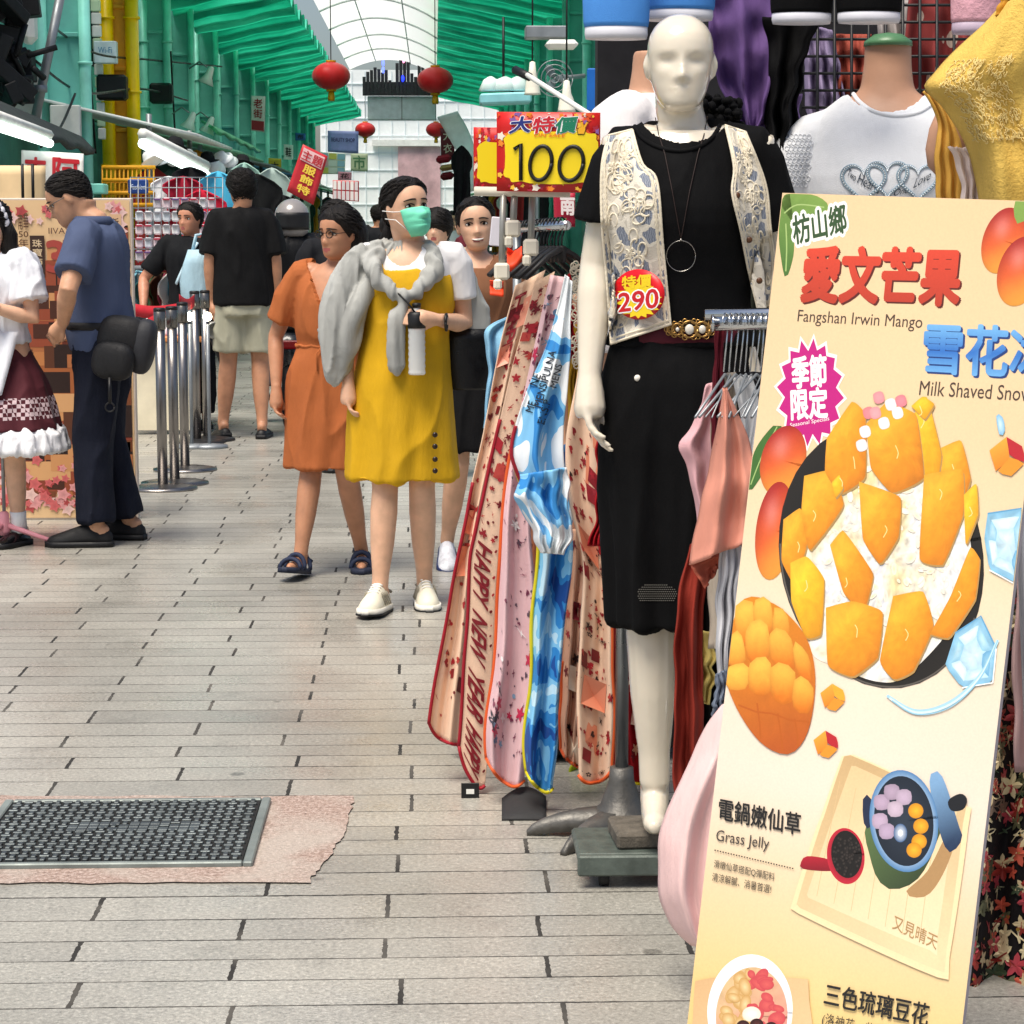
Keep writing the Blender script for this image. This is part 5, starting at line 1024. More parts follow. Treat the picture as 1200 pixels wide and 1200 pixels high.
for y in (-.45, .75):
    mb = MB(); c = s0+np.array([0, y, .24]); mb.tube([c+np.array([0, math.cos(a)*.19, math.sin(a)*.19]) for a in np.linspace(0, 2*PI, 28)], .05, 10); wh_ = mb.build('wheel', black_sole, sct); mb = MB(); mb.lathe([(.15, -.02), (.15, .02)], c, 20, rot=roty(PI/2)); mb.build('rim', grey_m, wh_)
mb = MB(); mb.box(s0+np.array([0, -.57, .62]), (.14, .03, .06), bev=.01); mb.build('tail_light', mat('red lens', '8c0f14', .2), sct)

# ------------------------------------------------------------ posts and poster board on the left
steel = mat('brushed steel', '8f8b88', .3, 1.0, .12, 3); belt_m = mat('red belt webbing', 'b01525', .7, 0, .1, 20)
posts = [(191, 573, 364, 'nearest of the row'), (205, 567, 359, 'second of the row'), (217, 551, 352, 'third of the row'), (231, 519, 349, 'fourth of the row, under the bulbs'), (243, 516, 346, 'farthest of the row')]
tops = []
for x, y, yt, lab in posts:
    g0 = gnd(x, y); h = 1.0 if y > 540 else 1.02
    t = thing('belt_post', 'brushed steel queue post with a black cap, %s' % lab, 'post', g0, 'steel queue posts')
    mb = MB(); mb.tube([g0+[0, 0, .02], g0+[0, 0, h-.11]], .028, 20); mb.build('pole', steel, t)
    mb = MB(); mb.lathe([(.03, h-.12), (.033, h-.115), (.033, h-.02), (.026, h-.015)], g0, 20); mb.build('cassette', mat('dark steel', '77746f', .25, .9), t)
    mb = MB(); mb.lathe([(.034, h-.02), (.034, h-.005), (.026, h)], g0, 20); mb.build('cap', black_p, t)
    mb = MB(); mb.lathe([(.19, .0), (.19, .012), (.15, .02), (.05, .03)], g0, 32); mb.build('base', steel if y > 540 else mat('dark base', '3a3a3c', .4, .6), t)
    tops.append(g0+[0, 0, h-.06])
def beltseg(p, q, lab):
    mb = MB(); p, q = V3(p), V3(q); mb.sheet(lambda u, v: lerp(p, q, u)+np.array([0, 0, (v-.5)*.075-.03*math.sin(PI*u)]), 12, 2, thick=.003); tag(mb.build('belt', belt_m), lab, 'belt', 'red barrier belts')
beltseg(tops[0], at(140, 383, 12.6), 'red belt from the nearest steel post to behind the poster board'); beltseg(tops[2]+[0, 0, .02], at(140, 358, 13.6), 'red belt from the third steel post to behind the poster board'); beltseg(tops[3], at(210, 352, 13.6), 'short red belt between the third and fourth steel posts')
# poster board
YB = 10.95; g0 = gnd(160, 606)
bd = thing('poster_board', 'tall standing poster board printed with old street houses and blossoms', 'poster board', (at(60, 600, YB)[0], YB, 0))
P0, P1 = at(-70, 232, YB), at(153, 232, YB); zt = P0[2]; xa, xb = at(-70, 600, YB)[0], at(166.5, 606, YB)[0]-.02
mb = MB(); mb.box(((xa+xb)/2, YB+.04, zt/2), (xb-xa, .06, zt), bev=.004); mb.build('panel', mat('board edge', 'd8c8b8', .6), bd)
mb = MB(); r_ = rng(71); yy = YB+.007; cream = S('e3bf90')
def bq(x0_, z0_, x1_, z1_, c, o=0.0):
    mb.add([(x0_, yy-o, z0_), (x1_, yy-o, z0_), (x1_, yy-o, z1_), (x0_, yy-o, z1_)], [(0, 1, 2, 3)], 0, c, smooth=False)
bq(xa+.01, .01, xb-.01, zt-.01, cream)
browns = [S(c) for c in ('7a4426', 'a55f34', 'c07c48', '4a2618', 'cf9460', '8c3f2c', '2c1a14', 'b06c40', 'd8a470', '5c3420', '96482e')]
for i in range(560):                                              # the printed old town: rows of little house fronts
    x_ = r_.uniform(xa+.02, xb-.08); z_ = r_.uniform(.1, 1.34)*(1-.12*math.sin((x_-xa)*4)); w_ = r_.uniform(.06, .24); h_ = r_.uniform(.05, .16); c = r_.choice(browns); bq(x_, z_, min(x_+w_, xb-.02), z_+h_, c, .0004+i*1e-5)
    for q in range(int(w_/.035)):
        xx = x_+.01+q*.035
        if xx+.02 < min(x_+w_, xb-.02): bq(xx, z_+h_*.25, xx+.018, z_+h_*.75, r_.choice(browns)*.5, .0034)
for i in range(330):
    e = r_.random(); x_ = r_.uniform(xa+.03, xb-.04); z_ = r_.uniform(.05, .3) if e < .5 else r_.uniform(zt-.24, zt-.03); rr = r_.uniform(.012, .03)
    if e > .5 and .15 < (x_-xa)/(xb-xa) < .93 and (r_.random() < .6 or z_ < zt-.12): continue
    c = S(r_.choice(['e8a0a0', 'd86a6a', 'f0c8c0', 'b84848'])); mb.add([(x_, yy-.0038-i*1.2e-5, z_)]+[(x_+rr*math.cos(a)*(1+.35*math.cos(5*a)), yy-.0038-i*1.2e-5, z_+rr*math.sin(a)*(1+.35*math.cos(5*a))) for a in np.arange(15)*2*PI/15], [(0, 1+q, 1+(q+1) % 15) for q in range(15)], 0, np.array([c*.7]+[c]*15))
def bt(s, px0, py0, px1, py1, c, bold=0.0, frame=None):
    A, B_ = at(px0, py1, YB), at(px1, py0, YB)
    if frame is not None: bq(A[0]-.012, A[2]-.012, B_[0]+.012, B_[2]+.012, S(frame), .008)
    n = len(s) if py1-py0 > 2*(px1-px0) else 1
    if n > 1:
        for i, ch in enumerate(s): put_text(mb, ch, lambda u, v: (lerp(A[0], B_[0], u), yy-.0085, lerp(B_[2], A[2], (i+1-v*.85)/n)), bold, col=S(c))
    else: put_text(mb, s, lambda u, v: (lerp(A[0], B_[0], u), yy-.0085, lerp(A[2], B_[2], v)), bold, col=S(c))
bt('南華', 21, 250, 33, 269, '5a3a24', .01); bt('50', 22, 271, 33, 278, '5a3a24', .01); bt('年', 22, 280, 33, 289, '5a3a24', .01)
for q in ((14, 18, 248, 292), (35.5, 36.2, 248, 292)): pass
bt('珠寶飾品', 39, 279, 49, 322, 'd9c09a', .01, '3a241a'); bt('IIVAY', 57, 267, 83, 274, '5a3a30'); bt('3', 56, 283, 75, 318, 'a8453a', .04); bt('新春', 131, 254, 139, 275, '3a241a', .01, 'd8b088')
mb.build('print', printed(), bd)
t = thing('paper_sheet', 'cream notice sheets pinned above the poster board', 'paper', at(20, 232, 11.6)); mb = MB(); mb.sheet(lambda u, v: at(lerp(-20, 53, u), lerp(194, 250, v), 11.6+.02*math.sin(u*7)), 12, 6, thick=.01); mb.build('sheet', mat('cream paper', 'e6c89a', .6, 0, .15, 3), t)
mb = MB(); [mb.tube([at(x, 192, 11.5), at(x+1, 240, 11.5)], .008, 6) for x in (26, 38)]; mb.build('cord', black_p, t)
# ------------------------------------------------------------ shop on the right: mannequins
from mathutils.bvhtree import BVHTree
def hitter(*objs):
    vs, fs, n = [], [], 0
    for o in objs:
        off = np.zeros(3); q = o
        while q is not None: off += np.array(q.location); q = q.parent
        v = np.empty(len(o.data.vertices)*3); o.data.vertices.foreach_get('co', v); v = v.reshape(-1, 3)+off; vs += v.tolist(); fs += [[n+i for i in p.vertices] for p in o.data.polygons]; n += len(v)
    T = BVHTree.FromPolygons(vs, fs)
    def f(x, y, o=.002, dflt=4.7):
        d = ray(x, y); h = T.ray_cast(Vector(CAM), Vector(d))
        if h[0] is None: return at(x, y, dflt)
        d = d/np.linalg.norm(d); return np.array(h[0])-d*o
    return f
cream = mat('glossy cream fibreglass', 'ddd3c0', .16, 0, .06, 6, 0, coat=.6, sss=.05)
tan_m = mat('tan dummy skin', 'b98d72', .5, 0, .12, 7, .1, 90)
blk = mat('black viscose', (.0035, .0035, .004), .85, 0, .2, 5, .3, 420, .12, wrinkle=.4)
MTAB = [(.78, .10, .09, .09), (.86, .155, .105, .115), (.93, .165, .105, .12), (1.0, .152, .10, .105), (1.08, .125, .095, .09), (1.17, .13, .105, .095), (1.27, .15, .13, .105), (1.35, .145, .112, .105), (1.405, .132, .09, .095), (1.445, .1, .065, .075), (1.475, .06, .05, .055)]
YM = 4.8; mz = .115
MQ = Person('glossy cream mannequin in a black top and long black skirt, standing on a dolly', (at(799, 500, YM)[0], YM, mz), PI-.1, 1.785, 'f',
    dict(sh=[(-.143, 0, 1.40), (.13, 0, 1.40)], el=[(-.20, -.03, 1.16), (.178, -.01, 1.17)], wr=[(-.215, .03, .93), (.19, .055, .945)], hp=[(-.075, 0, .92), (.075, 0, .92)], kn=[(-.075, .02, .51), (.062, .02, .51)], an=[(-.07, 0, .085), (.05, .0, .085)], head=(.01, .015, 1.578)),
    cream, head=(.03, .03, 0), vox=.005, face=False, hands=((0, .15, -1), (-.02, .2, -1)), palm=((1, .1, 0), (-1, .25, 0)), curl=(.35, .42), tab=MTAB, cat='mannequin', hscale=.86)
MQ.t.name = 'mannequin'
def scoop(p): return -.05 if (p[1] > -.03 and (p[0]/.098)**2+((p[2]-1.50)/.082)**2 < 1) else 0
tee = MQ.part('tee_shirt', [('loft', MQ.torso(.012, 1.0, 1.47)), MQ.sleeve(0, .64, .056, .068), MQ.sleeve(1, .62, .056, .066)], blk, .005, 4, .004, (9, 9, 5), scoop, 31)
def sfold(p):
    a = math.atan2(p[1], p[0]); g = min(1, max(0, (1.0-p[2])/.4)); return g*(.007*math.sin(a*8+p[2]*2)+.004*math.sin(a*15))
skt = MQ.part('skirt', [('loft', [ell(0, 0, z, hw, d, d+.01, 40) for z, hw, d in ((.425, .15, .12), (.6, .158, .126), (.8, .165, .132), (.93, .162, .125), (1.0, .15, .11), (1.06, .135, .1))])], blk, .008, 3, .007, disp=sfold)
H_ = hitter(tee, skt, MQ.body); HB_ = hitter(MQ.body)
mb = MB(); mb.tube([H_(x, y, .0, 4.78) for x, y in spline([(744, 148), (752, 161), (770, 172), (794, 177), (817, 173), (834, 162), (844, 147)], 50)], .005, 8); mb.build('neck_rib', blk, MQ.t)
mb = MB(); T_ = [ell(0, 0, z, hw, d, d+.006, 44) for z, hw, d in ((1.015, .146, .112), (1.02, .149, .115), (1.05, .146, .112), (1.055, .142, .108))]; mb.loft(T_); wst = MQ.raw('waistband', mb, cloth('maroon velvet', '4a1420', .7))
hb_ = hitter(wst, skt, tee)
bk = thing('belt_buckle', 'ornate gold buckle with pale stones at the mannequin waist', 'buckle', hb_(808, 386)); gold2 = mat('antique gold', 'a8824a', .3, .85, .2, 30); mb = MB()
for dx, r in ((-22, 4), (-14, 6.5), (0, 9.5), (15, 8.5), (24, 4)):
    c = hb_(808+dx, 386, .008); mb.tube([c+np.array([math.cos(a), 0, math.sin(a)])*r/540 for a in np.linspace(0, 2*PI, 18)], .0026, 6)
    for q in range(6): mb.tube([c+np.array([math.cos(a), 0, math.sin(a)])*.0055+np.array([math.cos(q*1.05), -.001, math.sin(q*1.05)])*r/540*1.1 for a in np.linspace(0, 2*PI, 8)], .0014, 5)
mb.build('filigree', gold2, bk); mb = MB()
for dx, r in ((0, 5.5), (15, 4.5), (-14, 2.5)): mb.ball(hb_(808+dx, 386, .009), (r/560, .005, r/500), 14)
mb.build('stone', mat('pearl stone', 'd8d2c6', .12, coat=.5), bk)
mb = MB(); mb.lathe([(.0, -.004), (.006, -.003), (.007, 0), (.004, .003)], H_(747, 443, .003), 14, rot=rotx(PI/2)); MQ_b = mb.build('button', mat('white button', 'ece6da', .3), MQ.t)
mb = MB()
for i in range(20):
    for j in range(9):
        x, y = 748+i*2.3+(j % 2)*1.1, 683+j*2.6
        if ((x-769)/24)**2+((y-697)/14)**2 < 1: mb.ball(H_(x, y, .0012), .0012, 6)
mb.build('mesh_dots', mat('pale mesh dots', '77746e', .6), MQ.t)
# necklace
nk = thing('necklace', 'fine dark cord necklace with a thin ring pendant on the mannequin', 'necklace', H_(798, 300)); mb = MB()
for pts in ([(768, 138), (772, 158), (779, 180), (788, 225), (796, 270), (798, 280)], [(829, 137), (825, 158), (818, 180), (808, 225), (800, 270), (798, 280)]):
    mb.tube([H_(x, y, .003) for x, y in polyline(pts, 30)], .0011, 5)
mb.build('cord', mat('brown cord', '2a1a16', .6), nk); mb = MB(); mb.tube([H_(798+17*math.cos(a), 300+18*math.sin(a), .004) for a in np.linspace(0, 2*PI, 40)], .0008, 5); mb.ball(H_(798, 281, .005), .003, 8); mb.build('pendant', mat('thin silver', 'b0aca6', .25, .9), nk)

# crochet vest: two open panels
lk = NT('crochet lace'); tc = lk.n('TexCoord').outputs['Object']; vo = lk.n('TexVoronoi', feature='DISTANCE_TO_EDGE'); vo.inputs['Scale'].default_value = 28
dn = lk.n('VectorMath', operation='MULTIPLY_ADD'); lk.l(lk.noise(tc, 30, 2).outputs['Color'], dn.inputs[0]); dn.inputs[1].default_value = (.02, .0, .02); lk.l(tc, dn.inputs[2]); lk.l(dn.outputs[0], vo.inputs['Vector'])
wv = lk.n('TexWave'); wv.inputs['Scale'].default_value = 90; wv.inputs['Distortion'].default_value = 6; lk.l(tc, wv.inputs[0])
v2 = lk.n('TexVoronoi'); v2.inputs['Scale'].default_value = 28; lk.l(dn.outputs[0], v2.inputs['Vector']); sp = lk.n('SeparateColor'); lk.l(v2.outputs['Color'], sp.inputs[0])
sheer = lk.mix(wv.outputs['Fac'], (.10, .12, .17), (.36, .39, .45)); sheer = lk.mix(lk.math('GREATER_THAN', sp.outputs[0], .52), sheer, (.60, .55, .46))
edge = lk.math('LESS_THAN', vo.outputs['Distance'], .09); lk.l(lk.mix(edge, sheer, (.76, .70, .59)), lk.b.inputs['Base Color']); lk.b.inputs['Roughness'].default_value = .9
lk.l(lk.bump(lk.math('ADD', edge, lk.math('MULTIPLY', lk.noise(tc, 320, 2).outputs[0], .5)), .8, .003), lk.b.inputs['Normal']); lace = lk.m
yarn = cloth('cream crochet yarn', 'e2d7c0', .95, .1, .3)
vt = thing('crochet_vest', 'cream crochet lace vest worn open over the mannequin\'s black top', 'vest', at(790, 400, YM-.05)); VE = []
VL = (([(713, 159), (705, 195), (705, 260), (711, 330), (716, 404)], [(741, 152), (753, 192), (770, 212), (777, 287), (786, 381)]), ([(850, 147), (860, 195), (858, 226), (868, 270), (877, 317), (889, 366)], [(874, 155), (897, 215), (903, 267), (908, 313), (903, 364)]))
for L_, R_ in VL:
    Ln, Rn = spline(L_, 40), spline(R_, 40)
    def vf(u, v, o=.0, Ln=Ln, Rn=Rn):
        t = min(v, .9999)*39; k = int(t); f = t-k; p = lerp(lerp(Ln[k], Ln[k+1], f), lerp(Rn[k], Rn[k+1], f), u); return H_(p[0], p[1], .012+o+.006*math.sin(u*9+v*4), 4.72)
    mb = MB(); mb.sheet(vf, 26, 46, thick=.003); VE.append(vf); mb.build('panel', lace, vt)
    mb = MB(); r_ = rng(9)
    for e in (0.0, .08, .92, 1.0):
        for s_ in (0, PI): mb.tube([vf(min(1, max(0, e+.012*math.sin(i*1.1+s_))), i/110, .003) for i in range(111)], .0026, 5)
    for v_ in (0.0, .975, .995): mb.tube([vf(i/30, v_, .003) for i in range(31)], .003, 5)
    for q in range(46):
        cu, cv, a0, ru, rv = r_.uniform(.18, .82), r_.uniform(.05, .93), r_.uniform(0, 3), r_.uniform(.07, .13), r_.uniform(.022, .045)
        mb.tube([vf(min(.97, max(.03, cu+ru*math.cos(a)*math.cos(a0)-ru*math.sin(a)*math.sin(a0))), min(.98, max(.01, cv+rv*math.sin(a+a0))), .004) for a in np.linspace(0, 2*PI*(.75 if q % 3 else 1), 16)], .0022, 5)
    for q in range(7):
        cu, cv = r_.uniform(.25, .75), r_.uniform(.08, .9)
        for w in range(5): mb.tube([vf(min(.97, max(.03, cu+.09*math.sin(t*PI)*math.sin(w*1.257+(t-.5)*.8))), min(.985, max(.01, cv+.028*math.sin(t*PI)*math.cos(w*1.257+(t-.5)*.8))), .005) for t in np.linspace(0, 1, 10)], .002, 5)
    mb.build('crochet_cord', yarn, vt)
mb = MB()
for x, y in ((864, 229), (878, 281), (890, 329)): mb.lathe([(.001, -.004), (.006, -.003), (.007, .0), (.005, .003)], H_(x, y, .02), 14, rot=rotx(PI/2))
mb.build('button', mat('tortoise button', '5a3a24', .25), vt)
# round price sticker on the vest
st = thing('price_sticker', 'round red and yellow price sticker reading 290 on the lace vest', 'sticker', H_(748, 345)); HV = hitter(*[q for q in vt.children if q.name.startswith('panel')])
_p = [HV(x, y, .017) for x, y in ((748, 345), (768, 345), (730, 345), (748, 330), (748, 362))]; _ex = (_p[1]-_p[2])/38; _ey = (_p[4]-_p[3])/32; _c = _p[0]
sf = lambda x, y, o=0: _c+_ex*(x-748)+_ey*(y-345)+np.array([-.16, -.98, .0])*o
mb = MB(); n = 40; mb.add([sf(748, 345)]+[sf(748+30.5*q*math.cos(a), 345+29.5*q*math.sin(a)) for q in (.33, .66, 1) for a in np.arange(n)*2*PI/n]+[sf(748+30.5*math.cos(a), 345+29.5*math.sin(a), -.002) for a in np.arange(n)*2*PI/n], [(0, 1+i, 1+(i+1) % n) for i in range(n)]+[(1+k_*n+i, 1+k_*n+n+i, 1+k_*n+n+(i+1) % n, 1+k_*n+(i+1) % n) for k_ in range(3) for i in range(n)]); mb.build('disc', mat('red sticker paper', 'd4141e', .35), st)
mb = MB(); pts = []
for i in range(36): a = i*2*PI/36; r = (28 if i % 2 else 19); pts.append((748+r*math.cos(a), 352+min(r, 22.5)*.95*math.sin(a)))
mb.add([sf(748, 352, .0012)]+[sf((x+748)/2, (y+352)/2, .0012) for x, y in pts]+[sf(x, y, .0012) for x, y in pts], [(0, 1+i, 1+(i+1) % 36) for i in range(36)]+[(1+i, 37+i, 37+(i+1) % 36, 1+(i+1) % 36) for i in range(36)], 0, S('f6d51c'), smooth=False)
put_text(mb, '特價', lambda u, v: sf(729+34*u, 337-15*v+(-3)*u+2, .0016), .03, col=S('f6d51c'))
put_text(mb, '290', lambda u, v: sf(725+46*u, 366-22*v-6*u, .002), .075, col=S('ffffff'), ref='290'); put_text(mb, '290', lambda u, v: sf(725+46*u, 366-22*v-6*u, .0026), .02, col=S('cc1420')); mb.build('lettering', printed(), st)
# dolly, block and the cast rack foot
gcz = gnd(708, 1040); dl = thing('dolly', 'low grey green dolly on a swivel caster under the mannequin', 'dolly', (at(767, 1000, 4.78)[0], 4.8, 0))
c = at(767, 1004, 4.80); mb = MB(); mb.box((c[0]+.01, 4.79, .066), (.38, .22, .02), bev=.006); mb.box((c[0]+.01, 4.675, .052), (.38, .02, .046), bev=.004); mb.build('platform', mat('chipped grey green paint', '515a54', .5, .1, .3, 25, .3, 60), dl)
for x, y in ((gcz[0], 4.7), (gcz[0]+.25, 4.7), (gcz[0], 4.86), (gcz[0]+.25, 4.86)):
    mb = MB(); mb.tube([(x-.011, y, .026), (x+.011, y, .026)], .026, 20); w_ = mb.build('caster', black_sole, dl); mb = MB(); mb.box((x-.016, y+.01, .04), (.004, .035, .04)); mb.box((x+.016, y+.01, .04), (.004, .035, .04)); mb.lathe([(.02, .055), (.022, .064)], (x, y+.015, 0), 14); mb.build('fork', mat('dull zinc', '6a6a6a', .4, .8), w_)
mb = MB(); c = at(757, 995, 4.78); mb.box((c[0]+.01, 4.79, .094), (.17, .16, .036), rotz(.06), bev=.006); tag(mb.build('base_block', mat('rough mortar block', '5d574e', .95, 0, .35, 30, .8, 90)), 'rough stone grey block between the mannequin foot and the dolly', 'block')
g0 = gnd(716, 962); rf = thing('rack_stand', 'grey pole with a cast metal claw foot beside the mannequin leg', 'stand', (g0[0]+.01, 5.12, 0)); cg = mat('cast grey metal', '64625e', .5, .55, .25, 14, .4, 70); px = at(729, 800, 5.12)[0]
mb = MB(); mb.tube([(px, 5.12, .16), (px, 5.12, 1.5)], .0155, 14); mb.build('pole', mat('grey steel pole', '84888c', .3, .8), rf)
mb = MB(); mb.lathe([(.1, .02), (.085, .04), (.05, .07), (.03, .13), (.028, .16), (.02, .162)], (px, 5.12, 0), 24); mb.build('hub', cg, rf)
for a, L in ((PI+.05, .175), (PI+.9, .19), (-.4, .2), (.9, .2)):
    mb = MB(); d = np.array([math.cos(a), math.sin(a), 0]); s_ = np.array([-d[1], d[0], 0]); rings = []
    for t in np.linspace(0, 1, 14):
        w = lerp(.042, .007, t); h = .05*math.cos(t*PI/2)**.6+.012; z0 = .03*math.sin(PI*min(1, t*1.05))*.8; p = np.array([px, 5.12, 0])+d*(.05+L*t); sc2 = 1+.16*math.sin(t*26)*(t > .25)
        rings.append([p+s_*w*sc2*q+np.array([0, 0, z]) for q, z in ((-1, z0*.5), (-1, h*.7), (-.5, h), (.5, h), (1, h*.7), (1, z0*.5))])
    mb.loft(rings); mb.build('claw', cg, rf)

# headless dummies -------------------------------------------------
def bust(label, px, Y, ytop, ybase, yaw, tab=MTAB, name='dress_form', lean=0.0, cap=None, sc_=1.0):
    zt = at(px, ytop, Y)[2]; k = sc_; base = np.array([at(px, ytop, Y)[0], Y, zt-1.60*k]); t = thing(name, label, 'mannequin', base+[0, 0, .8*k])
    w = lambda p: (np.asarray(p)*k) @ rotz(yaw).T+base
    b = MB(); b.loft([w(r) for r in [ell(0, 0, z, hw, a, d, 32) for z, hw, a, d in smooth_tab(tab, 28)]]); b.loft([w(ell(0, lean*(z-1.42), z, r, r*.95, r*.95, 24)) for z, r in ((1.40, .085), (1.45, .066), (1.49, .055), (1.53, .05), (1.575, .049))])
    v, f = fuse(b, .007, 4); o = MB(); o.add(v, f); o.build('body', tan_m, t)
    if cap:
        b = MB(); b.lathe([(.051, 1.568), (.05, 1.578), (.03, 1.592), (.004, 1.596)], (0, 0, 0), 24); c_ = MB(); c_.add(w(b.v[0]), b.f); c_.build('neck_cap', cap, t)
    return t, w, k
def cover(t, w, name, pieces, m, vox=.008, a=.005, disp=None, seed=0, sx=(8, 8, 5)):
    b = MB()
    for kind, *ar in pieces:
        if kind == 'loft': b.loft(ar[0])
        else: b.tube(ar[0], ar[1], 16)
    v, f = fuse(b, vox, 3, lambda p, n: a*(nz(p*np.array(sx), 1, seed)+.5*nz(p*np.array(sx)*2.2, 1, seed+2))+(disp(p) if disp else 0)); o = MB(); o.add(w(v), f); return o.build(name, m, t)
lofts = lambda tab, o, z0, z1: [ell(0, 0, z, hw+o, a+o, d+o, 36) for z, hw, a, d in smooth_tab(tab, 28) if z0 <= z <= z1]
white_c = cloth('white cotton jersey', 'e9ebee', .9, .05, .35)
# T-shirt form
t, w, k = bust('tan headless form with a green neck cap in a white hearts T-shirt', 1041, 5.1, 36, 0, PI-.22, cap=mat('green neck cap', '4f7a55', .35), sc_=1.08, lean=-.05)
def tcut(p): return -.05 if (p[1] > -.05 and (p[0]/.085)**2+((p[2]-1.49)/.06)**2 < 1) else 0
ts = cover(t, w, 'tee_shirt', [('loft', lofts(MTAB, .02, .85, 1.47)), ('tube', [(.08, 0, 1.40), (.145, 0, 1.375), (.19, 0, 1.33), (.22, 0, 1.26)], [.05, .058, .06, .064]), ('tube', [(-.08, 0, 1.40), (-.145, 0, 1.375), (-.19, 0, 1.33), (-.22, 0, 1.26)], [.05, .058, .06, .064])], white_c, .006, disp=tcut, seed=41)
H2 = hitter(ts, *[q for q in t.children if q.name.startswith('body')]); mb = MB(); mb.tube([H2(x, y, .0, 5.1) for x, y in spline([(1000, 110), (1008, 120), (1025, 131), (1050, 136), (1076, 132), (1092, 122)], 40)], .005, 8); mb.build('neck_rib', white_c, t); mb = MB()
def heart(cx, cy, s_, n=46): return [(cx+s_*16*math.sin(a)**3/16, cy-s_*(13*math.cos(a)-5*math.cos(2*a)-2*math.cos(3*a)-math.cos(4*a))/16) for a in np.linspace(0, 2*PI, n)]
mb2 = MB()
for cx, cy, s_ in ((1012, 213, 27), (1040, 208, 25), (1076, 212, 25)):
    for dd in (0, -3.2): mb.tube([H2(x, y, .0025) for x, y in heart(cx, cy, s_+dd)], .0018, 5)
    for i, (x, y) in enumerate(heart(cx, cy, s_-1.6, 70)): mb2.ball(H2(x, y, .004), .0022, 5)
mb.build('heart_outline', mat('silver blue thread', '8fa6b4', .5), t); mb2.build('sequin', mat('pearly sequins', 'dfe6ea', .15, .3), t)
mb = MB()
for s, x0_, y0_, x1_, y1_, h in (('Two', 993, 206, 1002, 213, 9), ('Hearts', 1004, 214, 1030, 228, 12), ('Love', 1070, 221, 1090, 210, 11), ('One', 1047, 230, 1064, 226, 8)): put_text(mb, s, lambda u, v: H2(lerp(x0_, x1_, u)+.2*h*v, lerp(y0_, y1_, u)-h*v, .003), shear=.3, col=S('2c3a48'))
mb.build('lettering', printed(), t)
mb = MB()
for j in range(9):
    for i in range(6): mb.tube([H2(917+i*5+(j % 2)*2.5+2.4*math.cos(a)-j*.5+6, 160+j*7+3*math.sin(a), .002) for a in np.linspace(0, 2*PI, 9)], .0009, 4)
mb.build('knit_sleeve_trim', white_c, t)
# white lace blouse form
t, w, k = bust('tan headless form in a white lace-sleeved blouse behind the cream mannequin', 762, 5.45, 48, 0, PI+1.0, sc_=1.02, lean=.05)
bl = cover(t, w, 'blouse', [('loft', lofts(MTAB, .022, .85, 1.475)), ('tube', [(.08, 0, 1.43), (.16, 0, 1.40), (.205, .02, 1.28), (.225, .04, 1.12), (.232, .05, .98)], [.06, .07, .066, .06, .052]), ('tube', [(-.08, 0, 1.43), (-.16, 0, 1.40), (-.21, 0, 1.25), (-.23, 0, 1.1)], [.06, .07, .066, .06])], cloth('white blouse', 'eae6e6', .9, .06, .4), seed=43)
H3 = hitter(bl); mb = MB(); r_ = rng(4)
for q in range(60):
    x, y = r_.uniform(670, 690), 310+q*2.0; mb.tube([H3(x+3.2*math.cos(a), y+4*math.sin(a), .003, 5.3) for a in np.linspace(0, 2*PI, 10)], .0018, 5)
mb.build('lace_trim', yarn, t)
# hanging hip and bust forms along the top
def hang_form(label, cx, y1, hwpx, Y, m, rim, ytop=-90, sx=.62):
    c = at(cx, y1, Y); k = Y/F_PX; t = thing('hanging_form', label, 'garment form', c, 'half forms hung along the top'); hw = hwpx*k; H = (y1-ytop)*k
    mb = MB(); mb.loft([ell(c[0], c[1], c[2]+z*H, hw*r, hw*r*sx, hw*r*sx, 32) for z, r in ((.1, .97), (.14, 1), (.4, 1.04), (.7, .97), (1, .9))]); mb.build('garment', m, t)
    mb = MB(); mb.loft([ell(c[0], c[1], c[2]+z*H, hw*r, hw*r*sx, hw*r*sx, 32) for z, r in ((0.0, .86), (.0, .93), (.04, .96), (.125, .95))]); mb.build('rim', rim, t); return c, hw, H
rimm = mat('white foam rim', 'd4d4dc', .5)
hang_form('white rimmed half form in a bright blue top above the blouse form', 722, 46, 38, 4.95, cloth('bright blue jersey', '4f92e0', .8, .06, .3), rimm)
hang_form('half form in a bright blue top directly above the cream mannequin head', 795, 24, 42, 5.05, cloth('bright blue jersey', '4f92e0'), rimm)
hang_form('white rimmed half form in black, nearer the purple garment', 939, 28, 36, 4.9, blk, rimm); hang_form('white rimmed half form in black, nearer the pink lace form', 1018, 27, 38, 4.85, blk, rimm)
hang_form('half form in pale pink lace beside the yellow top', 1143, 40, 29, 4.8, mat('pink lace', 'd9a4b0', .9, 0, .15, 30, .9, 60), mat('lilac rim', 'b8a6b8', .5))
# purple and black garments between the forms
def drape(name, L, R_, Y, m, label=None, cat='clothing', group=None, parent=None, nu=26, nv=44, thick=.005, **kw):
    fn = drape_fn(L, R_, Y, **kw); mb = MB(); mb.sheet(lambda u, v: fn(u, v), nu, nv, thick=-thick); o = mb.build(name, m, parent)
    if parent is None: tag(o, label, cat, group)
    return o, fn
purple = cloth('purple crepe', '6a4f86', .8, .08, .7)
drape('hanging_garment', [(830, -10), (834, 50), (846, 100), (872, 152)], [(925, -10), (930, 60), (915, 110), (893, 154)], 5.2, purple, 'purple wrap garment hanging behind the cream mannequin head', amp=.04, nf=2.5, bulge=.05, seed=2)
drape('hanging_garment', [(895, 20), (902, 80), (898, 130), (902, 190)], [(962, 20), (945, 60), (938, 100), (925, 170)], 5.12, blk, 'ragged black garment hanging beside the purple one', amp=.03, nf=2, seed=3)
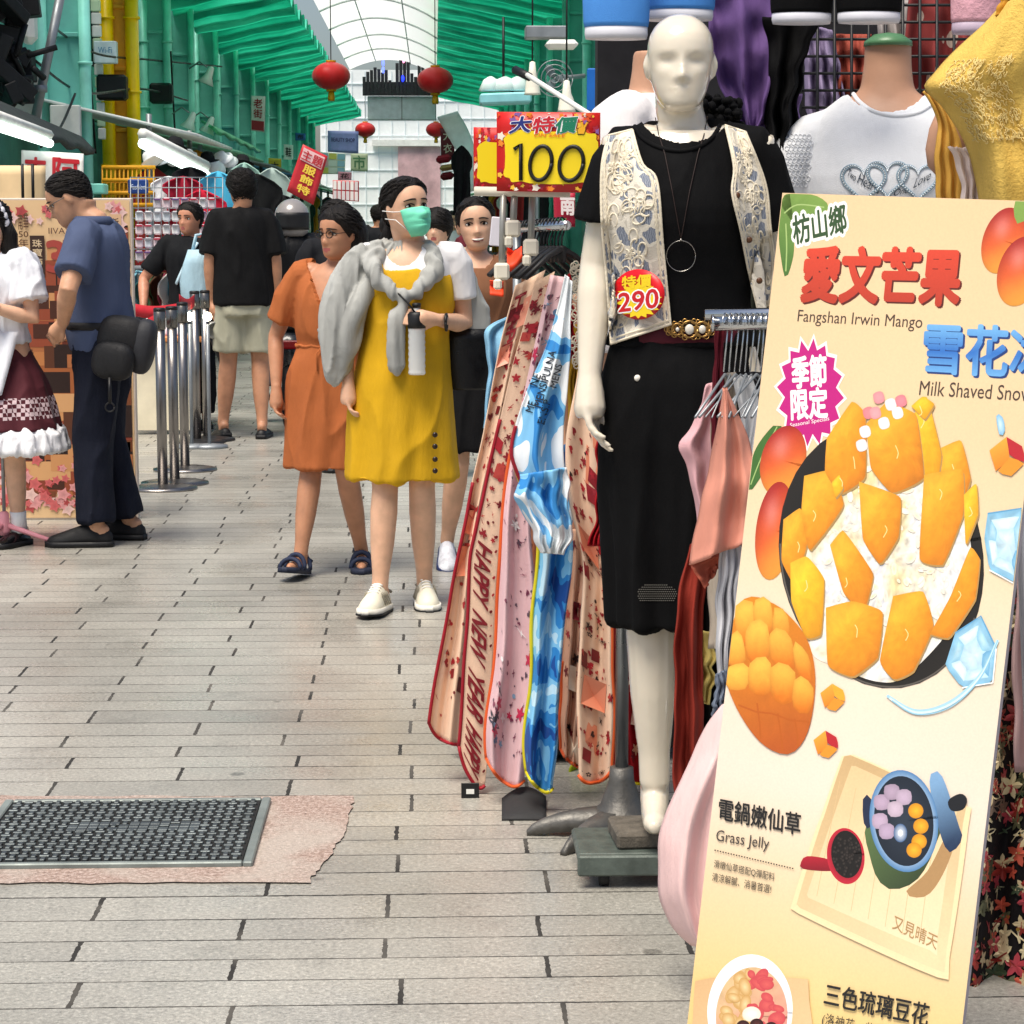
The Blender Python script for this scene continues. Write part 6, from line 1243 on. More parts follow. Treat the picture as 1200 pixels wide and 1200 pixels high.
drape('hanging_garment', [(895, 120), (900, 180), (905, 240)], [(938, 110), (935, 170), (930, 240)], 5.2, cloth('lilac crepe', '7d6698', .8), 'lilac garment showing under the ragged black one', amp=.03, seed=5)
mb = MB(); r_ = rng(6)
for i in range(46): x, y = r_.uniform(826, 868), r_.uniform(117, 146); y = y+(x-826)*.25; mb.ball(at(x, y-8, 4.98+r_.uniform(-.05, .05)), (r_.uniform(.008, .018), .014, r_.uniform(.006, .014)), 7)
tag(mb.build('ruffle_scarf', blk), 'black ruffled scarf behind the cream mannequin neck', 'scarf')
# wire grid with garments behind it
gp = thing('wire_grid', 'black wire grid panel behind the green-capped form', 'grid panel', at(1040, 200, 5.62)); mb = MB()
for x in range(938, 1260, 20): mb.tube([at(x, -20, 5.62), at(x, 260, 5.62)], .004, 6)
for y in range(-14, 262, 20): mb.tube([at(936, y, 5.63), at(1258, y, 5.63)], .004, 6)
mb.build('wire', black_p, gp)
pk = NT('red polka fabric'); tc = pk.n('TexCoord').outputs['Object']; vo = pk.n('TexVoronoi'); vo.inputs['Scale'].default_value = 13; vo.inputs['Randomness'].default_value = .5; pk.l(tc, vo.inputs[0]); pk.l(pk.mix(pk.math('LESS_THAN', vo.outputs['Distance'], .3), (.2, .02, .018), (.45, .36, .3)), pk.b.inputs['Base Color']); pk.b.inputs['Roughness'].default_value = .85
drape('hanging_garment', [(1066, -10), (1058, 60), (1062, 200)], [(1150, -10), (1160, 60), (1165, 200)], 5.85, pk.m, 'dark red garment with pale dots behind the wire panel', amp=.05, nf=3, seed=6)
drape('hanging_garment', [(938, 30), (942, 80), (946, 160)], [(972, 35), (985, 80), (990, 160)], 5.8, cloth('dusty lilac', '8d7f9e'), 'dusty lilac garment behind the wire panel', amp=.04, seed=7)
drape('hanging_garment', [(970, 40), (975, 90), (978, 150)], [(1025, 40), (1022, 90), (1020, 150)], 5.86, cloth('dull coral', '9a4a3c'), 'dull coral garment behind the wire panel', amp=.04, seed=8)
drape('hanging_garment', [(1030, 0), (1026, 90), (1030, 150)], [(1072, 0), (1076, 60), (1070, 150)], 5.9, cloth('pale grey voile', 'a39c98'), 'pale grey garment behind the wire panel', amp=.04, seed=9)
# yellow lace top
yl = mat('yellow lace cotton', 'd8b45a', .85, 0, .15, 8, .9, 130, .2, wrinkle=.5)
yt = thing('yellow_top', 'yellow lace-yoke top hung at the upper corner above the menu board', 'clothing', at(1160, 300, 4.3))
o, yfn = drape('front', [(1172, 8), (1128, 52), (1096, 84), (1082, 104), (1104, 126), (1130, 172), (1144, 215), (1150, 290)], [(1235, -30), (1262, 20), (1270, 60), (1275, 105), (1275, 150), (1275, 190), (1275, 230), (1275, 290)], 4.3, yl, parent=yt, nf=1.6, amp=.025, bulge=.16, seed=12, nu=44, nv=56)
drape('back', [(1083, 108), (1095, 130), (1097, 190), (1102, 290)], [(1104, 116), (1120, 150), (1130, 200), (1135, 290)], 4.4, cloth('amber lining', 'cf9f48', .85), parent=yt, amp=.01, seed=13)
drape('collar', [(1166, 20), (1172, 0), (1190, -25)], [(1178, 10), (1192, -4), (1215, -30)], 4.22, mat('amber collar', 'c48a22', .8), parent=yt, amp=.004, seed=1)
drape('lining', [(1114, 172), (1122, 200), (1126, 290)], [(1138, 174), (1147, 200), (1150, 290)], 4.34, cloth('pale pink lining', 'e2cfc6'), parent=yt, amp=.01, seed=14)
r_ = rng(15); mb = MB()
for q in range(420):
    u, v = r_.uniform(.08, .5), r_.uniform(.28, .62); a0, ru = r_.uniform(0, 6), r_.uniform(.006, .014)
    mb.tube([yfn(u+ru*math.cos(a), v+ru*.9*math.sin(a), .003) for a in np.linspace(a0, a0+r_.uniform(2, 5.5), 7)], .0009, 4)
mb.build('lace_cord', mat('yellow embroidery', 'e6cd86', .8), yt)
mb = MB(); p = at(1120, 150, 4.46); mb.ball(p, (.05, .04, .1), 14, rot=roty(.4)); tag(mb.build('dummy_shoulder', tan_m), 'tan dummy shoulder showing inside the yellow top\'s sleeve', 'mannequin')
# dark back of the shop
a, b = at(700, 300, 6.6), at(1330, 300, 6.6); mb = MB(); mb.box(((a[0]+b[0])/2, 6.68, 1.6), (b[0]-a[0], .1, 3.2)); tag(mb.build('shop_back_wall', mat('dark shop wall', '17161a', .9, 0, .3)), 'dark back wall of the clothes shop', 'wall')
r_ = rng(19); dc = {'1b1418': 'black', '2c1620': 'dark plum', '1a2030': 'ink blue', '3a1c22': 'dark wine', '22261e': 'dark olive'}
for i in range(14):
    x = 716+i*40; c = list(dc)[i % 5]; drape('hanging_garment', [(x-24, 300), (x-28, 600), (x-26, 860)], [(x+22, 300), (x+27, 600), (x+25, 860)], 6.3+r_.uniform(-.1, .1), cloth('deep '+c, c, wrinkle=.7), dc[c]+' garment hanging along the back of the shop', group='dark garments at the back of the shop', amp=.05, nf=3, seed=50+i, nu=16, nv=16)
# ------------------------------------------------------------ apron rack
def motifs(mb, fn, n, seed, cols, size, kinds=('sq', 'fl', 'ht'), ur=(.08, .92), vr=(.04, .96), o=.0035):
    r = rng(seed)
    for q in range(n):
        u, v = r.uniform(*ur), r.uniform(*vr); e = 1e-2; su = np.linalg.norm(fn(min(1, u+e), v)-fn(max(0, u-e), v))/(2*e); sv = np.linalg.norm(fn(u, min(1, v+e))-fn(u, max(0, v-e)))/(2*e)
        s_ = size*r.uniform(.6, 1.3); a0 = r.uniform(0, 6.28); k = r.choice(kinds); c = S(r.choice(cols))
        if k == 'sq': P = [(-1, -1), (1, -1), (1, 1), (-1, 1)]; a0 = r.uniform(-.2, .2)
        elif k == 'fl': P = [(math.cos(a)*(1+.4*math.cos(5*a)), math.sin(a)*(1+.4*math.cos(5*a))) for a in np.arange(20)*2*PI/20]
        elif k == 'dot': P = [(math.cos(a)*.5, math.sin(a)*.5) for a in np.arange(8)*2*PI/8]
        elif k == 'br': P = [(-1.2, -.12), (-.2, .1), (.3, .5), (.4, .35), (.2, .05), (1.2, .12), (1.2, -.02), (.1, -.12), (-.3, -.5), (-.42, -.38), (-.25, -.08), (-1.2, -.26)]
        else: P = [(x, -y) for x, y in heart(0, 0, 1, 18)[:-1]]
        ca, sa = math.cos(a0), math.sin(a0); V = []
        for x, y in P:
            uu, vv = u+(x*ca-y*sa)*s_/max(su, 1e-3), v+(x*sa+y*ca)*s_/max(sv, 1e-3); V.append(fn(min(.985, max(.015, uu)), min(.99, max(.01, vv)), o))
        V.append(fn(u, v, o)); m_ = len(P); mb.add(V, [(m_, i, (i+1) % m_) for i in range(m_)], 0, c, smooth=False)
def edge_tube(mb, fn, e, r=.004, v0=0.0, v1=1.0, bottom=True):
    mb.tube([fn(e, v, .001) for v in np.linspace(v0, v1, 50)], r, 6)
    if bottom: mb.tube([fn(u, .998, .001) for u in np.linspace(0, 1, 16)], r, 6)
def vtext(mb, fn, s, u0, u1, v0, v1, col, bold=.02): put_text(mb, s, lambda a, b: fn(lerp(u1, u0, 1-b), lerp(v0, v1, a), .004) if False else fn(lerp(u0, u1, b), lerp(v0, v1, a), .004), bold, col=S(col))
ck = NT('blue camouflage'); tc = ck.n('TexCoord').outputs['Object']; n1 = ck.noise(tc, 9, 2, .5); n1.inputs['Distortion'].default_value = .6; n2 = ck.noise(tc, 12, 2, .5)
ck.l(ck.ramp(n1.outputs[0], [(0, S('1c4f9c')), (.42, S('2f86cc')), (.5, S('7fc2ea')), (.58, S('bfe2f4'))], 'CONSTANT'), ck.b.inputs['Base Color']); ck.b.inputs['Roughness'].default_value = .6
ck2 = NT('white and sky camouflage'); tc = ck2.n('TexCoord').outputs['Object']; n1 = ck2.noise(tc, 6, 2, .5); n1.inputs['Distortion'].default_value = .8; ck2.l(ck2.ramp(n1.outputs[0], [(0, S('2f86cc')), (.4, S('7fc0ea')), (.5, S('eef3f6'))], 'CONSTANT'), ck2.b.inputs['Base Color']); ck2.b.inputs['Roughness'].default_value = .6
pch = cloth('cream peach apron', 'ecc9ad', .7, .06, .3); peach = cloth('peach apron', 'e8b596', .7, .06, .3); pinkc = cloth('pale pink apron', 'e2bcc0', .7, .06, .3); redc = cloth('crimson apron', 'a5141f', .7, .08, .3)
RED, ORG, YELP = mat('crimson piping', '9c1024', .6), mat('orange piping', 'd85a24', .6), mat('yellow piping', 'd8c81e', .6)
def apron(label, L, R_, Y, m, pipes=(), **kw):
    fn = drape_fn(L, R_, Y, **{'rb': .026, 'wob': 3.0, **kw}); t = thing('apron', label, 'apron', fn(.5, 1), 'aprons on the rack'); mb = MB(); mb.sheet(lambda u, v: fn(u, v), 30, 70, thick=-.003); mb.build('cloth', m, t)
    for pm, e, v0, v1, bt in pipes: mb = MB(); edge_tube(mb, fn, e, .0045, v0, v1, bt); mb.build('piping', pm, t)
    return t, fn
reds = ['8c1020', 'a81828', '6e0c18', 'b84038']
# pale blue one at the back
apron('pale blue apron hanging behind the cream aprons', [(592, 372), (568, 390), (571, 440), (565, 505)], [(618, 372), (612, 420), (606, 480), (600, 540)], 6.15, cloth('pale blue apron', '8ec3e2', .7, .06, .4), seed=61, amp=.03)
t, fn = apron('broad cream apron at the back of the bunch, filling the gaps between the front ones', [(606, 345), (585, 480), (556, 640), (532, 760), (526, 880)], [(676, 345), (690, 480), (712, 640), (726, 760), (734, 880)], 5.9, peach, [(RED, 0, .5, 1, True)], seed=60, amp=.04, nf=6)
mb = MB(); motifs(mb, fn, 120, 31, reds, .012, ('dot', 'br', 'fl')); mb.build('print', printed(), t)
# leftmost cream apron
t, fn = apron('cream apron with crimson patches, widest of the cream aprons', [(604, 335), (588, 400), (572, 480), (556, 560), (545, 620), (527, 700), (510, 790), (500, 862)], [(640, 316), (614, 400), (596, 480), (578, 560), (560, 640), (556, 740), (552, 810), (546, 880)], 5.62, pch, [(RED, 0, .45, 1, True)], seed=62, amp=.018, nf=1.6)
mb = MB(); motifs(mb, fn, 70, 1, reds, .009, ('dot', 'br', 'ht')); motifs(mb, fn, 7, 2, reds, .017, ('sq',)); motifs(mb, fn, 7, 3, ['e08a6a', 'e89a80'], .035, ('sq',), o=.003)
vtext(mb, fn, 'HAPPY', .12, .5, .03, .2, '8c1020', .03); mb.build('print', printed(), t)
# strip with HAPPY NEW YEAR
t, fn = apron('cream apron edged in crimson lettered HAPPY NEW YEAR', [(628, 330), (604, 420), (578, 530), (557, 620), (549, 660), (547, 740), (541, 830), (537, 890)], [(650, 318), (632, 400), (606, 520), (590, 600), (582, 680), (578, 770), (574, 860), (566, 938)], 5.5, pch, [(RED, 0, .3, 1, True)], seed=63, amp=.002, nf=.6, wob=2.0)
mb = MB(); motifs(mb, fn, 80, 4, reds, .008, ('dot', 'br', 'fl'), vr=(.02, .54)); motifs(mb, fn, 4, 5, reds, .017, ('sq',), vr=(.1, .5)); motifs(mb, fn, 14, 6, reds+['3a1a1a'], .007, ('dot',), ur=(.86, .95), vr=(.5, .98))
vtext(mb, fn, 'HAPPY  NEW  YEAR', .18, .74, .545, .885, '7c0c1c', .025); vtext(mb, fn, 'HAPPY', .2, .75, .905, .985, '7c0c1c', .025); mb.build('print', printed(), t)
# hanging price tag under it
a = at(551, 930, 5.46); pt = thing('price_tag', 'small black and white tag hanging below the HAPPY NEW YEAR apron', 'tag', a-[0, 0, .03]); mb = MB(); mb.box(a, (.045, .004, .055), bev=.001); mb.build('card', black_p, pt); mb = MB(); mb.box(a+np.array([0, -.003, -.018]), (.044, .002, .009)); mb.box(a+np.array([0, -.003, .006]), (.02, .002, .012)); mb.build('label', white_p, pt)
# pink one
t, fn = apron('pale pink apron with small blue and rose motifs and orange piping', [(646, 322), (622, 420), (600, 520), (588, 600), (584, 680), (578, 780), (570, 860), (572, 905)], [(664, 325), (650, 400), (632, 500), (622, 600), (630, 700), (626, 800), (618, 880), (612, 932)], 5.4, pinkc, [(ORG, 0, .35, 1, True)], seed=64, amp=.02, nf=1.5)
mb = MB(); motifs(mb, fn, 110, 7, ['6e2a48', '8c4a60', '5a4a58'], .0075, ('br', 'dot', 'ht')); motifs(mb, fn, 26, 8, ['7fa3c0', '4a6a8c', '3a3a44', 'e9e4e4'], .014, ('fl', 'br', 'dot')); motifs(mb, fn, 9, 9, ['c02a50'], .012, ('fl',)); mb.build('print', printed(), t)
# blue camouflage, lower part
t, fn = apron('blue camouflage apron with yellow piping', [(603, 545), (622, 600), (630, 640), (625, 720), (620, 800), (614, 870), (618, 915)], [(664, 520), (668, 580), (672, 640), (664, 720), (656, 800), (652, 880), (648, 936)], 5.3, ck.m, [(YELP, 0, 0, 1, True)], seed=65, amp=.028, nf=1.5)
t, fn = apron('white and sky blue camouflage apron with black letters folded over the rack', [(662, 322), (646, 390), (618, 460), (601, 520), (604, 550), (622, 590), (636, 612)], [(670, 330), (668, 400), (664, 470), (660, 540), (663, 580), (670, 610), (664, 622)], 5.22, ck2.m, [(RED, 0, .62, 1, False)], seed=66, amp=.02, nf=1.5)
mb = MB()
for s_, p0_, p1_, h in (('MENSIPULNA', (634, 478), (652, 412), 9), ('MENS', (652, 455), (659, 428), 8), ('ENSIP', (638, 498), (646, 470), 9), ('ME', (624, 484), (628, 472), 9), ('NE', (629, 453), (634, 440), 9)):
    H5 = hitter(t.children[0]) if s_ == 'MENSIPULNA' else H5; p0_, p1_ = V3(p0_), V3(p1_); d_ = p1_-p0_; n_ = np.array([d_[1], -d_[0]])/np.linalg.norm(d_); n_ = -n_ if n_[0] > 0 else n_; put_text(mb, s_, lambda u, v: H5(*(p0_+d_*u+n_*h*v), .003, 5.2), .01, col=S('1a2230'))
mb.build('lettering', printed(), t)
drape('sleeve_gather', [(606, 556), (604, 580), (614, 606), (622, 626), (632, 648)], [(666, 548), (669, 575), (667, 604), (670, 628), (660, 650)], 5.16, ck2.m, parent=t, amp=.02, nf=3.5, seed=21, nu=40, nv=40, bulge=.03)
# cream ones right of the blue
t, fn = apron('peach panelled apron half hidden between the blue one and the patched one', [(668, 620), (664, 700), (658, 790), (655, 885)], [(700, 620), (698, 700), (692, 800), (684, 905)], 5.42, peach, [(ORG, 0, .6, 1, True)], seed=67, amp=.02)
mb = MB(); motifs(mb, fn, 50, 11, reds+['2a1414'], .009, ('br', 'dot', 'fl')); motifs(mb, fn, 6, 12, ['7a0f1e', 'f2dcc0'], .03, ('sq',)); mb.build('print', printed(), t)
t, fn = apron('cream apron with dark cherry prints next to the mannequin skirt', [(676, 432), (664, 520), (668, 590), (682, 660), (679, 740), (677, 830), (678, 922)], [(704, 500), (712, 560), (712, 620), (716, 690), (718, 760), (718, 840), (718, 914)], 5.2, pch, [(ORG, 1, .2, 1, True)], seed=68, amp=.02, nf=1.2)
mb = MB(); motifs(mb, fn, 120, 13, reds+['2a1414'], .0085, ('br', 'dot', 'fl', 'ht')); motifs(mb, fn, 7, 14, reds, .018, ('sq',), vr=(.1, .95)); motifs(mb, fn, 5, 15, ['e08a6a'], .04, ('sq',), o=.003)
for v_ in (.44, .62, .74, .97): vtext(mb, lambda u, v, o: fn(lerp(.1, .9, v), v_+.012*(1-u), o), 'ornament'[0:0] or '· ✿ · ❀ ·', 0, 1, 0, 1, '3a1a1a', .0)
mb.build('print', printed(), t)
t, fn = apron('crimson and cream apron with a lime hem behind the mannequin leg', [(714, 690), (714, 770), (716, 850), (718, 918)], [(770, 690), (772, 770), (774, 850), (776, 920)], 5.45, redc, [(YELP, 0, .9, 1, True)], seed=69, amp=.02)
mb = MB(); motifs(mb, fn, 24, 16, ['6e0c18', 'e8b890', 'f0d8b8'], .014, ('fl', 'dot')); motifs(mb, fn, 7, 17, ['ecc9ad', 'e8a888'], .04, ('sq',), vr=(.2, .7), o=.003); mb.build('print', printed(), t)
drape('apron', [(704, 490), (702, 540), (700, 580), (692, 640)], [(712, 490), (718, 560), (712, 600), (708, 640)], 5.1, redc, 'short dark red apron tie hanging by the mannequin hand', 'apron', 'aprons on the rack', amp=.012, seed=70, thick=.004)
drape('apron', [(655, 335), (654, 380), (658, 420)], [(668, 320), (672, 360), (674, 420)], 5.6, redc, 'crimson apron collar showing at the top of the rack', 'apron', 'aprons on the rack', amp=.012, seed=71)
drape('apron', [(668, 380), (664, 480), (664, 600)], [(680, 380), (682, 480), (684, 600)], 5.65, cloth('mustard apron', 'b8922a', .7), 'mustard apron edge showing behind the white camouflage one', 'apron', 'aprons on the rack', amp=.012, seed=72)
# black hangers in a bunch, and the rack bar
rk = thing('rack_bar', 'chrome bar carrying the black hangers of the aprons', 'rack', at(640, 290, 5.6)); mb = MB(); A, B_ = at(606, 268, 6.2), at(664, 264, 5.4); mb.tube([A, B_], .012, 12); mb.build('bar', mat('chrome', 'c8cacc', .15, 1), rk); mb = MB(); mb.tube([A, (A[0], A[1], .05)], .012, 10); mb.lathe([(.15, 0), (.15, .015), (.02, .03)], (A[0], A[1], 0), 24); mb.build('upright', grey_m, rk)
for i in range(13):
    f_ = .1+.068*i; p = lerp(A, B_, f_); t = thing('clothes_hanger', 'black plastic hanger bunched on the apron rack bar', 'hanger', p, 'black hangers on the apron rack'); ang = .9+.1*math.sin(i*2.1); d_ = np.array([math.cos(ang), math.sin(ang), 0])
    mb = MB(); mb.tube([p+d_*.015*math.cos(a)+np.array([0, 0, .003+.017*math.sin(a)]) for a in np.linspace(PI, -.5, 10)]+[p+[0, 0, -.03], p+[0, 0, -.06]], .0026, 6); mb.build('hook', black_p, t)
    mb = MB(); mb.tube([p-d_*.15+[0, 0, -.125], p-d_*.06+[0, 0, -.075], p+[0, 0, -.055], p+d_*.06+[0, 0, -.075], p+d_*.15+[0, 0, -.125]], [.006, .007, .009, .007, .006], 8); mb.tube([p+[0, 0, -.05], p+[0, 0, -.09]], .011, 8); mb.build('arm', black_p, t)
a = at(700, 935, 6.0); mb = MB(); blob_box(mb, np.array([a[0]-.02, 6.0, .1]), (.26, .2, .1)); t = thing('floor_bag', 'black bundle lying on the ground under the aprons', 'bag', (a[0], 6.0, 0)); mb.build('body', nyl, t); mb = MB(); mb.tube([(a[0]-.3, 5.75, .02), (a[0]-.2, 5.85, .1), (a[0]-.1, 5.85, .18)], .01, 6); mb.build('strap', black_p, t)
mb = MB(); mb.sheet(lambda u, v: (lambda g: (g[0], g[1], .006+.03*v*math.sin(u*3)))(gnd(lerp(588, 640, u), lerp(962, 938, v))), 10, 6, thick=.006); tag(mb.build('cardboard_flap', mat('dark card', '2b2b2c', .8)), 'dark card flap lying on the paving below the aprons', 'card')
drape('apron', [(672, 868), (668, 900), (664, 930)], [(745, 880), (748, 905), (750, 926)], 5.75, cloth('lime apron', '9aa81e', .7), 'lime apron hem low behind the other aprons', 'apron', 'aprons on the rack', amp=.02, seed=74)

# ------------------------------------------------------------ price signs
def price_sign(label, x0, y0, x1, y1, Y, full=True, yawd=.0):
    A, B_, D_ = at(x0, y0, Y), at(x1, y0+1, Y-yawd), at(x0, y1, Y); f_ = lambda u, v, o=0.0: A+(B_-A)*u+(D_-A)*(1-v)+np.array([0, -o, 0])
    t = thing('price_sign', label, 'sign', D_, 'yellow special price signs'); mb = MB(); mb.sheet(lambda u, v: f_(u, 1-v), 6, 6, thick=-.008); mb.build('card', mat('red sign card', 'c8201e', .4), t); mb = MB(); r = rng(int(x0))
    for i in range(150):
        u, v = r.random(), r.random()
        if .16 < u < .86 and .14 < v < .78: continue
        rr = r.uniform(.015, .05); c = S(r.choice(['e8541c', 'f08a24', 'd8182a', 'f6c23a', 'a81430', 'f4e8d8', '8c60a8'])); P = [(u+rr*math.cos(a)*(1+.35*math.cos(5*a))*.8, v+rr*math.sin(a)*(1+.35*math.cos(5*a))) for a in np.arange(15)*2*PI/15]; mb.add([f_(u, v, .001+i*8e-6)]+[f_(min(.99, max(.01, a)), min(.99, max(.01, b)), .001+i*8e-6) for a, b in P], [(0, 1+q, 1+(q+1) % 15) for q in range(15)], 0, c, smooth=False)
    n = 60; P = []
    for i in range(n):
        a = i*2*PI/n; q = lambda s_: math.copysign(abs(s_)**.35, s_); P.append((.53+.46*q(math.cos(a))*(1+.03*math.cos(9*a)), .44+.33*q(math.sin(a))*(1+.04*math.sin(11*a))))
    mb.add([f_(.5, .45, .0034)]+[f_(min(.985, a), b, .0034) for a, b in P], [(0, 1+i, 1+(i+1) % n) for i in range(n)], 0, S('f4d60c'), smooth=False)
    if full:
        for ch, u0, c in (('大', .12, '1a2a7c'), ('特', .34, 'c8182c'), ('價', .56, '0e7a5a')):
            for b, cc, o in ((.07, 'ffffff', .004), (.03, c, .0048)): put_text(mb, ch, lambda u, v: f_(u0+.2*u+.03*v, .73+.2*v+.02*u, o), b, col=S(cc))
        put_text(mb, 'ON SALE', lambda u, v: f_(.36+.3*u+.01*v, .69+.045*v, .0052), .01, col=S('e8741c'))
        HB = [(.0, 0), (.5, 0), (.62, .35), (.6, .5), (.86, .95), (.72, 1.0), (.46, .58), (.38, 1.0), (.22, .98), (.26, .55), (.06, .5), (-.06, .3)]
        for g, cc, o in ((1.14, '2a1a10', .0046), (1.0, 'f2b01c', .0056)): mb.add([f_(.81+.11*(a-.35)*g+.02, .8+.15*(b-.45)*g, o) for a, b in HB]+[f_(.83, .8, o)], [(len(HB), i, (i+1) % len(HB)) for i in range(len(HB))], 0, S(cc), smooth=False)
        mb.build('print', printed(), t); mb = MB()
        for pts in ([(.17, .53), (.235, .6), (.235, .14)], [(.43+.105*math.cos(a)+.02*math.sin(a), .36+.215*math.sin(a)) for a in np.linspace(0, 2*PI, 28)], [(.725+.115*math.cos(a)+.02*math.sin(a), .36+.215*math.sin(a)) for a in np.linspace(0, 2*PI, 28)]):
            mb.tube([f_(u, v, .006) for u, v in pts], .0048, 6, flat=(1, 1))
        mb.build('lettering', mat('black marker', '141414', .5), t)
    else: put_text(mb, '大', lambda u, v: f_(.5+.3*u, .72+.2*v, .0048), .03, col=S('1a2a7c')); mb.build('print', printed(), t)
    return t, f_
price_sign('front yellow price sign reading 100 on a red flowered card', 582, 131, 703, 224, 5.2, yawd=.06)
price_sign('second yellow price sign half hidden behind the 100 sign', 555, 149, 612, 222, 5.4, False)
cs = thing('sign_clip_stand', 'cream plastic clip stand holding the yellow price signs', 'stand', at(590, 330, 5.28)); clipm = mat('cream plastic', 'ddd6c4', .4)
mb = MB(); a, b = at(556, 224, 5.27), at(668, 226, 5.24); mb.tube([a, b], .011, 8); mb.build('rail', clipm, cs)
for x, y in ((590, 318), (624, 290), (603, 268)):
    mb = MB(); p, q = at(x, 226, 5.26), at(x-2, y, 5.26); mb.tube([p, q], .008, 8); mb.build('stem', mat('grey stem', '9a9a94', .4, .4), cs); mb = MB(); mb.box(q, (.036, .03, .04), bev=.006); mb.box(q-np.array([.01, .01, .03]), (.02, .03, .025), bev=.005); mb.build('clip', clipm, cs)
p = at(588, 272, 5.4); mb = MB(); mb.box(p, (.055, .01, .07), roty(.1), bev=.002); tag(mb.build('paper_tag', mat('lilac white card', 'd8d6e0', .6)), 'blank pale card clipped beside the price sign stem', 'card')
mb = MB(); mb.sheet(lambda u, v: at(lerp(594, 612, u), lerp(288, 314, v)+6*math.sin(u*3), 5.7+.03*math.sin(v*5+u*3)), 10, 10, thick=.003); tag(mb.build('flag', mat('orange red flag', 'e8441c', .6)), 'orange red pennant cloth caught beside the black hangers', 'flag')
mb = MB(); mb.sheet(lambda u, v: at(lerp(574, 590, u), lerp(328, 346, v)+2*u, 5.7+.02*math.sin(v*5)), 8, 8, thick=.003); tag(mb.build('flag', mat('orange red flag', 'e8441c', .6)), 'orange red ribbon below the cream clip', 'flag')
t = sign_quad('shop_sign', 'crimson sign with one white character below the 100 sign', 'sign', [(649, 226), (674, 226), (674, 266), (650, 264)], 6.4, mat('crimson card', 'b0203a', .5), [('南', .3, .35, .95, .9, .04, 'f0e4e0')])
mb = MB(); P = [at(648, 256, 6.2), at(664, 256, 6.2), at(653, 270, 6.2)]; mb.add(P+[p+np.array([0, .01, 0]) for p in P], [(0, 2, 1), (3, 4, 5), (0, 1, 4, 3), (1, 2, 5, 4), (2, 0, 3, 5)], smooth=False); tag(mb.build('flag', mat('green flag', '2fa860', .6)), 'small green triangular flag below the crimson sign', 'flag')

# ------------------------------------------------------------ chrome rail and garments behind the menu board
YR = 4.35
rl = thing('clothes_rail', 'double chrome rail of garments behind the menu board', 'rail', at(880, 378, YR)); chrome = mat('chrome', 'c8cacc', .15, 1)
mb = MB(); mb.tube([at(836, 379, YR), at(1300, 372, YR)], .0145, 14); mb.tube([at(826, 369, YR+.15), at(1300, 360, YR+.15)], .012, 12); mb.tube([at(836, 379, YR), at(834, 379, YR)], .018, 14); mb.build('bar', chrome, rl)
xx = at(1240, 800, YR)[0]; mb = MB(); mb.tube([(xx, YR, .03), (xx, YR, at(1240, 374, YR)[2])], .016, 12); mb.box((xx, YR, .02), (.06, .5, .04), bev=.01); mb.build('upright', chrome, rl)
for i in range(11):
    x = 850+i*6.2; p = at(x, 379, YR); t = thing('clothes_hanger', 'silver wire hanger on the chrome rail, between the belt buckle and the menu board', 'hanger', p, 'wire hangers on the chrome rail'); ang = 1.15+.12*math.sin(i*1.9); d_ = np.array([math.cos(ang), math.sin(ang), 0])
    mb = MB(); mb.tube([p+d_*.019*math.cos(a)+np.array([0, 0, .0+.02*math.sin(a)]) for a in np.linspace(PI+.2, -.4, 10)]+[p+d_*.012+[0, 0, -.03], p+[-.002, 0, -.095]], .0016, 5); mb.build('hook', chrome, t)
    mb = MB(); mb.tube([p-d_*.19+[0, 0, -.17], p+[0, 0, -.1], p+d_*.19+[0, 0, -.17]], .0016 if i % 2 else .003, 6); mb.build('arm', grey_m, t)
G = 'garments on the chrome rail'
drape('hanging_garment', [(836, 382), (836, 440), (833, 520), (830, 590)], [(848, 382), (848, 440), (846, 500), (842, 590)], 4.38, cloth('maroon velvet strap', '5a1220', .8, wrinkle=.4), 'narrow maroon garment hanging from the chrome rail end', group=G, amp=.01, seed=80, nf=1.5)
drape('hanging_garment', [(830, 452), (808, 500), (797, 520), (806, 545), (812, 590), (818, 640)], [(846, 440), (840, 490), (836, 530), (836, 560), (838, 600), (840, 650)], 4.42, cloth('powder pink cotton', 'd9a9ae', .85, wrinkle=.5), 'powder pink garment with a pointed sleeve left of the salmon one', group=G, amp=.015, seed=81, nf=1)
drape('hanging_garment', [(842, 440), (836, 480), (832, 560), (830, 760)], [(862, 436), (864, 480), (862, 560), (858, 760)], 4.40, cloth('beige knit', 'b4a898', .9, wrinkle=.6), 'beige grey knit garment beside the salmon one', group=G, amp=.02, seed=82, nf=1.5)
drape('hanging_garment', [(862, 440), (868, 500), (866, 600), (850, 780)], [(880, 440), (886, 480), (884, 600), (880, 800)], 4.36, cloth('off white poplin', 'd6d8da', .85, wrinkle=.6), 'off-white garment hanging close to the menu board', group=G, amp=.02, seed=83, nf=1.5)
drape('hanging_garment', [(878, 436), (882, 480), (880, 560), (872, 760)], [(898, 436), (904, 480), (902, 560), (890, 760)], 4.4, cloth('charcoal knit', '2c2c30', .9), 'charcoal garment against the menu board edge', group=G, amp=.02, seed=84)
sa = thing('hanging_garment', 'salmon top with a turned-up hem left of the menu board', 'clothing', at(845, 690, 4.2), G); sal = cloth('salmon cotton', 'dd9580', .85, .06, .5)
drape('front', [(847, 454), (839, 500), (827, 560), (815, 620), (807, 662)], [(853, 454), (876, 510), (892, 570), (896, 610), (890, 630)], 4.22, sal, parent=sa, amp=.022, seed=85, nf=1.6, bulge=.05, wob=2.5)
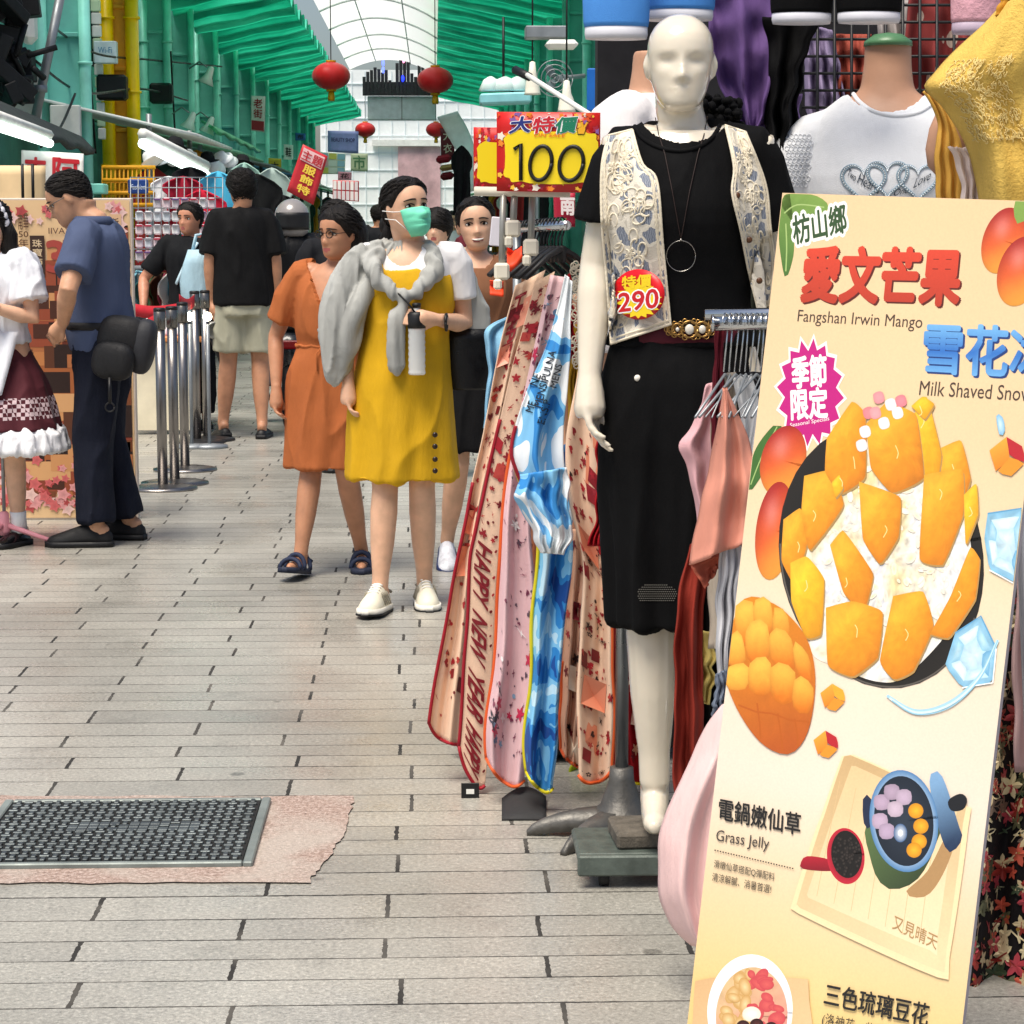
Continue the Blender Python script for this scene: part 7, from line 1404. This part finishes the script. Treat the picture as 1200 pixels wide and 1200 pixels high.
drape('turned_hem', [(807, 659), (815, 673), (826, 690)], [(884, 630), (866, 642), (846, 656)], 4.23, cloth('salmon lining', 'b8604a', .85), parent=sa, amp=.01, seed=86, nf=2, wob=1)
mb = MB(); mb.tube([at(x, y, 4.205) for x, y in spline([(840, 520), (858, 528), (880, 540)], 12)], .0025, 5); mb.build('seam', cloth('salmon seam', 'c27f6c'), sa)
drape('hanging_garment', [(806, 640), (796, 690), (791, 780), (787, 880), (795, 944)], [(828, 630), (822, 720), (822, 800), (828, 860), (826, 896)], 4.45, cloth('rust red crepe', '8c3024', .85, .08, .7), 'long rust red garment beside the mannequin leg', group=G, amp=.022, seed=86, nf=1.6)
drape('hanging_garment', [(820, 650), (812, 760), (812, 900)], [(850, 640), (850, 760), (848, 900)], 4.6, blk, 'black garment between the rust red and the white one', group=G, amp=.02, seed=87)
drape('hanging_garment', [(806, 736), (808, 780), (812, 812)], [(832, 742), (834, 790), (832, 826)], 4.5, cloth('pale yellow', 'd6c070', .85), 'pale yellow garment corner beside the rust red garment', group=G, amp=.01, seed=88)
drape('hanging_garment', [(846, 640), (842, 700), (838, 780), (836, 860)], [(868, 620), (866, 700), (862, 780), (858, 860)], 4.2, cloth('pale grey cotton', 'c4c4c8', .85, wrinkle=.6), 'pale grey garment below the salmon hem', group=G, amp=.02, seed=89)
drape('hanging_garment', [(838, 792), (834, 815), (836, 850)], [(856, 785), (856, 815), (852, 850)], 4.1, cloth('grey denim', '6a7484', .85), 'grey denim scrap above the pink skirt', group=G, amp=.01, seed=90)
drape('hanging_garment', [(848, 826), (818, 868), (790, 930), (771, 990), (769, 1040), (786, 1082), (812, 1108)], [(900, 800), (900, 870), (890, 940), (880, 1000), (872, 1050), (865, 1090), (850, 1118)], 4.0, cloth('pale pink satin', 'f0cbc8', .75, .05, .5), 'billowing pale pink skirt at the foot of the menu board', group=G, amp=.02, seed=91, nf=2.4, bulge=.08)
# floral skirt and neighbours to the right of the board
fl = thing('floral_dress', 'black dress printed with cream and red flowers beside the menu board edge', 'clothing', at(1200, 1200, 4.05)); o, ff = drape('cloth', [(1160, 640), (1150, 850), (1135, 1000), (1110, 1260)], [(1300, 640), (1310, 850), (1310, 1000), (1310, 1260)], 4.05, cloth('black floral ground', '171214', .8, wrinkle=.5), parent=fl, amp=.03, nf=3, seed=92, nu=40, nv=60)
mb = MB(); motifs(mb, ff, 420, 93, ['d8c8a0', '8c2a22', 'b8503c', 'c8b48c', '5a5a40', '3c4a34', 'a83a44', '6a5648'], .016, ('fl', 'br', 'fl'), ur=(.02, .6), vr=(.02, .98)); motifs(mb, ff, 80, 94, ['1a1210', '8c6a20'], .006, ('dot',), ur=(.02, .6), o=.006); mb.build('print', printed(), fl)
drape('hanging_garment', [(1192, 560), (1188, 720), (1186, 905)], [(1290, 560), (1290, 720), (1290, 905)], 3.95, cloth('dusty pink crepe', 'a88a88', .85), 'dusty pink garment above the floral dress', group=G, amp=.03, seed=95)
# ------------------------------------------------------------ menu board
BY, BA, BL_, BR_ = 3.527, .601, .147, .039; BW, BH = .45, 1.35
T0 = at(917, 226, BY); ux = np.array([math.cos(BA), -math.sin(BA), 0]); bn_ = np.cross(ux, [0, 0, 1.]); vz = np.array([0, 0, -1.])*math.cos(BL_)+bn_*math.sin(BL_)
BU = ux*math.cos(BR_)+vz*math.sin(BR_); BV = vz*math.cos(BR_)-ux*math.sin(BR_); BN = np.cross(BU, -BV); BN = BN if BN[1] < 0 else -BN
BH = float(-T0[2]/BV[2])-.012
def buv(x, y):
    d = ray(x, y); n = BN; t = ((T0-CAM) @ n)/(d @ n); q = CAM+t*d-T0; return np.array([q @ BU, q @ BV])
def bp(u, v, o=0.0): return T0+BU*u+BV*v+BN*o
def B(x, y, o=0.0):
    u, v = buv(x, y); return bp(min(BW-.001, max(.001, u)), min(BH-.001, max(.001, v)), o)
bo = thing('menu_board', 'tall leaning dessert menu board with mango shaved ice pictures', 'menu board', bp(BW/2, BH, 0))
mb = MB(); v = [bp(u, v_, o) for o in (-.012, 0) for u, v_ in ((0, 0), (BW, 0), (BW, BH), (0, BH))]; mb.add(v, [(0, 3, 2, 1), (4, 5, 6, 7), (0, 1, 5, 4), (1, 2, 6, 5), (2, 3, 7, 6), (3, 0, 4, 7)], smooth=False); mb.build('panel', mat('board core', 'a9a0a8', .6), bo)
mb = MB()
for u in (.06, BW-.06): a = bp(u, .15, -.02); b = np.array([a[0]+.1*math.sin(BA)+.22*math.sin(BA), a[1]+.36, .008]); mb.tube([a, b], .008, 8)
mb.build('rear_strut', mat('pale strut', 'b8b8bc', .4, .3), bo)
LY = [0]
def lay():
    LY[0] += 1; return .0004+LY[0]*.000006
art = MB()
def bgcol(u, v):
    t = v/BH; a = np.array(interp([(0, *S('f7d9ae')), (.25, *S('f8deb6')), (.36, *S('f9e6c4')), (.5, *S('fbeedd')), (.62, *S('fbefe2')), (.72, *S('f8e3c0')), (.85, *S('f7db98')), (1, *S('f6d488'))], t)); s_ = abs(u/BW-.5)*2; return a*np.array([.89, .845, .79])*(1-.04*s_)
nu, nv = 24, 60; art.add([bp(BW*i/(nu-1), BH*j/(nv-1), .0003) for j in range(nv) for i in range(nu)], [(j*nu+i, (j+1)*nu+i, (j+1)*nu+i+1, j*nu+i+1) for j in range(nv-1) for i in range(nu-1)], 0, np.array([bgcol(BW*i/(nu-1), BH*j/(nv-1)) for j in range(nv) for i in range(nu)]))
def shape(P, col, rings=6, seg=3, sm=True, noise_=0.0, ns=.06, o=None, ctr=None, seed=0):
    """flat printed shape; col(x, y, r) with r 0 at the centre, 1 at the rim"""
    P = np.array(P, float)
    if sm:
        Q = np.vstack([P, P[:1]]); P = spline(np.vstack([P[-1:], Q, P[1:2]]), len(P)*seg+2*seg)[seg:-seg]
    else: P = polyline(np.vstack([P, P[:1]]), len(P)*seg+1)[:-1]
    c = P.mean(0) if ctr is None else V3(ctr); n = len(P); o = lay() if o is None else o; V, C = [B(*c, o)], [col(c[0], c[1], 0) if callable(col) else S(col)]
    for k_ in range(1, rings+1):
        for p in P: q = c+(p-c)*k_/rings; V.append(B(*q, o)); C.append(col(q[0], q[1], k_/rings) if callable(col) else S(col))
    C = np.array(C)
    if noise_:
        for i, p in enumerate([c]+[c+(p-c)*k_/rings for k_ in range(1, rings+1) for p in P]): C[i] *= 1+noise_*(nz((p[0]*ns, p[1]*ns, 0), 1, seed)+.6*nz((p[0]*ns*2.7, p[1]*ns*2.7, 1), 1, seed))
    f = [(0, 1+i, 1+(i+1) % n) for i in range(n)]
    for k_ in range(rings-1):
        for i in range(n): a = 1+k_*n+i; b = 1+k_*n+(i+1) % n; f.append((a, a+n, b+n, b))
    art.add(V, f, 0, np.clip(C, 0, 1.2), smooth=False)
def ellp(cx, cy, rx, ry, rot=0.0, n=18): return [(cx+rx*math.cos(a)*math.cos(rot)-ry*math.sin(a)*math.sin(rot), cy+rx*math.cos(a)*math.sin(rot)+ry*math.sin(a)*math.cos(rot)) for a in np.arange(n)*2*PI/n]
def grad(c0, c1, ax, ay, bx, by):
    c0, c1 = S(c0), S(c1); d = np.array([bx-ax, by-ay], float); L = d @ d
    return lambda x, y, r: lerp(c0, c1, min(1, max(0, ((x-ax)*d[0]+(y-ay)*d[1])/L)))
def rad(c0, c1, p=1.0): c0, c1 = S(c0), S(c1); return lambda x, y, r: lerp(c0, c1, r**p)
def line(pts, w, c, o=None):
    o = lay() if o is None else o; P = np.array(pts, float); T = np.gradient(P, axis=0); T /= np.linalg.norm(T, axis=1)[:, None]; N = np.stack([-T[:, 1], T[:, 0]], 1)*w/2; n = len(P); art.add([B(*q, o) for q in P+N]+[B(*q, o) for q in P-N], [(i, i+1, n+i+1, n+i) for i in range(n-1)], 0, S(c), smooth=False)
def mango(cx, cy, rx, ry, rot, flip=False):
    ca, sa = math.cos(rot), math.sin(rot); a, b, c = S('b8281e'), S('e0602a'), S('f2a23a')
    def col(x, y, r):
        lx, ly = (x-cx)*ca+(y-cy)*sa, -(x-cx)*sa+(y-cy)*ca; t = min(1, max(0, .5+ly/ry*.5+lx/rx*.25)); k_ = lerp(a, b, t*2) if t < .5 else lerp(b, c, t*2-1); hl = math.exp(-(((lx+rx*.25)/rx/.35)**2+((ly+ry*.35)/ry/.3)**2)); return k_*(1-.25*r**4)+hl*.12
    shape(ellp(cx, cy, rx, ry, rot, 20), col, 8, 3, noise_=.06)
def btext(s, bl, br, tl, col, bold=0.0, shear=0.0, o=None, ref=None):
    bl, br, tl = [buv(*q) for q in (bl, br, tl)]; o = lay() if o is None else o
    def m_(u, v):
        q = bl+(br-bl)*u+(tl-bl)*v; return bp(min(BW-.0015, q[0]), min(BH-.0015, max(.0015, q[1])), o)
    put_text(art, s, m_, bold, shear, 0, col if callable(col) else S(col), ref); LY[0] += 1 if bold <= 0 else 6 if bold < .1 else 11
# leaf corner and town name
gl = grad('3f6a2c', '7fa04a', 915, 330, 965, 225)
shape([(919, 229), (955, 229), (972, 242), (962, 250), (945, 252), (932, 270), (930, 300), (921, 326), (915, 300), (913, 270)], gl, 5, 4, noise_=.15); line(spline([(919, 250), (935, 240), (966, 243)], 12), 1.5, 'a5bf74'); line(spline([(921, 262), (922, 290), (921, 318)], 12), 1.5, 'a5bf74')
for b, c in ((.16, 'fbf8f0'), (.03, '33502c')): btext('枋山鄉', (931, 287), (993, 272), (928, 254), c, b)
rg = lambda u, v: lerp(S('b83a24'), S('d8452c'), v)
btext('愛文芒果', (941, 354), (1124, 359), (947, 292), '5a1c14', .05); btext('愛文芒果', (939, 352), (1122, 357), (945, 290), rg, .05)
btext('Fangshan Irwin Mango', (934, 381), (1080, 389), (936, 363), '4a3a30', .0)
bg_ = lambda u, v: lerp(S('2f6fc0'), S('74b4e8'), abs(v-.45)*1.8); btext('雪花冰', (1084, 438), (1235, 446), (1087, 381), '1a3a78', .035); btext('雪花冰', (1082, 436), (1233, 444), (1085, 379), bg_, .03)
btext('Milk Shaved Snow Ice', (1077, 463), (1236, 472), (1079, 446), '4a3a30')
mango(1176, 282, 24, 40, .32); mango(1196, 318, 26, 42, .3); shape([(1190, 236), (1215, 228), (1210, 250), (1192, 262)], gl, 4, 3)
# badge
for R1, R2, c in ((47, 35, 'fdf6ee'), (43, 32, 'c0167c')): shape([(950+(R1 if i % 2 == 0 else R2)*math.cos(i*PI/16+.1)*.92, 460+(R1 if i % 2 == 0 else R2)*1.5*math.sin(i*PI/16+.1)) for i in range(32)], c, 2, 1, False)
btext('季節', (929, 455), (969, 452), (928, 419), 'fdf6f2', .04); btext('限定', (928, 492), (970, 489), (927, 457), 'fdf6f2', .04); btext('Seasonal Specials', (926, 502), (972, 494), (926, 496), 'fdf6f2')
# mangoes and leaf on the left
shape([(913, 495), (916, 512), (900, 545), (880, 575), (877, 560), (884, 530), (898, 508)], gl, 5, 4, noise_=.12); line(spline([(911, 500), (893, 535), (880, 568)], 12), 1.3, '9fba70')
mango(918, 540, 26, 42, .25); mango(908, 622, 22, 58, .12)
# bowl
shape(ellp(1033, 652, 119, 156, -.18, 40), lambda x, y, r: S('17130f')*(1+.8*max(0, r-.92)*8), 6, 1); line([(x, y) for x, y in ellp(1033, 652, 117, 154, -.18, 80)][8:44], 2, '5a544e')
snow = [(962, 600), (985, 560), (1005, 520), (1045, 498), (1090, 530), (1122, 580), (1138, 640), (1132, 700), (1108, 745), (1062, 792), (1030, 799), (985, 783), (950, 762), (957, 700), (944, 650)]
shape(snow, lambda x, y, r: lerp(S('f6f1e8'), S('f0d690'), max(0, min(.8, 2.2*nz((x*.028, y*.02, 3), 1))))*np.array([.9, .93, 1])**(3.2*max(0, nz((x*.13+y*.05, y*.06, 7), 1)))*(1-.5*max(0, nz((x*.2+y*.08, y*.1, 2), 1))), 34, 14, noise_=.34, ns=.12); 
r_ = rng(77)
for i in range(150):
    a, q = r_.uniform(0, 6.28), math.sqrt(r_.random())*.88; x, y = 1042+84*q*math.cos(a), 650+138*q*math.sin(a); w = r_.uniform(3, 8); shape(ellp(x, y, w, w*r_.uniform(.3, .7), r_.uniform(0, 3), 9), lambda x_, y_, r, c=S(r_.choice(['fdfaf4', 'f8f2e8', 'efe2cc', 'f2dca8', 'd8ccc0', 'f6e6b8'])): lerp(c, S('f0e6d6'), r**.6), 2, 1)
def chunk(P, hue=0, seed=0):
    P = np.array(P, float); P = P.mean(0)+(P-P.mean(0))*1.13; y0, y1 = P[:, 1].min(), P[:, 1].max(); x0, x1 = P[:, 0].min(), P[:, 0].max(); A = [('fbbf3a', 'f29a22', 'd4781a'), ('fccf3a', 'f6b424', 'dc901c')][hue]; a, b, c = [S(k_) for k_ in A]
    def col(x, y, r):
        t = min(1, max(0, .62*(y-y0)/(y1-y0+1)+.38*(x-x0)/(x1-x0+1))); k_ = lerp(a, b, t*2) if t < .5 else lerp(b, c, t*2-1); return k_*(1+.14*math.exp(-((t-.3)/.08)**2)-.22*r**5)
    Q = spline(np.vstack([P, P[:1]]), 60)*.3+polyline(np.vstack([P, P[:1]]), 60)*.7; shape(Q[:-1]+[1.2, 2.2], 'b08a50', 2, 1, False); shape(Q[:-1], col, 9, 1, False, noise_=.16, ns=.13, seed=seed)
    g = rng(seed)
    for q in range(1): cx, cy = P.mean(0)+np.array([g.uniform(-.2, .2)*(x1-x0), g.uniform(-.35, .1)*(y1-y0)]); line(spline([(cx, cy), (cx+g.uniform(1, 4), cy+g.uniform(4, 9)), (cx+g.uniform(-2, 3), cy+g.uniform(10, 16))], 6), 1.1, 'fbd98a')
CH = [([(920, 612), (938, 600), (946, 632), (932, 680), (918, 655)], 0), ([(945, 562), (974, 556), (986, 592), (966, 622), (950, 640), (942, 600)], 0), ([(972, 515), (998, 477), (1012, 490), (1012, 556), (986, 573), (970, 550)], 0), ([(1105, 528), (1126, 520), (1136, 560), (1127, 584), (1106, 566)], 0), ([(1070, 495), (1086, 470), (1102, 532), (1096, 562), (1072, 546)], 1), ([(1019, 500), (1040, 478), (1071, 490), (1079, 556), (1046, 572), (1024, 546)], 0),
      ([(1010, 570), (1053, 586), (1051, 628), (1032, 656), (1014, 630)], 0), ([(1086, 562), (1126, 556), (1127, 602), (1106, 655), (1081, 650)], 0), ([(976, 642), (990, 627), (1021, 672), (1011, 712), (990, 692)], 0), ([(929, 664), (946, 657), (964, 680), (961, 738), (945, 742), (930, 704)], 1), ([(972, 716), (1000, 709), (1031, 720), (1026, 768), (1000, 788), (974, 776)], 0), ([(1049, 704), (1080, 699), (1091, 736), (1070, 782), (1050, 791), (1035, 772)], 0), ([(1094, 738), (1115, 700), (1136, 648), (1146, 660), (1141, 702), (1114, 742)], 0), ([(1131, 582), (1144, 570), (1146, 602), (1133, 634)], 1), ([(1070, 476), (1082, 466), (1094, 474), (1084, 490)], 1), ([(976, 566), (984, 558), (988, 572), (980, 582)], 1)]
for i, (P, h) in enumerate(CH): chunk(P, h, i)
for x, y, c in ((1018, 484, 'e88a90'), (1030, 466, 'ee9aa0'), (1044, 474, 'f6eef0'), (1056, 470, 'e88a94'), (1052, 484, 'f8f2f2'), (1036, 496, 'f6eeee'), (1014, 506, 'f6f0f0'), (1010, 522, 'f4ecec'), (1026, 484, 'f0a4a8')): shape([(x-6, y-4), (x+4, y-7), (x+7, y+4), (x-3, y+7)], lambda a, b, r, c=c: S(c)*(1.02-.18*r*r), 3, 4)
# cube, ice and splash on the right
def cube(x, y, s_, red=True):
    shape([(x-s_, y-s_*.2), (x, y-s_), (x+s_*.2, y+s_*.2), (x-s_*.6, y+s_*1.1)], grad('f6b040', 'e07818', x-s_, y-s_, x, y+s_), 3, 2, False); shape([(x, y-s_), (x+s_, y-s_*.4), (x+s_*1.1, y+s_*.5), (x+s_*.2, y+s_*.2)], 'b8202c' if red else 'f4a830', 3, 2, False); shape([(x+s_*.2, y+s_*.2), (x+s_*1.1, y+s_*.5), (x+s_*.3, y+s_*1.3), (x-s_*.6, y+s_*1.1)], 'e8932a', 3, 2, False)
cube(1180, 532, 20)
for P in ([(1158, 602), (1200, 596), (1206, 650), (1194, 684), (1160, 668), (1154, 630)], [(1120, 742), (1150, 722), (1168, 760), (1164, 800), (1128, 806), (1108, 780)]):
    c_ = np.mean(P, 0); shape(P, rad('d6edf6', '7fb8d8'), 6, 4, False, noise_=.35, ns=.09); line(P[:3], 2, '5f9fc8'); line(P[2:5], 1.6, 'f4fbff')
    for q in range(len(P)): a, b = V3(P[q]), V3(P[(q+1) % len(P)]); shape([a*.8+c_*.2, b*.8+c_*.2, b*.45+c_*.55, a*.45+c_*.55], rad(['f2fafd', 'bfe0ee', '9accE4'.lower(), 'e4f4fa'][q % 4], ['c4e2ee', '8fc4de', '6aa8d0', 'b4d8ea'][q % 4]), 3, 3, False, noise_=.2, ns=.12)
shape([(1168, 486), (1176, 490), (1178, 506), (1172, 510)], rad('cfeaf8', '7fb8dc'), 3, 3)
for k_ in range(3): line(spline([(1040+k_*3, 815+k_*3), (1075, 833+k_*2), (1115, 822+k_*3), (1150, 790+k_*2), (1170, 750)], 30), 3.5-k_, ['a8d4e6', 'd4edf6', '8fc4de'][k_])
# halved mango
shape([(849, 782), (856, 740), (870, 705), (884, 699), (900, 704), (920, 716), (946, 748), (956, 790), (952, 840), (940, 872), (920, 884), (890, 868), (862, 826)], grad('d8841c', 'b8561a', 880, 720, 920, 880), 6, 4, noise_=.1)
for P in ([(862, 712), (882, 704), (886, 742), (868, 758)], [(884, 706), (902, 702), (906, 740), (888, 744)], [(908, 712), (924, 722), (924, 762), (908, 758)], [(854, 748), (868, 740), (874, 776), (854, 780)], [(876, 734), (898, 728), (902, 772), (878, 776)], [(904, 738), (926, 744), (932, 784), (906, 778)], [(930, 752), (948, 768), (952, 800), (936, 792)], [(851, 784), (876, 778), (876, 806), (852, 806)], [(880, 776), (902, 772), (904, 812), (880, 810)], [(906, 778), (932, 786), (928, 824), (906, 818)], [(934, 792), (954, 806), (948, 836), (930, 828)]): shape(P, lambda x, y, r, y0=P[0][1]: lerp(S('fbc24a'), S('e07a1a'), min(1, max(0, (y-y0)/38)))*(1-.25*r**4), 5, 3, noise_=.1, ns=.12)
for a, b in (((866, 826), (905, 836)), ((905, 836), (948, 846)), ((888, 824), (892, 866)), ((912, 836), (918, 880)), ((932, 842), (936, 874))): line([a, ((a[0]+b[0])/2+1, (a[1]+b[1])/2+3), b], 2, 'b85a12')
cube(976, 815, 14, False); cube(968, 870, 14)
# grass jelly block
btext('電鍋嫩仙草', (842.5, 960), (938, 979), (844, 935), '1c1a1a', .02); btext('Grass Jelly', (839, 989), (901, 999), (841, 972), '3a3432')
for i in range(30): a = lerp(V3((838, 996)), V3((932, 1018)), i/30); b = lerp(V3((838, 996)), V3((932, 1018)), (i+.55)/30); line([a, b], 1.5, '2c2826')
btext('滑嫩仙草搭配Q彈配料', (837, 1017), (908, 1033), (838, 1007), '2c2826'); btext('清涼解膩、消暑首選!', (835, 1032), (904, 1047), (836, 1022), '2c2826')
sh = lambda x, y, r: lerp(S('f2cf94'), S('f6dcae'), r)
shape([(984, 896), (1000, 884), (1124, 944), (1136, 962), (1112, 1130), (1102, 1146), (940, 1072), (930, 1056)], sh, 4, 4)
tr = [(988, 892), (1000, 886), (1120, 942), (1130, 956), (1108, 1126), (1098, 1136), (944, 1066), (936, 1054)]; shape(tr, grad('c9a878', 'ecd3a6', 990, 890, 1040, 1130), 6, 4, noise_=.06, ns=.03)
shape([(997, 902), (1006, 899), (1112, 950), (1118, 960), (1098, 1106), (1092, 1114), (954, 1054), (948, 1044)], grad('e4c493', 'f2dcb4', 990, 900, 1040, 1100), 6, 4, noise_=.05, ns=.03)
for q in range(7): line(spline([(958+q*20, 1050+q*9), (968+q*20, 1000+q*5), (985+q*19, 915+q*8)], 10), .7, 'd8b888')
shape([(1062, 1046), (1088, 1020), (1112, 975), (1120, 985), (1106, 1024), (1086, 1050)], 'b08a5c', 3, 4)
shape([(1020, 960), (1022, 1010), (1034, 1036), (1052, 1042), (1078, 1028), (1098, 988), (1102, 950)], grad('5a7244', '2c3a24', 1020, 960, 1090, 1030), 5, 4)
shape([(1012, 936), (1021, 934), (1024, 966), (1014, 968)], '1f2a44', 3, 3); shape([(1090, 912), (1104, 908), (1124, 966), (1128, 984), (1112, 998), (1098, 960)], grad('7fa8d0', '1c3050', 1092, 915, 1122, 985), 4, 4); shape([(1112, 938), (1126, 930), (1134, 936), (1130, 948), (1116, 950)], '14161c', 3, 4)
shape(ellp(1060, 962, 40, 60, -.12, 26), rad('b8d0e6', '4f7fb0', 4), 6, 2); shape(ellp(1060, 962, 34.5, 53, -.12, 26), rad('2c3644', '16202e'), 5, 2)
for x, y, c in ((1034, 940, 'b8a0b8'), (1046, 928, 'b09ab0'), (1060, 934, 'c0aac0'), (1050, 948, 'c8b4c6'), (1032, 962, 'bfa8c0'), (1040, 974, 'b8a2bc')): shape([(x-8, y-7), (x+7, y-8), (x+8, y+7), (x-7, y+8)], lambda a, b, r, c=c: S(c)*(1.05-.25*r*r), 3, 3)
for x, y in ((1074, 950), (1080, 968), (1078, 986), (1072, 996)): shape(ellp(x, y, 9, 9, 0, 8), rad('f2b830', 'd08a18'), 3, 3)
shape(ellp(1056, 976, 8, 11, 0, 12), rad('dfe8f4', '3f608c'), 3, 2); shape(ellp(1056, 976, 3, 4, 0, 10), 'f2f6fa', 2, 2)
shape([(975, 1008), (948, 1003), (940, 1009), (942, 1018), (978, 1020)], grad('b81c30', '7c1020', 950, 1000, 950, 1022), 4, 4); shape(ellp(992, 1003, 22, 33, -.1, 22), rad('8c1424', 'c02238', 3), 5, 2); shape(ellp(993, 1001, 18, 28, -.1, 20), '15100e', 4, 2)
for i in range(70): a, q = r_.uniform(0, 6.28), math.sqrt(r_.random()); shape(ellp(993+16*q*math.cos(a), 1001+25*q*math.sin(a), 2.3, 2.6, 0, 7), rad('3c3430', '120c0a'), 2, 1)
btext('又見晴天', (1046, 1088), (1098, 1113), (1049, 1071), 'b08a5a')
# last block, cut by the lower edge of the picture
btext('三色琉璃豆花', (966, 1177), (1087, 1203), (970, 1151), '1c1a1a', .02); btext('(洛神花、紫薯、抹茶)', (963, 1203), (1075, 1228), (966, 1186), '2c2826')
shape([(815, 1158), (830, 1146), (935, 1146), (948, 1160), (945, 1290), (812, 1290)], grad('d8b080', 'e8c898', 815, 1150, 945, 1290), 4, 4, noise_=.06); shape(ellp(880, 1184, 50, 66, .05, 28), rad('e4e8f0', 'f6f8fc', 4), 5, 2); shape(ellp(882, 1190, 42, 57, .05, 26), grad('d8b888', 'e09088', 850, 1150, 910, 1230), 8, 3, noise_=.2, ns=.08)
for i in range(60): a, q = r_.uniform(0, 6.28), math.sqrt(r_.random())*.9; x, y = 882+36*q*math.cos(a), 1186+50*q*math.sin(a); c = ('d8605c', 'c84850') if x > 880 else ('e8cf9c', 'c89a58'); shape(ellp(x, y, r_.uniform(5, 12), r_.uniform(4, 9), r_.uniform(0, 3), 8), rad(*c), 3, 2)
shape(ellp(882, 1188, 11, 9, 0, 10), rad('fdf6ee', 'e8d8c8'), 3, 2)
for x, y in ((872, 1202), (888, 1200), (905, 1204), (894, 1212)): shape(ellp(x, y, 8, 7, 0, 9), rad('5a2a28', '240c0c'), 3, 2)
pm = printed('menu print', .55, .03); art.build('print', pm, bo)
print('OBJECTS', len(bpy.data.objects))
